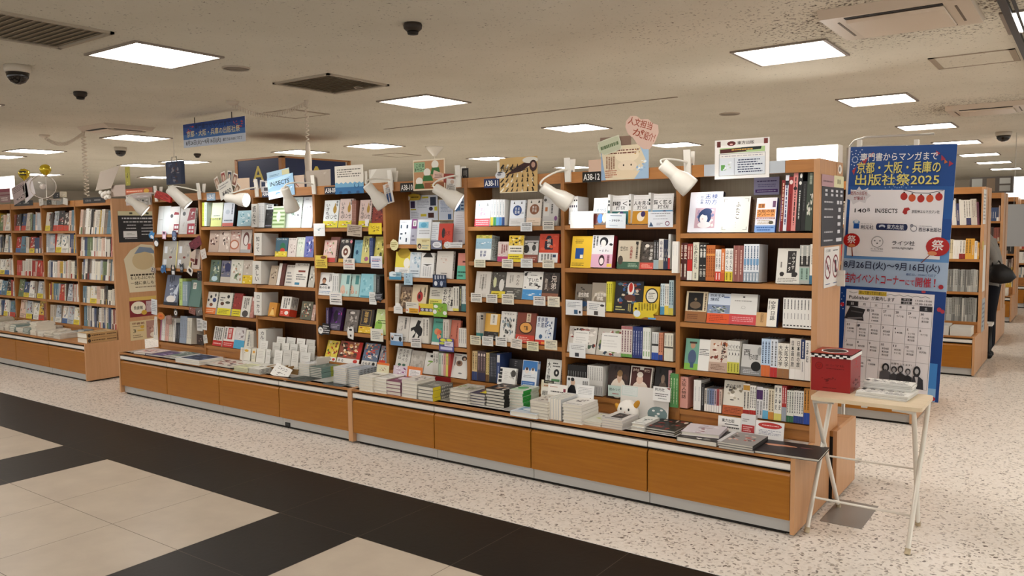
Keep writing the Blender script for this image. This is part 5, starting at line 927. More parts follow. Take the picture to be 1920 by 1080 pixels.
SL(1016, 246, 1112, 5, 206, .19, 'd2d0c8', 'n 0 0 1 1 10 3 8a887e,b8b4a8', 'thin white booklet', 'in the stack left of the woven trays', spine='r', sart='k .05 .2 .95 .8 4 666', jit=.007)
SL(1416, 264, 1502, 7, 168, .18, 'd8d8d4', 'l .1 .2 .9 .8 3 999', 'white book', 'in the stack just right of the woven trays', spine='l', jit=.003)
SL(1504, 276, 1600, 6, 196, .18, '5e6f68', 'n 0 0 1 1 12 5 3a4a44,8a9a90', 'green-covered book', 'in the stack with lime spines', sart='r .5 0 1 1 a8b44a;r 0 0 .5 1 7a9a94')
SL(1692, 330, 1788, 9, 196, .18, 'd4d6d8', 'n .1 .1 .9 .9 10 4 a8acb0,8a8e92', 'pale grey book', 'in the tall stack beside the cabinet joint', spine='l', jit=.003)
SL(1792, 340, 1888, 8, 212, .19, 'a9b0b6', 'n 0 0 1 1 14 6 7a8288,c8ccd0,9aa2a8', 'blue-grey book', 'in the stack against the cabinet joint', jit=.005, sart='k .05 .2 .95 .8 5 555')
FL(1330, 298, .2, .15, .006, '3a403c', 'n 0 0 1 1 12 3 2a302c,55605a', 'flat dark green leaflet', 'before the woven trays')
FL(1600, 335, .2, .15, .006, '40474a', 'n 0 0 1 1 12 4 2c3438,5a666a', 'flat slate leaflet', 'before the tall grey stack')
# ================================================================ cards, signs, clip lamps
def card(name, xl, yt, xr, yb, y, col, art, label, cat='card', group=None, roll=0, lean=0, th=.0012, shape=None, yaw=0):
    """printed card in the plane y; the box is given in the crop"""
    xm, ym = cx((xl+xr)/2), cy((yt+yb)/2)
    a = on(cx(xl), ym, y=y); b = on(cx(xr), ym, y=y); t = on(xm, cy(yt), y=y); l = on(xm, cy(yb), y=y)
    w, h = b.x-a.x, (t.z-l.z)/math.cos(R(lean)); M = T((a.x+b.x)/2, y, (t.z+l.z)/2) @ RZ(yaw) @ RY(roll) @ RX(-lean)
    q = MB(); m = mat(col, .5, 0, .3, 'card')
    if shape:
        f = list(map(float, shape.split())); pr = [(u*w-w/2, v*h-h/2) for u, v in zip(f[::2], f[1::2])]; q.prism(pr, 'y', 0, th, m)
    else: q.box(-w/2, w/2, 0, th, -h/2, h/2, m)
    if art: draw(q, art, w, h, lambda x, yy, d: (x-w/2, -d, yy-h/2))
    return tag(q.build(name, None, M), label, cat, group)
HANG = D-.0035
def pops(y, rows, group):
    for xl, yt, xr, yb, col, art, lab, *k in rows:
        card('shelf_card', xl, yt, xr, yb, y, col, art, lab, 'price card', group, **(k[0] if k else {}))
WR = 'l .12 .5 .9 .9 3 555;l .12 .12 .9 .45 3 999'
WT = 'l .1 .55 .9 .92 2 222;l .1 .1 .85 .48 3 777'
G9, G10, G11, G12 = [f'handwritten cards on the shelf edges of the {b} bay' for b in ('A38-09', 'A38-10', 'A38-11', 'A38-12')]
crop(460, 320, 5.4)
pops(HANG, [(692, 535, 805, 662, 'e4e4e0', 'n .15 .2 .9 .8 10 3 8a9a9a,c8d0d0', 'white sketch card at the left end of the A38-09 top shelf'),
    (1030, 547, 1180, 664, 'b9a998', 'l .08 .3 .9 .9 4 55483c;l .4 .08 .9 .22 1 3a2c24', 'grey-brown lettered card hanging from the A38-09 top shelf', dict(roll=4)),
    (1246, 530, 1380, 645, 'e2c92a', 'n .1 .2 .9 .85 20 4 a8861a,7a5c10,f0e06a', 'bright yellow card at the right end of the A38-09 top shelf'),
    (708, 858, 828, 986, 'd8bd4c', 'e .7 .85 .25 .12 7a4a2c;l .08 .1 .92 .68 4 4a3510', 'yellow card at the left end of the A38-09 second shelf'),
    (992, 888, 1106, 1000, 'e4dcd4', 't .1 .6 .8 .9 33302c 大阪;r .1 .44 .9 .5 b83a34;l .1 .1 .9 .38 2 888', 'white card with red underline below the doughnut book'),
    (1270, 866, 1385, 990, 'dfe2ea', 'l .1 .5 .9 .85 2 4a5a9c;r .1 .62 .9 .66 c86a7a;l .1 .1 .8 .4 2 6a7aa8', 'bluish white card at the right end of the A38-09 second shelf'),
    (1212, 492, 1252, 562, 'eceae6', '', 'small blank white tag on the A38-09 top shelf')], G9)
crop(460, 500, 4.907)
pops(HANG, [(776, 238, 888, 350, 'e4e0da', 'l .1 .6 .9 .9 2 889;l .1 .15 .95 .52 2 333', 'white card hanging below the suited-man book'),
    (1140, 234, 1205, 348, 'e2e2de', 'l .1 .2 .9 .9 5 999', 'white card left of the black speech burst'),
    (1188, 230, 1266, 328, '1d1c1e', 'l .12 .25 .88 .8 4 b8b8c0', 'black speech-burst card on the A38-09 third shelf', dict(shape='.1 .25 0 .5 .12 .7 .1 .95 .4 .88 .6 1 .78 .85 1 .9 .92 .55 1 .3 .8 .2 .7 0 .45 .15 .2 .05')),
    (668, 518, 780, 636, '201e20', 'e .22 .4 .2 .26 e4e2de;e .18 .44 .03 .05 222;e .28 .44 .03 .05 222;l .4 .2 .95 .85 4 d8d4d4', 'black card with white ghost shape on the A38-09 fourth shelf', dict(shape='.02 .1 .0 .6 .15 .8 .35 .75 .4 1 .9 .95 1 .5 .92 .1 .5 .12 .3 0')),
    (936, 546, 1002, 670, 'dedbd6', 'e .5 .72 .22 .08 1c1c1c;r .4 .2 .6 .36 2a2a2a', 'white dog-shaped tag on the A38-09 fourth shelf', dict(shape='.1 .1 0 .55 .15 .95 .4 .85 .65 .98 .9 .9 .95 .55 .85 .0 .45 .05')),
    (1152, 572, 1268, 686, 'e0dccf', 'l .12 .15 .88 .82 5 888;e .9 .6 .06 .08 d89a3a', 'cream card at the right end of the A38-09 fourth shelf')], G9)
crop(720, 320, 5.4)
pops(HANG, [(58, 692, 146, 810, 'd8cf9c', 'l .15 .3 .85 .75 3 8a7a3a', 'round pale yellow tag at the left of the A38-10 top shelf', dict(shape='.5 0 .2 .1 .02 .4 .1 .75 .4 1 .7 .9 .95 .7 1 .4 .8 .1')),
    (332, 686, 468, 806, 'dfd4a4', 'e .2 .35 .14 .22 2a211c;e .2 .3 .08 .12 d8b8a0;l .36 .66 .95 .9 2 8a6a1a;l .36 .1 .9 .5 2 8aa0a0', 'yellow and white card with portrait on the A38-10 top shelf'),
    (476, 706, 586, 794, '77788c', 'e .55 .5 .4 .36 e4e4e8;l .3 .35 .8 .65 2 667', 'grey card with white cloud on the A38-10 top shelf'),
    (606, 716, 796, 788, 'dedede', 'e .16 .5 .1 .3 aaa;e .16 .5 .085 .25 dedede;l .34 .5 .95 .72 1 555;l .34 .2 .9 .36 1 999', 'long white card with grey ring on the A38-10 top shelf', dict(shape='.0 .5 .05 .85 .2 1 .36 .85 1 .88 .97 .12 .3 .1 .15 0 .03 .2'))], G10)
card('notice_board', 258, 250, 545, 504, .6, 'dfe4ea', 'r .04 .5 .2 .78 3a3050;r .74 .58 .94 .92 2c3444;e .76 .46 .07 .08 2a2440;r .88 .38 .98 .54 d8cc3a;r .66 .1 .86 .3 4a241c;r .4 .16 .6 .26 d8c83a;l .26 .5 .7 .84 6 a0a8b4;r .04 .42 .24 .47 c8b83a;r .46 .88 .68 .95 d0c43a;l .05 .1 .34 .36 4 a8b0bc', 'white board of small photos at the back of the A38-10 top shelf', 'notice')
card('notice_bubble', 228, 232, 372, 306, .585, 'c9ad3c', 'l .3 .3 .85 .7 1 55400c;e .12 .4 .14 .3 e0d8c0', 'yellow speech bubble pinned above the white photo board', 'notice', None, shape='.1 .1 .0 .5 .1 .85 .5 1 .9 .85 1 .5 .9 .12 .5 .02')
card('notice_board', 550, 285, 706, 506, .6, 'd9e0ea', 'o .0 .0 1 1 .03 c8b078;l .14 .4 .86 .9 8 8a9ab8;r .62 .06 .84 .3 2f5688', 'white notice with jeans drawing at the back of the A38-10 top shelf', 'notice')
card('notice_board', 716, 240, 816, 412, .56, 'b9d0e0', 'r .05 .05 .55 .5 3a78b4;r .1 .0 .25 .05 3a78b4;r .62 .5 .9 .58 2c4a78;r .62 .3 .9 .38 2c4a78;r .62 .1 .9 .18 2c4a78', 'pale blue notice with large jeans by the A38-11 post', 'notice')
card('notice_sheet', 702, 412, 824, 742, .42, 'dcdce2', 'l .2 .3 .9 .9 10 c4c4cc;r .5 .05 .8 .12 9a9aa8', 'tall plain white sheet standing at the right of the A38-10 top shelf', 'notice', lean=6)
crop(720, 510, 5.141)
pops(HANG, [(50, 2, 166, 74, '8fb4c4', 'e .3 .7 .3 .4 d8e4e8;r 0 0 1 .4 4a90b0;l .3 .5 .9 .8 1 4a6a7a', 'blue cloud-topped card at the left of the A38-10 second shelf'),
    (192, 12, 274, 124, 'a9c4d4', 'n .2 .6 .8 1 6 2 3a2a5c,2a1f4a;l .2 .15 .8 .5 2 6a8a9c', 'pale blue card with purple bow on the A38-10 second shelf'),
    (470, 26, 600, 144, '22304c', 'k .1 .6 .9 .95 4 c8ccd8;e .22 .28 .12 .2 d8dce4;e .64 .28 .1 .22 b8c0d0;n .4 .1 .95 .6 8 3 8a9ab8', 'navy card with white figures on the A38-10 second shelf'),
    (94, 296, 178, 400, 'e0deda', 'l .2 .3 .8 .6 2 aaa;e .5 .85 .3 .12 e8e6e2', 'white house-shaped card on the A38-10 third shelf', dict(shape='0 0 0 .6 .5 1 1 .6 1 0')),
    (210, 290, 332, 398, 'dcd6c8', 'r .26 .02 .98 .45 d8a02c;l .1 .6 .9 .9 2 777;l .35 .1 .9 .38 2 7a5210;r .05 .2 .16 .3 c83a2c', 'white card with amber panel on the A38-10 third shelf'),
    (336, 306, 476, 414, 'd8c43c', 'r .1 .3 .95 .6 4a4a5a;e .25 .45 .1 .12 b8b4c8;e .55 .45 .1 .12 b8b4c8;e .82 .45 .1 .12 b8b4c8;r .0 .2 .1 .8 c8502c', 'yellow card with grey strip on the A38-10 third shelf'),
    (474, 302, 606, 432, '7fae3c', 'e .2 .75 .16 .12 e4e8dc;e .12 .35 .14 .16 e8e8e4;e .85 .3 .14 .14 e8e8e4;n .2 .2 .8 .9 12 3 d8d84a,4a8a2c,a8683c', 'green illustrated card on the A38-10 third shelf'),
    (62, 590, 180, 708, 'ced6de', 'r 0 0 1 .36 6a94c0;e .16 .6 .1 .2 2a2624;e .8 .55 .12 .2 2a2624;e .16 .7 .07 .1 d8b8a4;l .3 .75 .9 .9 1 333', 'pale blue card with two portraits on the A38-10 fourth shelf'),
    (258, 634, 358, 728, 'dad6d0', WT, 'plain white text card on the A38-10 fourth shelf', dict(roll=-2)),
    (530, 640, 672, 766, '55508a', 'e .28 .85 .2 .12 d8d84a;e .7 .88 .2 .1 d8d84a;e .2 .6 .18 .1 c8d04a;r .38 .4 .96 .76 d8d4e0;r .1 .12 .9 .34 c8c8e0;l .45 .48 .9 .7 2 667', 'purple card with yellow bubbles on the A38-10 fourth shelf')], G10)
crop(870, 330, 5.4)
pops(HANG, [(572, 470, 690, 560, 'e0e2e2', WT, 'white card between the two right cat-circle cookbooks'), (796, 456, 912, 548, 'dfdacf', WT, 'cream card at the right end of the A38-11 top shelf'),
    (104, 846, 216, 924, 'e0dcc4', WT, 'cream card below the blue lake book'), (384, 842, 496, 932, 'e0dbcc', WT, 'cream card below the small pink paperback', dict(roll=2)),
    (574, 836, 694, 928, 'dadbd8', WR, 'white card below the grey comic'), (794, 848, 912, 932, 'e0dac8', WT, 'cream card below the orange bell-shape book')], G11)
crop(870, 520, 5.142)
pops(HANG, [(66, 152, 172, 240, 'dedad0', WT, 'leftmost card on the A38-11 third shelf'), (214, 162, 320, 246, 'e0dcd2', WT, 'second card from left on the A38-11 third shelf'), (364, 162, 480, 260, 'ded8c8', WT, 'middle card on the A38-11 third shelf'),
    (668, 182, 784, 272, 'dfdcd6', WT, 'second card from right on the A38-11 third shelf'), (806, 186, 922, 284, 'e0d8c4', WR, 'rightmost card on the A38-11 third shelf'),
    (60, 562, 160, 650, 'e0d8bc', WT, 'leftmost card on the A38-11 fourth shelf'), (174, 570, 280, 660, 'e2dfd8', WR, 'second card from left on the A38-11 fourth shelf'), (304, 574, 412, 664, 'e2e0da', WT, 'third card from left on the A38-11 fourth shelf'),
    (450, 592, 558, 686, 'e0d6ca', WR, 'tilted card below the lacquer bowl book', dict(roll=4)), (606, 618, 718, 708, 'e0dab8', WT, 'pale yellow card on the A38-11 fourth shelf'), (776, 604, 898, 698, 'e0d8c0', WR, 'rightmost card on the A38-11 fourth shelf')], G11)
card('shelf_card', 45, 158, 130, 256, .43, 'c9c2ba', WT, 'grey card fixed inside the left wall of the A38-11 top shelf', 'price card', G11, yaw=-25)
card('notice_sheet', 380, 160, 548, 236, .59, 'a9bccb', 'l .1 .3 .6 .8 3 6a8aa8;r .7 .1 .75 .6 dde4ea', 'pale blue sheet behind the cat-circle cookbooks, left', 'notice'); card('notice_sheet', 556, 120, 792, 238, .595, 'a6b6c3', 'p e4e8ec .02 .02 .3 .02 .1 .6;l .3 .3 .9 .7 2 7a9ab8', 'pale blue sheet behind the cat-circle cookbooks, right', 'notice')
crop(1040, 320, 5.142)
pops(HANG, [(150, 392, 372, 554, 'f0eee8', '', 'blank white card lit by the lamp, A38-12 top shelf'), (494, 412, 684, 554, 'dfe6ea', 'r .22 .82 .8 .86 3a5a78;t .3 .42 .7 .62 2a3a4a 3939;l .16 .46 .26 .54 1 9ab;l .74 .46 .86 .54 1 9ab;l .2 .12 .6 .22 1 9ab', 'white card numbered 3939 on the A38-12 top shelf', dict(roll=2)),
    (900, 394, 1140, 546, 'e2e6ec', 'l .1 .84 .92 .92 1 3a3a40;l .3 .68 .72 .76 1 3a3a40;l .2 .5 .8 .58 1 99a;e .78 .24 .09 .15 7a3a5c;e .78 .24 .06 .1 dfe2ea;l .34 .12 .6 .3 2 667;p 445a78 .04 .06 .12 .36 .22 .06', 'white card with pink ring mark on the A38-12 top shelf')], G12)
crop(1040, 510, 3.858)
pops(HANG, [(80, 202, 200, 312, 'dfe0e0', 'l .1 .5 .9 .88 4 8a8e94;r .5 .08 .72 .36 3a5a78;e .85 .22 .06 .1 222', 'white card below the darker insect guide'), (234, 214, 364, 318, 'e2e0dc', 'l .1 .4 .7 .88 4 8a8e94;e .84 .76 .12 .08 3a3a3a;r .4 .06 .62 .34 4a4440', 'white card below the lighter insect guide', dict(roll=2)),
    (566, 220, 750, 340, 'd9c034', 'k .2 .5 .95 .95 7 7a6a10;e .16 .3 .14 .2 d8e0e4;e .12 .6 .05 .06 222;r .6 .0 .9 .1 5a9ad0', 'yellow wavy card below the round emblem book', dict(shape='.02 .15 0 .6 .05 .95 .3 1 .6 .94 1 1 .96 .5 .8 .3 .85 .05 .5 .12 .3 0 .1 .02')),
    (106, 516, 222, 620, 'e4e4e2', 'l .1 .55 .9 .88 3 9a9a9a;r .35 .08 .6 .34 3a3a40', 'white card below the pattern-bordered picture book'),
    (386, 822, 482, 900, 'c2d4cc', 't .1 .5 .9 .78 4a5a54 読みつぐ;l .3 .15 .8 .36 1 a86a6a', 'mint green card before the sculpted woman book')], G12)
crop(1250, 310, 4.697)
card('notice_board', 768, 104, 992, 260, .59, 'a9a3c0', 'r .06 .14 .94 .32 5a3478;l .12 .17 .88 .28 1 d8d0e4;l .12 .72 .9 .84 1 3a2a5c;l .14 .42 .86 .64 2 7a7298', 'lilac notice on the back of the rightmost top shelf', 'notice')
# things standing on the low cabinets
GL_ = 'cards standing on the low cabinet'
def stand(xl, yt, xr, yb, dy, col, art, lab, **k):
    yy = on(cx((xl+xr)/2), cy(yb), z=LZ).y if dy is None else dy
    return card('standing_card', xl, yt, xr, yb, yy, col, art, lab, 'card', GL_, **k)
crop(1250, 530, 3.375)
stand(325, 850, 468, 945, .29, 'e4e2dc', 't .16 .62 .72 .86 1c1c1c 東方出版;r .3 .48 .9 .54 555;l .14 .2 .95 .42 1 333;r .06 .0 .5 .14 b8b4ae', 'white card lettered in black at the foot of the rightmost bay', lean=8)
stand(470, 838, 562, 954, .28, 'd5d3d2', 'r .06 .06 .94 .46 b03a3a;l .14 .1 .86 .4 3 e0b8b4;l .1 .6 .6 .8 2 777', 'white and red leaflet holder on the low cabinet, right end', lean=6, th=.03)
stand(562, 882, 742, 998, .27, 'e2e0de', 'e .5 .78 .42 .16 a82c28;e .5 .78 .4 .14 b8342e;l .2 .74 .8 .82 1 f0d8d0;l .1 .28 .9 .56 4 889', 'white card with red oval heading at the right end', lean=12)
crop(1000, 700, 6.62)
stand(96, 88, 250, 262, .28, 'd8cfb4', 'r .2 .78 1 1 33342c;l .3 .84 .9 .94 1 c8c4a8;l .2 .4 .9 .7 2 b05a3a;l .2 .1 .7 .34 2 b0a890', 'cream card with dark banner before the A38-11 bottom shelf', lean=8)
stand(180, 140, 420, 290, .2, 'e4e0d8', 'l .1 .7 .5 .85 1 b88a7a;l .14 .3 .9 .5 1 333;r .8 .45 .92 .7 7a2c3c', 'white card behind the books on edge', lean=10)
stand(412, 50, 690, 300, .25, 'd9d9d6', 'e .28 .72 .1 .16 c8a890;p 17171b .02 .02 .08 .4 .2 .6 .36 .58 .44 .3 .46 .02;e .26 .86 .08 .09 222;e .1 .86 .06 .07 444;k .7 .5 .95 .85 3 333', 'white card with man in black beside the books on edge', lean=6)
stand(530, 150, 752, 362, .2, 'e4e3e0', 'o .02 .02 .98 .98 .006 b8c0c8;l .1 .45 .9 .88 5 b0b0b0;e .16 .2 .06 .08 c8b08a;e .82 .2 .06 .1 8a6a54', 'white frame-edged card behind the grey-brown picture book stack', lean=8)
stand(1080, 178, 1680, 560, .315, 'd9d4cd', 'r .02 .66 .36 .98 d3d8d4;o .03 .68 .35 .97 .006 a8c4b8;l .06 .74 .3 .92 3 c8d0cc;e .78 .2 .2 .24 6f8484;e .7 .3 .03 .03 e4e4e0;e .8 .22 .03 .03 e4e4e0;e .86 .34 .03 .03 e4e4e0;e .76 .14 .03 .03 e4e4e0', 'large blank display card with dotted grey hill behind the plush', lean=6)
stand(1486, 170, 1700, 345, .29, 'e4e2de', 't .1 .68 .66 .92 1c1c1c 創元社;l .1 .3 .95 .56 2 444;l .3 .12 .8 .24 1 888;p 8a3a3a .76 .95 .98 .98 .95 .82', 'white publisher card above the dotted grey hill', lean=6)
crop(640, 640, 3.692)
stand(246, 150, 330, 222, .17, 'd6cfae', 'r 0 .8 1 1 d8702c;n .1 .1 .9 .75 12 3 6a7a3a,e4e0d0,8a5a3a', 'small card with orange top behind the first white stack', lean=8)
stand(360, 172, 458, 240, .2, 'cfc0cc', 'n .05 .2 .95 .98 18 4 8a4a78,e8e4e8,5a2a4a;l .2 .02 .9 .2 1 555', 'purple drawing card behind the plum stack', lean=10)
stand(456, 178, 560, 250, .2, 'd87838', 'r .12 .06 .88 .72 e4e0dc;l .2 .14 .8 .66 4 999', 'orange-framed white card behind the cream stack', lean=10)
stand(1384, 320, 1480, 400, .22, 'dcd8cc', 't .06 .3 .9 .7 1c1c1c 超図解;l .1 .1 .6 .25 1 777', 'white strip card lettered in black left of the upright books', lean=10)
crop(220, 640, 4.174)
stand(1222, 198, 1345, 280, .06, 'e0ddd6', 't .2 .6 .75 .9 333 ニャンコ;n .1 .15 .8 .55 8 3 8a8680,55524e', 'small white leaning card between the woven trays', lean=35, roll=12)
crop(640, 640, 3.692); card('shelf_strip', 640, 246, 756, 290, D-.001, '8c1a1c', '', 'plain crimson strip at the foot of the A38-10 bay', 'strip'); crop(220, 640, 4.174)
# white rack of little booklets under A38-07 and A38-08
RK = MB(); rr = empty('booklet_rack', (on(440, 660, y=.2).x, .2, LZ), 0, 'white stepped rack for small booklets under the A38-08 bay', 'rack'); bx0 = rr.location.x
xa = on(cx(962), 660, y=.2).x-bx0; xb = on(cx(1540), 660, y=.2).x-bx0
for i, (yy, z1) in enumerate(((.02, .03), (.07, .075), (.115, .12))):
    q = MB(); q.box(xa, xb, yy, yy+.045, 0, z1, WHITE); q.build('step', rr)
q = MB(); q.box(xa-.004, xa, .015, .165, 0, .13, WHITE); q.box(xb, xb+.004, .015, .165, 0, .13, WHITE); q.build('side_panel', rr)
crop(220, 640, 4.174)
def zine(xl, xr, yt, row, col, art, desc):
    yy = .2+(.03, .08, .125)[row]; z = LZ+(.03, .075, .12)[row]+.001
    F(0, xl, xr, yt, col, art, '', y0=(yy, z), lean=9, t=.006, lab=desc)
    BOOKS[-1]['group'] = 'booklets on the white rack'
zine(958, 1036, 52, 0, 'dfdccf', 'e .6 .8 .2 .1 d8a83a;l .1 .6 .5 .66 1 333', 'cream booklet with orange sun at the left end of the white rack')
zine(1046, 1078, 58, 0, 'd9d2bc', 'e .5 .75 .3 .1 d8983a;l .1 .2 .9 .5 3 aaa', 'narrow cream booklet with orange dot on the white rack')
for i, (a, b, y, r_) in enumerate(((1084, 1150, 58, 0), (1156, 1190, 62, 0), (1224, 1284, 70, 0), (1290, 1352, 66, 0), (1356, 1410, 74, 0), (1424, 1502, 86, 0), (1110, 1168, -6, 1), (1206, 1266, 10, 1), (1282, 1336, 14, 1), (1344, 1400, 20, 1), (1420, 1478, 26, 1), (1484, 1536, 34, 1), (1240, 1306, -34, 2), (1316, 1384, -30, 2), (1396, 1460, -22, 2), (1470, 1536, -14, 2))):
    zine(a, b, y, r_, ('dcd9d0', 'd5d3cc', 'e0ddd6', 'c9c6be')[i % 4], ('l .15 .3 .85 .85 5 c4c1b8', 'l .15 .6 .85 .8 2 b0ada4;r .2 .15 .8 .45 cfccc4')[i % 2], f'{ORD[i if i < 6 else i-6 if i < 12 else i-12]} plain white booklet from the left on the {("front", "middle", "back")[r_]} step of the white rack')
# woven trays
WV = wood('woven_tray', '7a5a34', 'a88654', (60, 60, 60), .8)
for xl, xr, yb, lab in ((1185, 1245, 236, 'left woven tray before the stack of seven white books'), (1322, 1412, 250, 'right woven tray before the stack of seven white books')):
    p = on(cx(xl), cy(yb), z=LZ); x1 = xat(cx(xr), p.y, LZ); wd = x1-p.x
    o = empty('woven_tray', (p.x, p.y, LZ), 0, lab, 'tray', 'woven trays'); q = MB(); q.box(0, wd, 0, .1, 0, .006, WV); q.build('base', o)
    q = MB()
    for a in ([(0, 0), (wd, 0), (wd+.012, -.012), (-.012, -.012)], [(0, .1), (wd, .1), (wd+.012, .112), (-.012, .112)], [(0, 0), (0, .1), (-.012, .112), (-.012, -.012)], [(wd, 0), (wd, .1), (wd+.012, .112), (wd+.012, -.012)]):
        q.add([(a[0][0], a[0][1], .006), (a[1][0], a[1][1], .006), (a[2][0], a[2][1], .045), (a[3][0], a[3][1], .045)], [(0, 1, 2, 3)], WV)
    q.build('rim', o)
p = on(cx(1372), cy(190), z=LZ); o = empty('toothbrush_figure', (p.x, p.y, LZ), 0, 'little blue and black peg figure before the white booklet rack', 'ornament')
q = MB(); q.lathe([(.012, 0), (.012, .05), (.006, .055)], mat('2f6f9c', .4)); q.build('body', o); q = MB(); q.ball((-.006, 0, .066), (.013, .01, .011), mat('1d2226', .4)); q.build('head', o)
# white plush with ochre ears
crop(1000, 700, 6.62)
p = on(cx(1180), cy(490), z=LZ); py_ = .235; px_ = xat(cx(1180), py_, LZ+.07)
o = empty('plush_toy', (px_, py_, LZ), 0, 'round white plush head with ochre ears on the low cabinet', 'plush toy')
PW = mat('e6e1d8', .95, 0, .05, 'plush'); PO = mat('c08a34', .95, 0, .05, 'ochre_plush')
q = MB(); q.ball((0, 0, .062), (.068, .05, .062), PW, 24, 16); q.build('head', o)
for s, zz in ((-1, .075), (1, .105)):
    q = MB(); q.M = T(s*.058, -.012, zz) @ RY(s*35); q.ball((0, 0, 0), (.016, .013, .03), PO); q.build('ear', o)
for s in (-1, 1):
    q = MB(); q.ball((s*.025, -.046, .078), (.0055, .004, .008), BLACK, 10, 7); q.build('eye', o)
q = MB(); q.ball((.002, -.05, .062), (.004, .003, .003), mat('b88a78', .6), 8, 5); q.build('nose', o)
# -------------------------------------------------- signs along the top
GT = 'signs along the top of the front island'
FY = D-.004
crop(1180, 230, 5.053)
card('header_board', 708, 378, 1475, 492, D-.0005, 'b4bac0', '', 'blank white board taped across the rightmost header', 'board', None, th=.0025)
crop(1330, 255, 12.7)
card('top_sign', 130, 68, 1430, 1008, D-.0045, 'e6e2de', 'r .0 .86 1 .98 d8d4ce;r .04 .82 .11 .97 5a1f1a;r .9 .85 .97 .98 6a2a24;e .31 .9 .08 .06 5a1c1c;e .31 .88 .03 .02 d8a8a0;t .42 .86 .73 .95 2a1418 東方出版;r .09 .66 .92 .79 a8c48a;p 4a1a18 .1 .66 .6 .68 .5 .78 .1 .76;p 16201c .42 .7 .85 .72 .86 .79 .5 .79;l .3 .7 .7 .77 1 c89a4a;r .09 .1 .92 .64 cfd4da;r .09 .54 .92 .63 e0dcd8;l .12 .56 .88 .6 1 9a96a0;o .08 .08 .93 .64 .006 55605c;r .365 .1 .372 .53 6a7076;r .12 .22 .2 .36 5f9a4c;n .12 .12 .34 .5 10 3 c8d4dc,e0e4e8,b8c8a8;l .42 .14 .88 .5 6 2c3454', 'white publisher notice with green and dark red bands on the rightmost header', 'sign', GT)
crop(1100, 200, 7.2)
card('top_sign', 196, 520, 838, 982, FY, 'd3c4a6', 'p 8aa4c0 0 0 .1 0 .04 .5 0 .98;p 9ab4cc .8 1 1 1 1 0 .7 0 .8 .2 .95 .5;n .7 .1 .98 .6 14 3 b8ccd8,e0e4e4,8aa8c8;e .55 .7 .25 .2 e0d0b4;e .56 .4 .2 .16 dccab0;e .52 .16 .26 .12 d8c4a4;e .48 .42 .015 .03 3a2c24;e .64 .42 .015 .03 3a2c24;k .1 .3 .3 .7 4 7a4a34;l .14 .74 .8 .9 2 6a3a2a;l .08 .06 .34 .3 4 a05a40;n .7 .7 .84 .9 5 2 c8983a,b88a34', 'hand-drawn cream and blue recommendation sign above the A38-12 plate', 'sign', GT)
card('top_sign', 150, 425, 466, 632, FY-.002, 'b4b79c', 'l .1 .25 .9 .75 1 5a6a4a;o .02 .02 .98 .98 .02 c9cbb8', 'green oval lettered tag on the hand-drawn A38-12 sign', 'sign', GT, roll=-14, shape='.04 .3 0 .6 .08 .9 .3 1 .7 1 .95 .9 1 .5 .92 .1 .7 0 .25 0')
card('top_sign', 495, 150, 965, 550, FY-.0022, 'c9ab9c', 't .06 .66 .78 .94 8a3c22 人文担当;t .28 .34 .6 .62 8a3c22 が;t .5 .3 .94 .6 8a3c22 ご紹介！', 'pink cloud sign lettered in brown above the A38-12 bay', 'sign', GT, roll=18, shape='.02 .55 .0 .75 .08 .95 .25 1 .4 .93 .6 1 .78 .9 .92 .9 1 .65 .97 .3 .88 .05 .7 0 .5 .1 .35 .25 .15 .35')
card('top_sign', 182, 405, 600, 560, D+.001, '7c6455', '', 'plain brown card behind the pink cloud sign', 'sign', GT)
card('top_sign', 25, 716, 200, 885, D+.001, 'c9ab96', '', 'blank pinkish card standing left of the hand-drawn sign', 'sign', GT)
crop(900, 260, 6.4)
card('top_sign', 236, 222, 690, 645, FY, 'c7a56b', ';'.join(f'p {"1c1512" if i % 4 else "e4dcc8"} {.0+.143*(i % 7)+.02*(i//7 % 2):.3f} {.03+.135*(i//7):.3f} {.05+.143*(i % 7)+.02*(i//7 % 2):.3f} {.03+.135*(i//7):.3f} {.12+.12*(i % 7)+.02*(i//7 % 2):.3f} {.12+.135*(i//7):.3f} {.1+.13*(i % 7):.3f} {.15+.135*(i//7):.3f}' for i in range(42))+';p 3a1a16 .15 .5 .5 .75 .95 .98 1 .9 .6 .6;r .0 .0 1 .02 d8ccae;t .04 .62 .7 .76 141212 西日本出版社;e .82 .9 .2 .09 d9d4c8;e .9 .74 .1 .16 3a201c;e .9 .76 .05 .08 b08a78', 'tiger-striped sign lettered in black on the A38-11 header', 'sign', GT)
card('top_sign', 205, 282, 246, 480, D-.001, 'e6e0d4', '', 'blank white strip at the left edge of the tiger-striped sign', 'sign', GT)
card('top_sign', 180, 395, 306, 480, FY-.0022, 'd4d4d6', 'e .4 .6 .2 .2 8a8a92;e .5 .9 .25 .1 2a2a2c', 'small white cat-shaped tag on the tiger-striped sign', 'sign', GT, shape='.1 .1 0 .5 .1 .8 .25 1 .4 .85 .7 .9 .8 1 .95 .8 1 .4 .85 .1 .5 0')
crop(660, 280, 6.4)
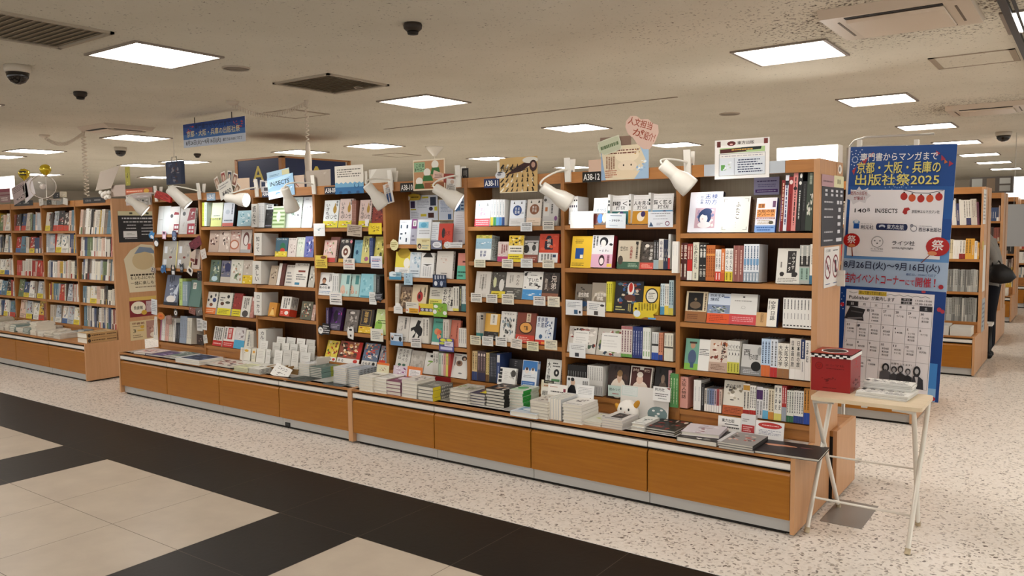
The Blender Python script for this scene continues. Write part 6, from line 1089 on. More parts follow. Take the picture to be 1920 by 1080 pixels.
card('top_sign', 732, 118, 1116, 490, FY, 'e2d6bc', 'r .03 .04 .97 .95 bd8d62;r .04 .6 .38 .92 8fb48a;t .1 .74 .36 .88 1f2f1f このま;t .06 .62 .4 .74 1f2f1f まヤロー！;e .7 .82 .11 .13 e8e4d8;p 2f6b2c .55 .5 .6 .72 .82 .72 .86 .5;e .45 .58 .11 .13 e8e4d8;p 2f6b2c .3 .3 .34 .48 .58 .48 .64 .3;e .2 .3 .11 .13 e8e4d8;p 265a24 .05 .06 .08 .22 .32 .22 .36 .06;p d8b8a4 .62 .4 .95 .26 .97 .5 .66 .64;l .68 .38 .92 .52 3 5a3a30;r .36 .06 .97 .24 8a4f2a;l .55 .09 .8 .2 2 b8a03a', 'orange and green cartoon sign above the A38-10 plate', 'sign', GT)
card('top_sign', 1100, 292, 1220, 402, FY-.002, '8c3222', 'l .1 .2 .9 .8 3 b05a40', 'small dark red tag at the right of the cartoon sign', 'sign', GT, roll=4)
card('top_sign', 1318, 225, 1398, 352, D+.01, '25211e', 'k .2 .2 .8 .8 3 8a8480', 'small black card standing left of the A38-11 plate', 'sign', GT)
card('top_sign', 204, 232, 530, 402, D+.006, 'cdc7ba', 'p e0dcd2 .0 .2 .2 .7 .3 1 .1 1', 'blank white board standing left of the A38-10 plate', 'sign', GT)
crop(430, 280, 7.11)
card('top_sign', 1408, 214, 1788, 592, FY, 'dcd6ca', 'l .05 .58 .92 .9 4 6a665e;p 6fa3c4 0 0 1 0 1 .4 .92 .36 .86 .42 .78 .36 .7 .42 .62 .36 .54 .42 .46 .36 .38 .42 .3 .36 .22 .42 .14 .36 .06 .42 0 .38;r 0 0 1 .24 2f6a9c;e .76 .28 .09 .1 2f5f8c;e .76 .3 .06 .07 6fa3c4;e .2 .05 .06 .05 24507a;e .5 .05 .06 .05 24507a;e .8 .05 .06 .05 24507a', 'white notice with blue wave border on the A38-09 header', 'sign', GT)
card('top_sign', 1028, 276, 1350, 500, D+.008, 'a79a8c', 'n .6 .6 .98 .98 6 3 b8aca0,98897a', 'plain grey-brown card behind the clip left of the A38-09 plate', 'sign', GT)
card('top_sign', 1782, 290, 1838, 470, D+.006, 'd6d0c4', '', 'narrow blank white card right of the blue wave notice', 'sign', GT)
card('top_sign', 512, 350, 862, 640, FY, '9cc4e4', 'r 0 0 .85 .35 d8ecf8;n 0 0 1 .55 16 3 c8e4f4,7ab0dc,e8f4fc;p b8dcf0 .0 .48 .9 .9 .95 1 .0 .9;t .1 .56 .84 .84 1c2a40 IN/SECTS', 'bright blue sign lettered IN/SECTS above the A38-08 plate', 'sign', GT, roll=-6)
card('top_sign', 500, 278, 800, 385, D+.002, 'a8c8dc', 'l .1 .3 .6 .6 2 4a6a8a;r .68 .1 1 .9 c8c49a', 'pale blue card behind the IN/SECTS sign', 'sign', GT, roll=-6)
card('top_sign', 840, 345, 1000, 520, D+.008, 'bfa896', 'p 8a4a3a .1 .5 .5 .1 .55 .15 .15 .55', 'pinkish blank card behind the dangling plug', 'sign', GT)
card('top_sign', 80, 384, 270, 560, D+.006, 'd8bfa6', '', 'blank cream card between the fan of photos and the IN/SECTS sign', 'sign', GT)
card('top_sign', 420, 420, 520, 570, FY, 'b9b4b4', 'r .1 .5 .6 .9 25304a;r .4 .1 .9 .4 3a3a40;e .8 .6 .2 .2 d8d8d4', 'small collage tag beside the A38-08 plate', 'sign', GT)
crop(180, 290, 6.4)
o = empty('photo_fan', (on(cx(1555), cy(440), y=FY).x, FY, on(cx(1555), cy(415), y=FY).z), 0, 'fan of small photo cards with white price tag above the A38-07 bay', 'sign', GT)
for i, (xc, yc, rl, c) in enumerate(((1450, 345, -22, '9a7a64'), (1525, 280, -12, '8a3a30'), (1595, 270, 8, '2c3040'), (1655, 300, 20, '7a4a3c'), (1680, 420, 40, '8a6a54'))):
    p = on(cx(xc), cy(yc), y=FY); q = MB(); q.M = T(p.x-o.location.x, .003+i*.0012, p.z-o.location.z) @ RY(rl); q.box(-.03, .03, 0, .001, -.055, .055, mat('d8d0c4', .5))
    draw(q, 'r .1 .1 .9 .9 '+c+';e .5 .5 .25 .25 c8b09a', .06, .11, lambda x, y, d: (x-.03, -d, y-.055)); q.build('photo_card', o)
q = MB(); q.M = RY(-18); q.box(-.095, .095, -.002, 0, -.07, .07, mat('d9d5cb', .5)); draw(q, 't .2 .1 .9 .5 1c1c1c ¥400;l .1 .6 .9 .9 2 888', .19, .14, lambda x, y, d: (x-.095, -.002-d, y-.07)); q.build('price_tag', o)
crop(225, 330, 7.717)
card('top_sign', 500, 240, 730, 350, FY-.015, 'b02820', 'n .05 .05 .95 .95 14 4 8a1a16,d84a3a,7a1a14', 'crumpled red packet above the leftmost bay', 'sign', GT, roll=12, th=.02)
card('top_sign', 200, 300, 445, 435, FY-.02, 'b4aca4', 'r .1 .1 .9 .9 9a948c;n .1 .1 .9 .9 14 4 c8c4c0,6a6662,8a8680;e .55 .6 .06 .1 333', 'grey fin-shaped drawing at the left end of the front island', 'sign', GT, shape='0 .3 .35 .8 .95 1 1 .1 .5 0')
card('top_sign', 80, 175, 470, 265, FY-.01, 'a8583c', 'r .02 .3 .65 .75 d8704a;l .04 .36 .62 .7 1 f0d0b8;e .78 .5 .1 .36 d8a83a', 'orange strip card with yellow seal at the left end', 'sign', GT)
card('top_sign', 85, 268, 460, 420, FY-.008, 'b6a8a4', 'n .0 .0 1 1 16 4 d0c8c4,9a8c8a', 'pale pink card under the orange strip card', 'sign', GT)
# small paper figures hanging on the lamps
crop(660, 280, 6.4)
card('paper_figure', 388, 410, 488, 650, .2, 'd6d0c8', 'e .5 .88 .2 .09 b89a84;r .25 .5 .75 .8 8a8480;l .25 .52 .75 .78 4 e0dcd8;r .22 .06 .46 .5 2c4a78;r .54 .06 .78 .5 2c4a78', 'paper figure in blue jeans hanging by the fourth lamp from right', 'paper figure', 'paper figures', roll=-12)
card('paper_figure', 1130, 352, 1248, 500, .2, 'cfcac4', 'e .6 .75 .2 .16 b8a090;l .3 .05 .9 .6 6 333;k .1 .1 .3 .5 2 555', 'paper figure in striped shirt above the A38-10 lamp', 'paper figure', 'paper figures', roll=6)
# -------------------------------------------------- clip lamps
LED = glow('f2f8ff', LAMP_POWER*14, 'led_disc'); CAPM = glow('fffaf0', 1.2, 'lit_cap')
def lamp(cu, cv, hu, hv, yh, d, lab, L=.19, r0=.034, r1=.058):
    cp = on(cu, cv, y=D+.01); hp = on(hu, hv, y=yh); d = Vector(d).normalized(); b0 = hp-d*L*.5
    o = empty('clip_lamp', cp, 0, lab, 'clip lamp', 'white clip lamps along the top'); M = T(*(-cp))
    q = MB(); q.M = M @ T(cp.x, cp.y, 1.848)      # clip gripping the header
    q.prism([(-.034, .085), (-.026, .085), (-.0125, -.01), (-.0125, -.06), (-.022, -.06)], 'x', -.02, .02, WPL); q.prism([(.03, .08), (.038, .08), (.026, -.0), (.022, -.0)], 'x', -.02, .02, WPL)
    q.box(-.01, .01, -.016, .018, .003, .012, WPL); q.M = M @ T(cp.x, cp.y, 1.855) @ RY(90); q.lathe([(.006, -.02), (.006, .02)], STEEL, 10); q.build('clip', o)
    q = MB(); q.M = M; a = Vector((cp.x, cp.y-.02, 1.862)); e = b0-d*.0; m1 = a+Vector((0, -.05, .012)); m2 = e-d*.06+Vector((0, 0, .005))
    pts = []
    for i in range(13):
        t = i/12; pts.append(a*(1-t)**3+m1*3*t*(1-t)**2+m2*3*t*t*(1-t)+e*t**3)
    q.tube(pts, .006, WPL, 8); q.build('gooseneck', o)
    q = MB(); q.M = M @ aim(b0, d)
    q.lathe([(.004, 0), (r0*.86, 0), (r0, .006), (r0, L*.4), (r0*1.06, L*.44), (r1*.92, L*.68), (r1, L*.93), (r1, L), (r1*.93, L), (r1*.86, L*.7), (r0*.8, L*.5), (.004, L*.48)], WPL, 24, False); q.build('shade', o)
    q = MB(); q.M = M @ aim(b0, d); q.lathe([(r1*.84, L*.86), (r1*.84, L*.87)], LED, 24); q.build('bulb', o)
    q = MB(); q.M = M @ aim(b0, d)
    for i in range(6): q.box(-r0*.5, r0*.5, r0*(-.62+.22*i), r0*(-.62+.22*i)+.003, -.0008, .001, PLIN)
    q.build('vent_slots', o)
lamp(1292, 300, 1268, 330, .16, (.64, .4, -.66), 'white clip lamp between the two rightmost bays', .2, .034, .058)
lamp(1068, 318, 1042, 366, .16, (.63, .57, -.53), 'white clip lamp left of the A38-12 plate', .195, .034, .056)
lamp(863, 328, 838, 366, .16, (.71, .47, -.53), 'white clip lamp left of the A38-11 plate', .19, .034, .062)
lamp(736, 338, 704, 366, .16, (.34, .54, -.78), 'white clip lamp left of the A38-10 plate')
lamp(592, 342, 541, 373, .14, (-.15, .45, -.8), 'white clip lamp left of the A38-09 plate')
lamp(485, 350, 443, 373, .14, (.88, .34, -.12), 'white clip lamp facing right beside the A38-08 plate')
lamp(377, 358, 335, 369, .14, (.46, .53, -.7), 'large white clip lamp over the leftmost bay', .21, .045, .055)
lamp(296, 356, 256, 384, .1, (.44, .58, -.6), 'white clip lamp left of the leftmost bay, before the black list')
# small cards strung round the leftmost bay
crop(270, 330, 5.4); GB = 'little tags strung round the leftmost bay'
def tagc(xl, yt, xr, yb, col, art, lab, roll=0, y=None, shape=None):
    card('hanging_tag', xl, yt, xr, yb, y or D-.006, col, art, lab, 'tag', GB, roll, shape=shape)
FISH = '.0 .3 .2 .8 .5 1 .8 .8 1 1 .9 .5 1 0 .7 .2 .4 0 .15 .1'
tagc(48, 555, 105, 640, '3f88c4', 'e .6 .3 .3 .2 e4e8ec;n .1 .5 .9 .9 6 2 2a5a9c,8ac0e8', 'blue and white fish tag by the leftmost top shelf', 15, None, FISH)
tagc(100, 622, 150, 716, '1a1a1a', 'e .5 .35 .4 .3 e8e8e8', 'black and white penguin tag by the leftmost bay', 12, None, '.2 0 0 .4 .2 .9 .6 1 1 .6 .9 .1 .6 0')
tagc(184, 560, 222, 638, 'c89aac', 'r .2 .1 .8 .5 e4d4dc;e .5 .8 .3 .15 3a2a3c', 'pink tag under the red house books', 4)
tagc(280, 555, 330, 662, '46506a', 'e .5 .3 .3 .16 b8c4d4;e .5 .3 .12 .08 1a1a24;e .5 .7 .35 .2 6a7a9c', 'grey-blue owl tag under the red house books', 0, None, '.1 .1 0 .6 .2 1 .8 1 1 .6 .9 .1 .5 0')
tagc(460, 635, 580, 735, '6a2430', 'n .1 .1 .9 .9 8 2 8a3a44,4a1820', 'maroon slanted tag beside the A38-07 post', -24)
tagc(575, 740, 628, 838, 'cfc6bc', 'n .2 .2 .8 .8 8 2 3a3434,8a4a44', 'white picture tag on the A38-07 post', -14)
tagc(470, 740, 520, 880, 'c8b4a4', 'r .1 .1 .9 .3 7a3a30', 'brown strip tag hanging by the A38-07 post', 14)
tagc(165, 895, 222, 985, '3a6a9c', 'l .1 .3 .9 .8 3 2a4a7c;e .3 .7 .15 .12 8ab4d8', 'blue fish tag under the grey magazines', 0, None, FISH)
tagc(270, 898, 318, 1002, '2a2624', 'e .5 .7 .25 .16 d8c8b8;r .2 .05 .8 .4 d8d8d8', 'black and white cat tag under the grey magazines', 0, None, '.1 0 .0 .6 .2 1 .4 .85 .6 .85 .85 1 1 .6 .9 0')
tagc(358, 880, 400, 975, '2c3036', 'e .5 .4 .3 .2 8a9098', 'dark tag under the right grey magazine', 0, None, '.2 0 .1 .6 .0 1 .5 .8 1 1 .9 .6 .8 0')
tagc(436, 925, 492, 995, 'dcd6cc', 'e .5 .55 .3 .25 2a2222', 'white tag with black cat under the grey magazines', 28)
tagc(540, 960, 582, 1060, '2a2422', 'n .2 .2 .8 .9 6 2 c8beb4,8a6a5a', 'dark narrow tag on the A38-07 post', 0)
tagc(70, 925, 120, 980, '8a7a70', 'r .1 .4 .6 .9 d8d4cc;r .2 .5 .5 .8 333', 'grey tag at the left edge of the leftmost bay', 10)
crop(270, 500, 5.4)
tagc(75, 330, 132, 485, 'd4d6d8', 'l .1 .2 .9 .9 6 8a9098', 'grey lettered tag left of the leftmost bay', 4)
tagc(296, 420, 345, 515, '33302e', 'e .5 .5 .3 .25 d8d4d0;e .5 .5 .12 .1 222', 'dark eye-shaped tag above the thin spines', 0, None, '.5 0 .1 .3 .1 .7 .5 1 .9 .7 .9 .3')
tagc(128, 462, 212, 540, 'b87a3a', 'e .5 .5 .32 .34 d8702c;l .3 .35 .7 .65 2 8a2c1c', 'orange badge above the thin spines', 0, None, '.5 0 .1 .2 0 .6 .3 1 .7 1 1 .6 .9 .2')
tagc(222, 480, 285, 590, '8a6a5c', 'e .5 .7 .3 .2 a8867a;e .5 .3 .35 .25 9a786a', 'brown bear-shaped tag above the thin spines', 0, None, '.1 .1 0 .5 .15 .9 .35 .8 .6 .8 .8 1 1 .6 .9 .1 .5 0')
tagc(535, 525, 592, 650, 'd2d0cc', 'l .1 .2 .9 .9 6 555', 'white lettered tag at the right end of the thin spines', 0)
tagc(590, 545, 636, 640, 'd6d4d0', 'l .1 .2 .9 .9 5 444', 'white tag on the A38-07 post above the dark photo', 4)
tagc(535, 690, 600, 790, '3a2c26', 'n .1 .1 .9 .9 10 3 7a5a48,1c1614,a8907c', 'dark photo tag at the foot of the A38-07 post', 4)
tagc(600, 690, 640, 775, 'd4d0c6', 'l .1 .3 .9 .9 4 666', 'white tag beside the dark photo', -10)
tagc(455, 412, 520, 480, '8a5a50', 'n .1 .1 .9 .9 8 2 c8b0a4,5a3a34', 'brown tag above the grey-blue thin spines', 10)
tagc(525, 415, 590, 495, '6a6460', 'n .1 .1 .9 .9 8 3 c8c0b8,3a3634', 'grey tag above the cream thin spines', -8)
# ================================================================ banner, table, notices
BW, BH = .585, .85
p = on(1592, 276, y=1.36); o = empty('banner_stand', (p.x-.012, 1.4, 0), 0, 'tall festival banner stand with two stacked blue posters beside the front island', 'banner'); M0 = T(*(-o.location))
POLE = mat('b9b4ac', .35, .6, .5, 'pole'); CW = mat('e2e0e2', .45, 0, .3, 'poster_paper')
q = MB(); q.M = M0; q.tube([(o.location.x, 1.4, .02), (o.location.x, 1.4, 1.98)], .011, POLE, 10); q.build('pole', o)
q = MB(); q.M = M0
for a in (45, 135, 225, 315): q.tube([(o.location.x, 1.4, .03), (o.location.x+.13*math.cos(R(a)), 1.4+.13*math.sin(R(a)), .012)], .01, POLE, 8)
q.build('foot', o)
q = MB(); q.M = M0; a = on(1593, 275, y=1.385); b = on(1602, 264, y=1.385); c = on(1625, 257, y=1.385); d = on(1690, 254, y=1.385); e = on(1752, 251, y=1.385)
q.tube([a, b, c, d, e], .007, POLE, 8); q.tube([on(1592, 275, y=1.375), on(1795, 271, y=1.375)], .006, POLE, 8); q.build('top_arm', o)
q = MB(); q.M = M0
for u in (1611, 1718):
    z = on(u, 273, y=1.36); q.box(z.x-.012, z.x+.012, 1.352, 1.385, z.z-.03, z.z+.035, WPL)
q.build('clip', o)
ROLL_ = RY(2.0) @ RX(-1.5)
def sheet(M, h, art):
    q = MB(); q.M = M0 @ M; q.box(0, BW, 0, .003, -h, 0, CW)
    draw(q, art, BW, h, lambda x, y, d: (x, -d, y-h), rough=.4); return q.build('poster', o)
spark = ';'.join(f'e {.07+.055*r*math.cos(t):.3f} {.91+.042*r*math.sin(t):.3f} .006 .004 c8d4ec' for r in (.5, 1, 1.5, 2) for t in [k*PI/6+r for k in range(12)] if .03 < .07+.055*r*math.cos(t) and .91+.042*r*math.sin(t) < .99)
spark2 = ';'.join(f'e {.5+.055*r*math.cos(t):.3f} {.74+.03*r*math.sin(t):.3f} .006 .004 8ab0e0' for r in (1, 1.7, 2.4) for t in [k*PI/8+r for k in range(16)])
def lantern(x, y, c): return f'e {x} {y} .033 .026 {c};r {x-.008} {y+.024} {x+.008} {y+.032} 3a1a14'
def fan(x, y, r, tilt):
    c, s = math.cos(tilt), math.sin(tilt)
    return f'p 7a3a2a {x-.004+s*r*.4:.3f} {y-.03:.3f} {x+.004+s*r*.4:.3f} {y-.03:.3f} {x+s*r*1.9+.006:.3f} {y-.115:.3f} {x+s*r*1.9-.006:.3f} {y-.115:.3f};e {x} {y} {r} {r*.62:.3f} b41f1c;e {x+s*r*.6:.3f} {y-r*.45:.3f} {r*.4:.3f} {r*.14:.3f} d88a5a;t {x-r*.52:.3f} {y-r*.28:.3f} {x+r*.52:.3f} {y+r*.46:.3f} eee8e6 祭'
A1 = ('r .02 0 1 1 164a94;r .02 .5 1 .72 1f5aa4;r .02 .2 1 .36 5f92cc;r .02 0 1 .205 a9c0dc;' + spark + ';' + spark2 +
  ';p b0343c .05 .83 .09 .86 .07 .8;p b0343c .1 .87 .14 .9 .12 .84;p b0343c .14 .9 .2 .925 .17 .87;p b0343c .2 .94 .25 .96 .23 .92;p a8324a .82 .96 .86 .94 .82 .92;p a8324a .87 .93 .91 .9 .87 .89;p c8703a .9 .9 .93 .88 .9 .87;p a8324a .94 .89 .98 .87 .94 .85'
  ';t .125 .895 .84 .955 eef0f4 専門書からマンガまで;t .1 .805 .875 .89 14305c 京都・大阪・兵庫の;t .097 .808 .872 .893 e6dc7a 京都・大阪・兵庫の;t .09 .722 .87 .805 14305c 出版社祭2025;t .087 .725 .867 .808 e6dc7a 出版社祭2025'
  ';r .05 .225 .92 .695 f0eef2;p d9d7dc .02 .66 .06 .665 .05 .7 .1 .685 .13 .72 .16 .69 .22 .71 .21 .675 .25 .655 .21 .63 .2 .6 .14 .615 .08 .59 .06 .62 .02 .63;t .05 .655 .215 .685 8c2a34 関西の出版社;t .085 .622 .19 .65 8c2a34 が集結！'
  ';p 55585c .53 .7 .55 .693 .66 .672 .78 .67 .91 .69 .91 .694 .78 .675 .66 .677 .55 .698 .53 .703;' + lantern(.56, .65, 'b82a1c') + ';' + lantern(.635, .64, 'd4582a') + ';' + lantern(.715, .635, 'b82a1c') + ';' + lantern(.795, .637, 'd4582a') + ';' + lantern(.875, .648, 'b82a1c') +
  ';t .1 .53 .215 .57 2a2a2e 140;t .225 .54 .25 .572 3a3a3e B;t .3 .53 .51 .572 1a1a1e IN/SECTS;p b02824 .555 .54 .57 .57 .61 .575 .625 .56 .6 .55 .6 .53 .58 .525;t .64 .535 .89 .558 44444c 京阪神エルマガジン社'
  ';e .125 .465 .035 .016 7aa0c8;r .1 .42 .155 .455 1f55a4;e .125 .472 .02 .013 d8e0ea;t .17 .45 .28 .46 4a4a5a ーーーー;t .17 .415 .295 .448 33364a 創元社;r .33 .415 .6 .46 1f2c58;e .335 .4375 .018 .0225 1f2c58;e .595 .4375 .018 .0225 1f2c58;e .375 .44 .03 .013 c8d0e0;e .375 .432 .02 .008 1f2c58;t .42 .42 .58 .456 dde0ea 東方出版;e .67 .43 .03 .022 8a8a94;e .67 .43 .024 .016 f0eef2;e .65 .45 .015 .012 8a8a94;t .715 .41 .915 .44 33364a 西日本出版社;l .72 .445 .83 .452 1 8a8a94'
  ';' + fan(.09, .335, .082, .12) + ';' + fan(.895, .312, .105, -.75) +
  ';e .34 .33 .056 .039 55585c;e .34 .33 .052 .036 f0eef2;e .315 .338 .008 .004 66696c;e .365 .338 .008 .004 66696c;e .34 .32 .008 .005 66696c;t .28 .275 .4 .287 55585c ミシマ社;l .28 .262 .4 .27 1 99a'
  ';t .48 .31 .69 .345 3a3a42 ライツ社;t .48 .285 .68 .305 55555c write,right,light'
  ';t .03 .135 .93 .195 1c2348 8月26日(火)～9月16日(火);t .63 .105 .9 .122 2c4a86 最終日、19:00にて終了;t .04 .03 .62 .105 b41f34 店内イベントコーナー;t .63 .035 .71 .08 b41f34 にて;t .72 .028 .86 .1 b41f34 開催;t .885 .03 .9 .1 b41f34 ！;e .95 .04 .022 .016 a81f2a')
p0 = on(1592, 276, y=1.36); M1 = T(p0.x, 1.352, p0.z) @ ROLL_
sheet(M1, BH, A1)
cal = []
C0, C1, rows = .08, .89, (.86, .81, .66, .5, .34, .1)
for i in range(8): cal.append(f'r {C0+(C1-C0)*i/7-.0015:.4f} .1 {C0+(C1-C0)*i/7+.0015:.4f} .86 8a8890')
for y in rows: cal.append(f'r {C0} {y-.001:.4f} {C1} {y+.001:.4f} 8a8890')
for i, d in enumerate('日月火水木金土'):
    x = C0+(C1-C0)*i/7
    if i in (0, 6): cal.append(f'r {x:.3f} .812 {x+.113:.3f} .858 26262c')
    cal.append(f't {x+.045:.3f} .822 {x+.07:.3f} .85 {"dcdce0" if i in (0, 6) else "44444c"} {d}')
days = [[None, None, '26', '27', '28', '29', '30'], ['31', '1', '2', '3', '4', '5', '6'], ['7', '8', '9', '10', '11', '12', '13'], ['14', '15', '16', None, None, None, None]]
rnd = random.Random(5)
for r_, row in enumerate(days):
    for i, d in enumerate(row):
        if not d: continue
        x = C0+(C1-C0)*i/7; y = rows[r_+1]; wd = .014*len(d)
        cal.append(f't {x+.014:.3f} {y-.038:.3f} {x+.014+wd:.3f} {y-.01:.3f} 33333a {d}')
        n = rnd.randint(1, 3)
        for k in range(n): cal.append(f't {x+.025:.3f} {y-.07-.03*k:.3f} {x+.09:.3f} {y-.05-.03*k:.3f} 4a4a52 {rnd.choice(("ライツ社", "東方出版", "創元社", "ミシマ社", "140B"))}')
A2 = ('r .01 0 1 1 123f88;r .9 0 .97 .35 3f86d0;r .9 0 .97 .12 8ab8e4;r .07 .0 .9 .97 f0eef2;r .19 .925 .46 .965 d0b438;t .2 .93 .45 .962 4a4430 探して迷ってまた楽しい;' + ';'.join(f'p 6a6a72 {.1+.04*i:.3f} {.945-.012*(i % 2):.3f} {.14+.04*i:.3f} {.933+.012*(i % 2):.3f} {.14+.04*i:.3f} {.937+.012*(i % 2):.3f} {.1+.04*i:.3f} {.949-.012*(i % 2):.3f}' for i in list(range(2))+list(range(9, 19))) +
  ';t .1 .875 .3 .92 26262c Publisher;t .32 .878 .54 .918 26262c が案内します;r .6 .895 .7 .92 26262c;r .6 .866 .7 .89 26262c;t .62 .9 .68 .916 d8d8dc 平日;t .62 .87 .68 .886 d8d8dc 土日祝;t .73 .895 .88 .918 33333a 17:00-19:00;t .73 .866 .88 .889 33333a 15:00-16:00;' + ';'.join(cal) +
  ';t .285 .768 .31 .805 1c1c20 8;t .195 .612 .22 .648 1c1c20 9;p 2f2f33 .09 .74 .12 .81 .27 .79 .25 .73 .26 .68 .07 .69;p 77777c .1 .7 .24 .715 .25 .7 .1 .685;p 55555a .13 .77 .25 .76 .24 .75 .13 .76'
  ';e .5 .265 .034 .04 222226;e .5 .262 .018 .026 b8b8bc;p 55555a .445 .12 .45 .22 .5 .25 .55 .22 .55 .12;e .58 .255 .028 .03 3a3a3e;e .58 .25 .016 .022 a8a8ac;p 3f3f44 .54 .12 .54 .2 .58 .225 .62 .2 .62 .12;e .64 .265 .026 .034 2a2a2e;e .64 .26 .015 .022 b0b0b4;p 2f2f33 .6 .12 .61 .215 .64 .235 .69 .21 .69 .12;e .71 .25 .024 .028 3a3a3e;e .71 .247 .015 .02 b0b0b4;p 26262a .67 .12 .68 .2 .71 .22 .75 .2 .75 .12;e .79 .26 .034 .05 26262a;e .79 .262 .018 .026 b8b8bc;p 33333a .74 .1 .76 .215 .79 .235 .85 .19 .86 .1;p c8c8cc .775 .21 .805 .21 .8 .12;t .55 .3 .74 .32 44444c お待ちしてます！;e .95 .03 .022 .02 a81f2a;e .04 .82 .02 .02 b82a3a;e .95 .84 .02 .02 b0384a;e .98 .825 .018 .018 b0384a;e .8 .99 .02 .012 b0384a;' + ';'.join(f'e {.03+.02*(i % 2):.3f} {.93-.03*i:.3f} .006 .005 b8c8e8' for i in range(6)))
sheet(M1 @ T(0, -.0035, -BH+.006), .645, A2)
# ---- folding table
TX0, TX1, TY0, TY1, TZ = .071, .556, .045, .378, .697
TBL = wood('pale_laminate', 'd2bd9c', 'dccaac', (3, 20, 3), .3); LEGM = mat('d8d2c6', .3, .2, .5, 'leg_paint')
o = empty('folding_table', ((TX0+TX1)/2, (TY0+TY1)/2, 0), 0, 'small cream folding table on crossed white legs beside the front island', 'table'); M0 = T(*(-o.location))
q = MB(); q.M = M0; rr_ = .025; pr = []
for cx_, cy_, a0 in ((TX1-rr_, TY1-rr_, 0), (TX0+rr_, TY1-rr_, 90), (TX0+rr_, TY0+rr_, 180), (TX1-rr_, TY0+rr_, 270)):
    for k in range(6): pr.append((cx_+rr_*math.cos(R(a0+k*18)), cy_+rr_*math.sin(R(a0+k*18))))
q.prism(pr, 'z', TZ-.018, TZ, TBL); q.build('tabletop', o)
def leg(x0, ya, xt, yt, bend):
    q = MB(); q.M = M0; a = Vector((x0, ya, .004)); b = Vector((xt, yt, TZ-.03)); s = 1 if bend > 0 else -1
    q.tube([a, a+(b-a)*.93, b, b+Vector((.035*s, 0, .006)), b+Vector((.09*s, 0, .008))], .011, LEGM, 10); q.build('leg', o)
    q = MB(); q.M = M0; q.tube([a-Vector((0, 0, .003)), a+(b-a)*.035], .013, mat('b9a98c', .6, name='foot_cap'), 10); o.children[-1]; q.build('foot_cap', [c for c in o.children if c.name.startswith('leg')][-1])
leg(.05, .105, .1, .34, 1); leg(.088, .565, .085, .075, 1); leg(.505, .095, .54, .34, -1); leg(.482, .512, .52, .075, -1)
q = MB(); q.M = M0; q.tube([(.059, .165, .165), (.511, .155, .165)], .006, LEGM, 8); q.build('crossbar', o)
q = MB(); q.M = M0; q.tube([(.088, .36, .33), (.506, .36, .33)], .005, LEGM, 8); q.build('crossbar', o)
q = MB(); q.M = M0; q.box(.3, .325, TY0+.01, TY0+.03, TZ-.028, TZ-.018, LEGM); q.build('catch', o)
# ---- red lottery box
f = on(1594, 738.5, z=TZ); xl = xat(1520.5, f.y, TZ); wbx = f.x-xl; hb = hat(668, f, Vector((0, 0, 1))); db = on(1613.5, 700, x=f.x).y-f.y
RED = mat('8c0d08', .3, 0, .4, 'red_card'); REDD = mat('8a0f0b', .35, 0, .4, 'red_card')
o = empty('draw_box', (xl, f.y, TZ+.0005), 0, 'red cardboard draw box with chequered rim on the folding table', 'box')
q = MB(); q.box(0, wbx, 0, db, 0, hb-.002, RED)
draw(q, 'e .2 .68 .1 .1 5e0806;e .2 .68 .088 .088 8c0d08;e .17 .7 .012 .012 5e0806;e .23 .7 .012 .012 5e0806;e .2 .65 .012 .012 5e0806;t .36 .68 .84 .74 5e0806 ミシマ社;l .36 .6 .84 .64 1 5e0806;n .25 .2 .65 .42 14 3 5e0806,6e0806;l .3 .07 .65 .12 1 5e0806', wbx, hb, lambda x, y, d: (x, -d, y))
draw(q, 'n .1 .05 .95 .35 14 6 5a0a08,7a1410;n .3 .5 .8 .9 8 5 b83a3a', db, hb, lambda x, y, d: (wbx+d, x, y)); q.build('body', o)
q = MB(); L = .004; rim = hb*.1; q.box(-L, wbx+L, -L, db+L, hb-.001, hb+.004, RED); q.box(-L, wbx+L, -L, 0, hb-rim, hb+.0035, mat('e0ddd8', .5)); q.box(wbx, wbx+L, 0, db+L, hb-rim, hb+.0035, mat('e0ddd8', .5))
n = 11
draw(q, ';'.join(f'r {i/n:.4f} {(0 if i % 2 else .5)} {(i+1)/n-.01:.4f} {(.5 if i % 2 else 1)} 1c1414' for i in range(n)) + ';' + 'r 0 0 1 .06 8c0d08', wbx, rim, lambda x, y, d: (x, -L-d, hb-rim+y))
draw(q, 'e .46 .5 .34 .33 e4e2de;e .46 .5 .31 .28 2a1a18', wbx, db, lambda x, y, d: (x, y, hb+.004+d)); q.build('lid', o)
# ---- folded newspapers
NP = mat('d4d2cc', .7, 0, .15, 'newsprint')
NA = 't .1 .66 .9 .98 0c0c10 てんとう虫;t .14 .34 .84 .62 18181c 考える力;r .02 .3 .1 .62 1a1a1e;l .06 .24 .95 .3 1 33333a;n .05 .04 .5 .22 10 3 6a6a6c,2a2a2c;l .55 .04 .95 .22 3 55555a'
def news(u, y, w_, h_, z, rz, n, grp):
    p = Vector((xat(u, y, z), y, z))
    for i in range(n):
        last = i == n-1; q = MB(); t = .008
        q.box(0, w_, 0, h_, .0002, t*.45, NP); q.box(.002, w_-.001, .001, h_-.003, t*.45, t*.55, mat('8a8884', .8)); q.box(0, w_, .0015, h_, t*.55, t-.0002, NP)
        q.tube([(w_, 0, t/2), (w_, h_, t/2)], t*.46, NP, 8)
        if last: draw(q, NA, w_, h_, lambda x, y, d: (x, y, t-.0002+d))
        pos = 'topmost' if last else 'bottom' if i == 0 else ORD[n-1-i]+' from top'
        tag(q.build('folded_newspaper', None, T(p.x+.002*((i*7) % 3), p.y+.002*((i*5) % 3), z+i*t) @ RZ(rz)), f'{pos} folded newspaper in the {grp} pile on the folding table', 'newspaper', 'newspapers on the folding table')
news(1603, .165, .225, .205, TZ+.0003, -4, 3, 'lower'); news(1617, .272, .215, .1, TZ+.0247, -3, 4, 'upper')
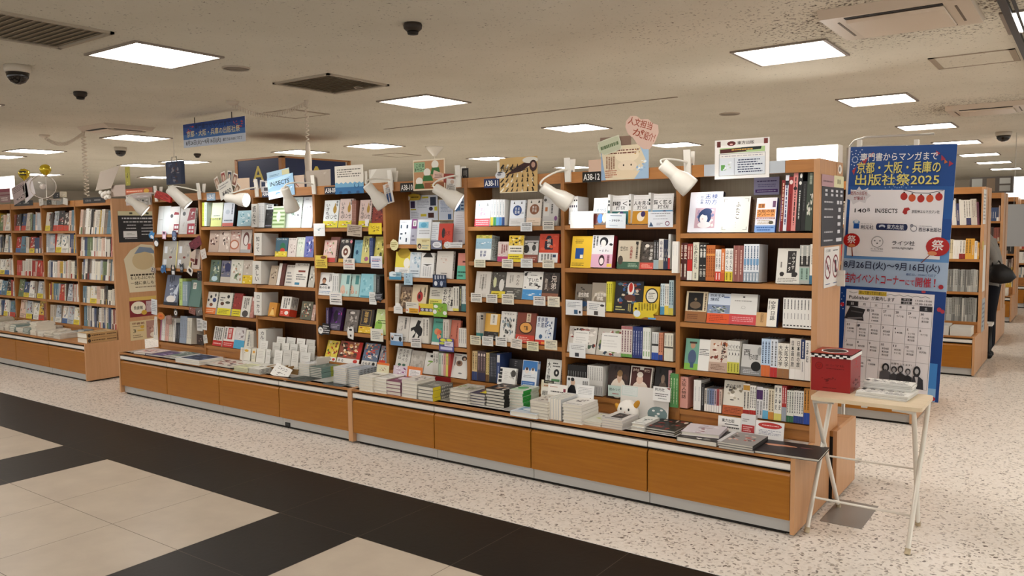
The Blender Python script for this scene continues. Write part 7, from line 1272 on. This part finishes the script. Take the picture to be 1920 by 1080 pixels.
# ---- steel plate
q = MB(); q.box(.06, .262, .3, .69, 0, .003, STEEL); tag(q.build('floor_plate'), 'brushed steel plate on the floor under the folding table', 'plate')
# ---- notices on end panels (planes of constant x)
def xcard(X, u0, v0, u1, v1, col, art, lab, cat='notice', grp=None, name='notice', shape=None):
    a = on(u0, (v0+v1)/2, x=X); b = on(u1, (v0+v1)/2, x=X); um = (u0+u1)/2; t = on(um, v0, x=X).z; l = on(um, v1, x=X).z; w_, h_ = b.y-a.y, t-l
    q = MB(); m = mat(col, .5, 0, .3, 'card')
    if shape:
        f = list(map(float, shape.split())); q.prism([(u*w_, v*h_) for u, v in zip(f[::2], f[1::2])], 'x', -.0012, 0, m)
    else: q.box(-.0012, 0, 0, w_, 0, h_, m)
    draw(q, art, w_, h_, lambda x, y, d: (d, x, y)); return tag(q.build(name, None, T(X, a.y, l)), lab, cat, grp)
EX = XRT+.0022
xcard(EX+.0012, 1541, 328, 1564, 350, 'b08a8e', 'l .1 .3 .9 .6 1 6a4a50', 'pink label above the black list on the end of the front island', 'label', 'notices on the front island end panel')
xcard(EX+.0012, 1564, 330, 1582, 352, 'd4cfa6', 'k .3 .3 .7 .7 2 55523a', 'pale yellow label above the black list on the end of the front island', 'label', 'notices on the front island end panel')
xcard(EX, 1540.5, 349, 1581, 460, '2b2b30', ';'.join(f'r {x} {y} {x+.1} {y+.04} c8c8cc' for x in (.14, .4, .62, .84) for y in (.9, .83)) + ';l .1 .7 .5 .76 1 b8b8bc;r .68 .7 .78 .76 c8c8cc;r .82 .7 .92 .76 c8c8cc;l .1 .58 .5 .64 1 b8b8bc;r .75 .57 .86 .64 c8c8cc;l .1 .45 .5 .51 1 b8b8bc;r .72 .45 .86 .51 c8c8cc;r .72 .33 .86 .39 c8c8cc;l .1 .2 .5 .26 1 b8b8bc;r .72 .2 .84 .26 c8c8cc;l .1 .06 .5 .12 1 b8b8bc;r .66 .06 .92 .12 c8c8cc', 'black list board on the end panel of the front island', 'notice', 'notices on the front island end panel')
xcard(EX, 1545, 463, 1573, 537, 'd9d5d0', 't .1 .88 .4 .95 444 ご注意;l .55 .88 .9 .94 1 555;e .25 .5 .2 .3 7a2430;e .25 .5 .16 .25 d9d5d0;r .16 .45 .34 .56 33333a;e .25 .51 .05 .07 d9d5d0;e .75 .5 .2 .3 7a2430;e .75 .5 .16 .25 d9d5d0;r .69 .34 .81 .66 33333a;p 7a2430 .1 .66 .14 .7 .4 .34 .36 .3;p 7a2430 .6 .66 .64 .7 .9 .34 .86 .3;l .1 .06 .4 .1 1 4a5a8a;l .6 .06 .9 .1 1 4a5a8a', 'white no-photography and no-phone notice below the black list', 'notice', 'notices on the front island end panel')
q = MB(); q.box(0, .04, 0, .012, 0, .085, WPL); p = on(1567, 540, x=XRT+.03); tag(q.build('leaflet_clip', None, T(XRT+.002, .70, p.z)), 'white clip holding a leaflet at the edge of the end panel', 'clip')
xcard(EX, 1569.5, 305, 1580.5, 330, 'b58a64', 'e .5 .5 .3 .34 e4ded4;e .45 .5 .1 .2 4a3a34', 'small brown picture card at the top of the end panel', 'card', None, 'card')
LX = XL0+.0022; GE = 'posters on the left island end panel'
xcard(LX, 222, 396, 292, 454, '1f1e20', 'r 0 .86 1 1 d0c9a4;r .3 .9 .38 .96 4a4a3a;r .74 .9 .82 .96 4a4a3a;l .08 .72 .95 .82 1 c8c8cc;l .1 .62 .9 .69 1 c8c8cc;l .22 .52 .46 .58 1 d8d8dc;l .66 .52 .95 .58 1 d8d8dc;l .2 .42 .46 .48 1 d8d8dc;l .6 .42 .95 .48 1 d8d8dc;r .12 .16 .48 .36 dcdcdc;l .2 .22 .42 .3 2 999;l .6 .32 .95 .38 1 d8d8dc;l .6 .22 .95 .28 1 d8d8dc;l .14 .1 .48 .14 1 c8c8cc', 'black directory board on the left island end panel', 'notice', GE)
xcard(LX, 233, 458, 298, 547, 'd8cdb0', 'l .16 .32 .92 .4 1 3a3020;t .16 .26 .94 .34 3a3020 もふもふにゃんこ;t .16 .15 .94 .23 3a3020 一緒に楽しもう;l .28 .08 .9 .12 1 6a5a44;e .55 .66 .32 .2 c8b48c;p 7a8aa0 .3 .8 .45 .95 .8 .92 .95 .78 .6 .84', 'cream shaped poster lettered in brown on the left island end panel', 'poster', GE, 'poster', '.12 0 1 0 1 .92 .8 .98 .5 1 .2 .88 0 .7 .04 .5')
xcard(LX, 243, 556, 296, 593, '7a2228', 'r 0 .82 1 1 cfae5c;e .3 .46 .26 .32 e4dcc8;t .14 .36 .46 .56 2a2a24 角倉館;r .58 .2 1 .76 b8a0a4;e .5 .2 .1 .12 c8a03a;n .6 .25 .98 .7 8 3 d8d0d0,8a7078', 'dark red poster with cream disc on the left island end panel', 'poster', GE, 'poster')
xcard(LX, 244, 600, 298, 636, 'cdb990', 't .08 .8 .5 .92 6a3a2a 図書館;t .1 .36 .2 .62 4a4a34 3;l .24 .4 .48 .58 1 c8a03a;l .08 .68 .48 .76 1 5a4a34;r .56 .05 1 .95 a88074;n .58 .1 .98 .9 10 3 c8a494,8a6258;e .8 .2 .12 .14 ddd0c0;l .08 .1 .5 .3 2 7a6a50;e .42 .66 .07 .08 c8a03a', 'tan and brown poster at the foot of the left island end panel', 'poster', GE, 'poster')
# ---- lit box beyond and things on top of the row behind
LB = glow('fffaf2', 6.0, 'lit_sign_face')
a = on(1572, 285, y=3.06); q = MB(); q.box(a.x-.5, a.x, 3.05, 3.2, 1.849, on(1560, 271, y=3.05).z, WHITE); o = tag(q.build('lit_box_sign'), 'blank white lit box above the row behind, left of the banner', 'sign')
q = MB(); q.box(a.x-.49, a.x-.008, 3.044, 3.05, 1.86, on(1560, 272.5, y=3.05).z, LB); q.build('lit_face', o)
# ================================================================ the other islands' stock (no labels: too small to tell apart)
PAL = ['d8d2c6', 'c9bfb0', 'e0dcd2', 'b8a894', '8a4a3c', 'a83a30', '3a4a6c', '5a7a8a', 'c8a43c', '6a7a54', '2a2826', '8a7a6a', 'd8b8a4', '4a3a34', 'b0b4b8', 'dcd6c4', 'e2ded4', 'cfc8bc']
def fill(x0, x1, y, z, hmin, hmax, seed, face=.35, pal=PAL, lean=8, roll=0, dep=.13, tmax=.03):
    rnd = random.Random(seed); x = x0
    while x < x1-.012:
        c = rnd.choice(pal); h = rnd.uniform(hmin, hmax)
        if rnd.random() < face and x+.15 < x1:
            w_ = min(rnd.uniform(.105, .15), x1-x); t = .018; L = R(lean); k = rnd.randint(0, 99)
            art = f'n 0 .3 1 1 {rnd.randint(6, 16)} {k} {rnd.choice(pal)},{rnd.choice(pal)},{rnd.choice(pal)};r 0 0 1 .28 {rnd.choice(("d8c23a", "c0402c", "e0dcd0", "d8c23a", "4a6a9c", c))};l .1 .06 .9 .24 3 55504a;k .6 .4 .9 .95 2 3a3632'
            book(T(x, y, z+t*math.sin(L)) @ RX(-lean), w_, h, t, c, art, ''); x += w_+.004
        else:
            n = rnd.choice((1, 1, 2, 3, 4)); t = rnd.uniform(.011, tmax)
            for _ in range(n):
                if x+t > x1: break
                s = rnd.choice(('k .2 .3 .8 .95 1 3a3632', f'r 0 0 1 .28 {rnd.choice(pal)};k .25 .34 .75 .95 1 4a443c', 'k .3 .2 .7 .7 1 d8d0c0'))
                book(T(x, y, z+.001+(t*math.sin(R(roll)) if roll > 0 else 0)) @ RX(-3) @ RY(roll), dep, h, t*.97, c, '', '', None, 'front', s, None, 'spine'); x += t
        x += 0
YL = D+DY+.012
FAM = {0: [(1.483, .22, .28, .0, 9), (1.25, .17, .22, .0, 2), (.998, .18, .24, .2, 5), (.745, .15, .2, .1, 2), (.49, .2, .24, 0, 0)],
       1: [(1.522, .19, .24, .6, 4), (1.28, .19, .22, .6, 2), (1.0, .17, .2, .3, 2), (.745, .17, .2, .3, 2), (.49, .18, .2, .4, 2)],
       2: [(1.53, .18, .21, .3, 3), (1.27, .17, .2, .5, 2), (1.0, .17, .2, .5, 2), (.745, .17, .21, .5, 2), (.49, .18, .22, .6, 2)],
       3: [(1.53, .18, .22, .5, 3), (1.27, .18, .22, .4, 2), (1.0, .17, .2, .6, 0), (.745, .17, .2, .7, 0), (.49, .18, .2, .5, 0)]}
for k, rows in FAM.items():
    for i, (z, a, b, fc, rl) in enumerate(rows):
        x1 = XL0-k*.775-(.035 if k == 0 else .016); x0 = XL0-(k+1)*.775+.016
        fill(x0+.03, x1-.02, YL, z, a, b, k*10+i, fc, PAL if not (k == 2 and i == 2) else ['a82a20', 'b83a28', 'd8d2c6', 'c9bfb0', '8a1f1a'], 9, rl, .16 if (k, i) in ((0, 4),) else .14)
rnd = random.Random(9); x = XL0-.6
while x > -10.0:           # loose heaps along the low cabinet
    w_ = rnd.uniform(.12, .19); n = rnd.randint(3, 9); t = rnd.uniform(.008, .02); c = rnd.choice(('d8d4ca', 'cfc8bc', 'b9b09c', 'c9c4b8', '8a9a94', 'd8cfc0'))
    for i in range(n): book(T(x-w_+rnd.uniform(-.006, .006), DY+.03+rnd.uniform(0, .015), LZ+i*t+.0003) @ RZ(rnd.uniform(-4, 4)), w_, .2, t-.0004, c, 'n 0 0 1 1 10 4 8a7a6a,c8c0b4,5a6a7a' if i == n-1 else '', '', None, 'r', '', None, 'flat', top=i == n-1)
    x -= w_+rnd.uniform(.004, .03)
x = XL0-.15
while x > -10.0:
    w_ = rnd.uniform(.12, .18); n = rnd.randint(2, 6); t = rnd.uniform(.008, .018)
    for i in range(n): book(T(x-w_, DY+.24, LZ+i*t+.0003), w_, .1, t-.0004, rnd.choice(('d8d4ca', 'b9b0a4', '7a8a94')), 'n 0 0 1 1 8 3 8a7a6a,c8c0b4' if i == n-1 else '', '', None, 'r', '', None, 'flat', top=i == n-1)
    x -= w_+.01
# the two thick boxed volumes at the end of that cabinet
p = on(158, 642, z=LZ); p = Vector((XL0-.008-.20, DY+.02, LZ))
for i, lab in enumerate(('lower of two thick tan volumes at the end of the left cabinet', 'upper of two thick tan volumes at the end of the left cabinet')):
    book(p_ := T(p.x, p.y, LZ+.0004+i*.052), .2, .31, .05, 'b08a5a', 'r .05 .05 .95 .95 c8a878;l .2 .2 .8 .8 4 6a4a2a' if i else '', lab, 'books stacked on the low cabinets', 'r', 'e .08 .5 .05 .38 3a2a1a;l .16 .3 .6 .75 1 4a3018;l .66 .3 .98 .75 1 4a3018', None, 'flat', top=True); BOOKS[-1]['area'] *= 4
# far islands
GREY = ['8a8a84', 'a8a8a2', '6a6a66', 'b8b6ae', '7a7a76', '9a9a94']
for xr, y0, lv in ((.25, 5.0, [1.47, 1.13, .80, .50]),):
    a, b = xr+.012-W+.02, xr+.012-.035
    fill(a, b, y0+D+.01, lv[0], .2, .27, 71, 0, ['e0dcd4', '2a2826', '3a3a5c', '6a3a4a', 'd8d2c6', 'c9bfb0'], roll=-4); fill(a, b, y0+D+.01, lv[1], .16, .21, 72, 0, ['b83a6a', 'd8a03a', 'c87a3a', 'e0d8c8', 'e4e0d8', '8a2a24', 'd8c8a0'])
    fill(a, b, y0+D+.01, lv[2], .22, .23, 73, 0, GREY, tmax=.016); fill(a, b, y0+D+.01, lv[3], .235, .245, 74, 0, GREY, lean=14, tmax=.016)
    for k in range(3):
        for i in range(7+k): book(T(xr-.03-.19*(k+1), y0+.02, LZ+i*.012+.0003), .18, .25, .0116, ('b8b4ac', 'a8a6a0', 'd0c8b8')[k], '', '', None, 'f', 'r 0 0 1 1 c8c6c0', None, 'flat', top=i == 6)
for xr, y0, n, lv in ((.22, 7.4, 1, [1.5, 1.25, 1.0, .75, .5]), (.2, 9.95, 1, [1.5, 1.25, 1.0, .75, .5]), (1.0, 12.3, 2, [1.55, 1.25, 1.0, .75, .5])):
    for k in range(n):
        for i, z in enumerate(lv): fill(xr+.012-W*(k+1)+.02, xr+.012-W*k-.035, y0+D+.01, z, .16, .2, int(y0*10)+i+k*7, .15)
    for i in range(6): book(T(xr-.25, y0+.03, LZ+i*.018+.0003), .19, .2, .0175, 'ddd8ce', '', '', None, 'r', '', None, 'flat', top=i == 5)
for i, z in enumerate([.7, .48, .95, 1.2, 1.5]): fill(-.62, .07, 2.65+D+.01, z, .16, .2, 200+i, .2)
emit_books(335)
# notices on the far end panels
GF = 'papers on the far end panels'
def farx(X, u0, v0, u1, v1, c, lab, art=''): xcard(X, u0, v0, u1, v1, c, art, lab, 'notice', GF)
farx(.264, 1844, 355, 1849, 420, 'dcd8d2', 'tall white paper on the end of the grey magazine island', 'l .1 .1 .9 .9 8 888'); farx(.264, 1843, 460, 1847.5, 545, 'd8d4cc', 'white leaflets on the end of the grey magazine island, lower')
farx(.264, 1841, 560, 1846, 620, '9aa4a8', 'grey notice low on the end of the grey magazine island', 'l .1 .1 .9 .9 6 556'); farx(.264, 1842, 452, 1844.5, 468, 'c8a83a', 'yellow slip on the end of the grey magazine island')
q = MB(); a = on(1884, 420, y=9.2); q.box(-.17, .17, 0, .012, -.29, .29, mat('a4a6a6', .5)); tag(q.build('acrylic_board', None, T(a.x+.1, 9.2, a.z-.02)), 'large blank grey board hanging in the far right aisle', 'board')
q = MB(); q.tube([(a.x+.1, 9.206, a.z+.27), (a.x+.1, 9.206, H)], .004, POLE, 6); tag(q.build('hanging_rod'), 'thin rod carrying the grey board in the far right aisle', 'rod')
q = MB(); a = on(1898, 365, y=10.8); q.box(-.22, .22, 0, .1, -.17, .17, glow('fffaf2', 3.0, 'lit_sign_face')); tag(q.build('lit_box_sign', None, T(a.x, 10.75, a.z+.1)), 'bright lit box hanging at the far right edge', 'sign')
q = MB(); a = on(1868, 362, y=7.9); q.box(-.28, .18, 0, .2, 0, .2, mat('4a443e', .6)); draw(q, 'r .05 .1 .3 .9 8a8a84;r .4 .1 .6 .9 6a5a48;r .7 .55 .95 .9 9a9a94;r .7 .1 .95 .45 8a8a84', .46, .2, lambda x, y, d: (x-.28, -d, y)); tag(q.build('storage_box', None, T(a.x, 7.77, 1.849)), 'dark storage box on top of the island behind the browsing person', 'box')
# ================================================================ things above the left island
GL2 = 'signs above the left island'
YB = YL-.02
crop(0, 300, 10.8)
def ltop(xl, yt, xr, yb, col, art, lab, **k): card('top_sign', xl, yt, xr, yb, YB, col, art, lab, 'sign', GL2, **k)
ltop(250, 480, 560, 835, 'a89490', 'l .1 .6 .9 .95 4 4a3432;n .1 .05 .95 .4 14 3 1c1614,d8d0cc,3a2c2a', 'tilted grey lettered sign above the left island', roll=-14); ltop(480, 425, 690, 790, 'd8cfd0', '', 'blank pale sheet behind the tilted lettered sign', roll=-22)
ltop(0, 578, 205, 860, '8a6a68', 'r 0 .75 1 1 7a2c3a;r 0 .5 1 .58 6a2430;l .1 .1 .8 .4 2 d8c8c0', 'dark pink printed sign at the left edge above the left island')
o = card('top_sign', 0, 330, 268, 800, YB+.05, 'eeeae2', '', 'large bright white board at the left edge above the left island', 'sign', GL2, th=.02); o.data.materials[0] = glow('fffaf2', 1.3, 'glow_board')  # board material emits weakly, so it shows full white
for i, (xl, yt, xr, yb, c, lab) in enumerate(((790, 780, 875, 920, 'c8c2b8', 'pale figure tag under the clear dome'), (880, 830, 945, 915, '8a8478', 'grey brush tag under the clear dome'), (948, 810, 1040, 905, '2a2a26', 'black framed tag under the clear dome'), (1045, 790, 1135, 905, 'a8a49a', 'grey framed tag right of the black one'), (1075, 660, 1205, 775, '1f1c1a', 'black lettered tag above the grey framed tags'), (1140, 790, 1270, 905, '8a8a84', 'grey panel tag above the second left bay'), (1210, 640, 1350, 750, 'b0a48c', 'tan lettered tag above the second left bay'), (1275, 770, 1370, 905, 'c0bab0', 'pale tag at the right of the left tag cluster'))):
    card('hanging_tag', xl, yt, xr, yb, YB-.004-.002*i, c, 'n .15 .15 .85 .85 7 %d d8d4cc,4a443e,8a8478' % i, lab, 'tag', 'tags above the left island', roll=(-6, 8, 0, 4, 0, -3, 3, 9)[i])
crop(0, 290, 5.683)
for i, (xl, yt, xr, yb, t) in enumerate(((150, 490, 350, 545, 'A38-04'), (885, 455, 1120, 515, 'A38-06'))):
    card('number_board', xl, yt, xr, yb, D+DY-.002, '2c2a2a', 't .1 .25 .36 .75 8a8884 '+t+';l .5 .25 .8 .75 1 8a8884', ('dark number board above the third left bay', 'dark number board above the end left bay')[i], 'sign', 'number boards of the left island')
card('top_sign', 1010, 125, 1285, 375, YB, 'b3a698', '', 'large blank grey board tilted above the end of the left island', 'sign', GL2, shape='0 0 .62 .06 1 1 .22 .8')
card('top_sign', 1185, 322, 1335, 445, YB+.02, 'b8a79b', '', 'blank pinkish sheet above the end of the left island', 'sign', GL2)
card('top_sign', 1335, 130, 1385, 330, YB-.02, 'a0983c', 'n .1 .1 .9 .9 8 3 3a3a1a,c8c060', 'narrow yellow-green strip above the left island end', 'sign', GL2)
q = MB(); a = on(cx(1110), cy(410), y=YB-.03)
for i in range(9): q.ball((a.x+.05*math.cos(i*2.1)+.02*i-.08, a.y+.01*(i % 3), a.z-.02+.03*math.sin(i*1.7)), .022, mat('ece8e0', .7), 8, 6)
tag(q.build('paper_flowers'), 'cluster of white paper flowers at the left island end', 'ornament')
def balloon(u, v, r, lab, art):
    c = on(u, v, y=YB); o = empty('stick_balloon', (c.x, c.y, 1.849), 0, lab, 'balloon', 'yellow foil balloons'); f = c-o.location
    q = MB(); m = mat('c9b02a', .18, .5, .6, 'yellow_foil'); q.M = T(*f); q.lathe([(.004, -r*1.35), (r*.25, -r*1.1), (r*.75, -r*.6), (r*.97, -r*.15), (r, r*.15), (r*.85, r*.6), (r*.5, r*.9), (.004, r)], m, 20)
    q.build('foil', o); q = MB(); q.tube([f+Vector((0, 0, -r*1.3)), (0, 0, 0)], .004, WPL, 6); q.build('stick', o)
    q = MB(); q.M = T(*f) @ RZ(58)
    for ln in (.02, -.012): q.box(-r*.6, r*.5, -r*1.0, -r*.9, ln-.008, ln+.008, mat('2a2410', .5))
    if art: q.build('lettering', o)
balloon(45, 326, .061, 'yellow balloon with dark lettering above the left island', True); balloon(85, 318, .06, 'shiny yellow-green balloon above the clear dome on the left island', False)
c = on(81, 350, y=YB-.19); o = empty('clear_dome', (c.x, c.y, 1.849), 0, 'round clear plastic dome with grey rim above the left island', 'dome'); f = c-o.location; GR_ = mat('b4a89e', .3, .1, .5, 'grey_rim')
r_ = .128
q = MB(); q.M = T(*f) @ RZ(58) @ RX(90) @ T(0, 0, 0); q.lathe([(r_, .0), (r_, .02), (r_*.94, .02), (r_*.94, 0)], GR_, 36, False); q.build('rim', o)
q = MB(); q.M = T(*f) @ RZ(58) @ RX(90); q.lathe([(r_*.94, .005), (r_*.8, .03), (r_*.45, .05), (.01, .06)], CLEAR, 36, False); q.build('dome_shell', o)
q = MB(); q.M = T(*f) @ RZ(58) @ RX(90); q.lathe([(.03, .0), (.03, .03), (.01, .034)], GR_, 20); q.build('hub', o)
q = MB(); q.tube([f+Vector((0, .01, -r_+.01)), (0, .1, .012), (0, .21, .006)], .008, GR_, 8); q.build('stem', o)
# blue bag hanging from the ceiling beyond
a = on(325, 324, y=1.4); o = empty('hanging_bag', (a.x, 1.4, a.z), 0, 'dark blue printed bag hanging by a cord above the left aisle', 'bag'); q = MB(); q.box(-.15, .15, 0, .05, -.13, .13, mat('33405c', .5)); draw(q, 'n 0 0 1 1 26 5 5a6a8a,22304a,8a8a94,4a3a44', .3, .26, lambda x, y, d: (x-.15, -d, y-.13)); q.build('pouch', o)
q = MB(); q.tube([(-.06, .02, .13), (-.05, .02, .18), (.04, .02, .18), (.05, .02, .13)], .008, WPL, 6); q.tube([(0, .02, .18), (0, .02, H-a.z)], .003, WPL, 5); q.build('handle', o)
# ================================================================ person browsing in the right-hand aisle
def skin(name, pts, edges, rad, mats, pick, parent=None, mw=None):
    me = bpy.data.meshes.new(name); me.from_pydata(pts, edges, []); o = bpy.data.objects.new(name, me); COL.objects.link(o)
    md = o.modifiers.new('s', 'SKIN'); sv = me.skin_vertices[0].data
    for i, r in enumerate(rad): sv[i].radius = (r, r) if not isinstance(r, tuple) else r
    sv[0].use_root = True; sb = o.modifiers.new('u', 'SUBSURF'); sb.levels = 2; sb.render_levels = 2
    dg = bpy.context.evaluated_depsgraph_get(); dg.update(); m2 = bpy.data.meshes.new_from_object(o.evaluated_get(dg)); bpy.data.objects.remove(o)
    m2.materials.clear()
    for m in mats: m2.materials.append(m)
    for p in m2.polygons: p.material_index = pick(p.center); p.use_smooth = True
    return link(name, m2, parent, mw)
SKIN = mat('c99c80', .55, 0, .3, 'skin'); KNIT = mat('8a8680', .9, 0, .1, 'grey_knit'); TRS = mat('14141a', .8, 0, .15, 'black_trousers'); SHOE = mat('26221f', .5, name='shoe')
PX, PY = .19, 6.62
o = empty('person', (PX, PY, 0), 0, 'person in grey top and black trousers browsing with an open book', 'person')
V = [(.05, 0, .86), (.03, 0, 1.0), (-.01, 0, 1.18), (-.06, 0, 1.33), (-.12, 0, 1.41), (-.17, 0, 1.49), (-.2, 0, 1.58),
     (.05, -.09, .8), (.04, -.1, .46), (.05, -.1, .09), (-.05, -.1, .03), (.05, .09, .8), (.03, .1, .46), (.05, .1, .09), (-.06, .1, .03),
     (-.04, -.17, 1.3), (.1, -.22, 1.07), (-.06, -.2, .985), (-.04, .17, 1.3), (.06, .22, 1.06), (-.14, .13, 1.0), (-.1, -.19, .985), (-.18, .12, 1.0)]
E_ = [(0, 1), (1, 2), (2, 3), (3, 4), (4, 5), (5, 6), (0, 7), (7, 8), (8, 9), (9, 10), (0, 11), (11, 12), (12, 13), (13, 14), (3, 15), (15, 16), (16, 17), (17, 21), (3, 18), (18, 19), (19, 20), (20, 22)]
RD = [.13, .13, .135, .12, .055, .085, .075, .088, .06, .042, .04, .088, .06, .042, .04, .06, .05, .034, .06, .05, .034, .036, .036]
def pick(c):
    if c.z < .07: return 3
    if c.z < .8: return 2
    if c.z > 1.405 and c.x < -.06: return 0
    if (c.x < -.045 and c.z < 1.04 and abs(c.y) > .1): return 0
    return 1
body = skin('body', V, E_, RD, [SKIN, KNIT, TRS, SHOE], pick, o)
q = MB(); q.ball((-.17, 0, 1.55), (.1, .09, .105), mat('1c1613', .6, name='hair')); q.M = T(0, 0, 0); q.ball((-.12, 0, 1.5), (.07, .085, .1), mat('1c1613', .6, name='hair')); q.build('hair', o)
q = MB(); q.ball((-.272, 0, 1.515), (.018, .012, .02), SKIN, 8, 6); q.build('nose', o)
for s in (-1, 1):
    q = MB(); q.ball((-.262, s*.032, 1.54), (.008, .012, .008), BLACK, 8, 6); q.build('eye', o)
q = MB(); q.ball((-.258, 0, 1.475), (.008, .024, .006), mat('8a4a44', .5), 8, 6); q.build('mouth', o)
for s, hx, hy in ((-1, -.12, -.185), (1, -.2, .115)):      # fingers closed under the book
    for k in range(4):
        q = MB(); L = (.06, .07, .066, .052)[k]; yy = hy+(k-1.5)*.019; q.tube([(hx+.01, yy, .985), (hx-L*.5, yy, .972), (hx-L*.85, yy, .978), (hx-L, yy, .99)], [.0085, .0085, .0075, .006], SKIN, 8); q.build('finger', o)
    q = MB(); q.tube([(hx+.02, hy+.03*s*-1, .99), (hx-.01, hy+.036*s*-1, 1.012), (hx-.04, hy+.03*s*-1, 1.018)], [.011, .01, .007], SKIN, 8); q.build('thumb', o)
q = MB(); q.M = T(PX-.09, PY-.16, 1.0) @ RY(-14); q.box(-.06, .1, -.1, .2, 0, .012, mat('d8c4b8', .5)); q.box(-.058, .098, -.097, .197, .012, .03, PAGE); tag(q.build('open_book'), 'pale book held by the browsing person', 'book')
# bag on the forearm
BG = mat('121214', .45, 0, .4, 'black_nylon'); o = empty('tote_bag', (PX+.13, PY-.27, .83), 0, 'black nylon bag hanging from the arm of the browsing person', 'bag')
q = MB(); vs_ = []; fs = []
prof = [(-.16, 0), (-.19, .1), (-.1, .2), (.02, .21), (.13, .15), (.2, .06), (.13, .0), (0, -.02)]
for yy, s in ((-.05, .86), (-.02, 1), (.03, 1), (.06, .86)):
    for x, z in prof: vs_.append((x*s*.72+.02, yy, z*s*.95+.01))
n = len(prof)
for i in range(3):
    for j in range(n): fs.append((i*n+j, i*n+(j+1) % n, (i+1)*n+(j+1) % n, (i+1)*n+j))
fs += [tuple(range(n))[::-1], tuple(range(3*n, 4*n))]; q.add(vs_, fs, BG, True); q.build('pouch', o)
q = MB(); q.tube([(-.06, -.01, .17), (-.07, .03, .24), (-.04, .05, .262), (0, .03, .23), (.03, -.01, .17)], .008, BG, 8); q.build('strap', o)
# little trolley beside the person
o = empty('book_trolley', (.2, 6.36, 0), 0, 'small white-topped trolley with black wheels at the browsing person\'s feet', 'trolley'); q = MB(); q.box(-.13, .08, -.1, .1, .36, .39, WHITE); q.build('top_tray', o)
for x, y in ((-.11, -.08), (.055, -.08), (-.11, .08), (.055, .08)):
    q = MB(); q.tube([(x, y, .06), (x, y, .36)], .011, BLACK, 8); q.build('post', o); q = MB(); q.M = T(x, y, .034) @ RX(90); q.lathe([(.005, -.012), (.034, -.012), (.034, .012), (.005, .012)], BLACK, 16); q.build('wheel', o)
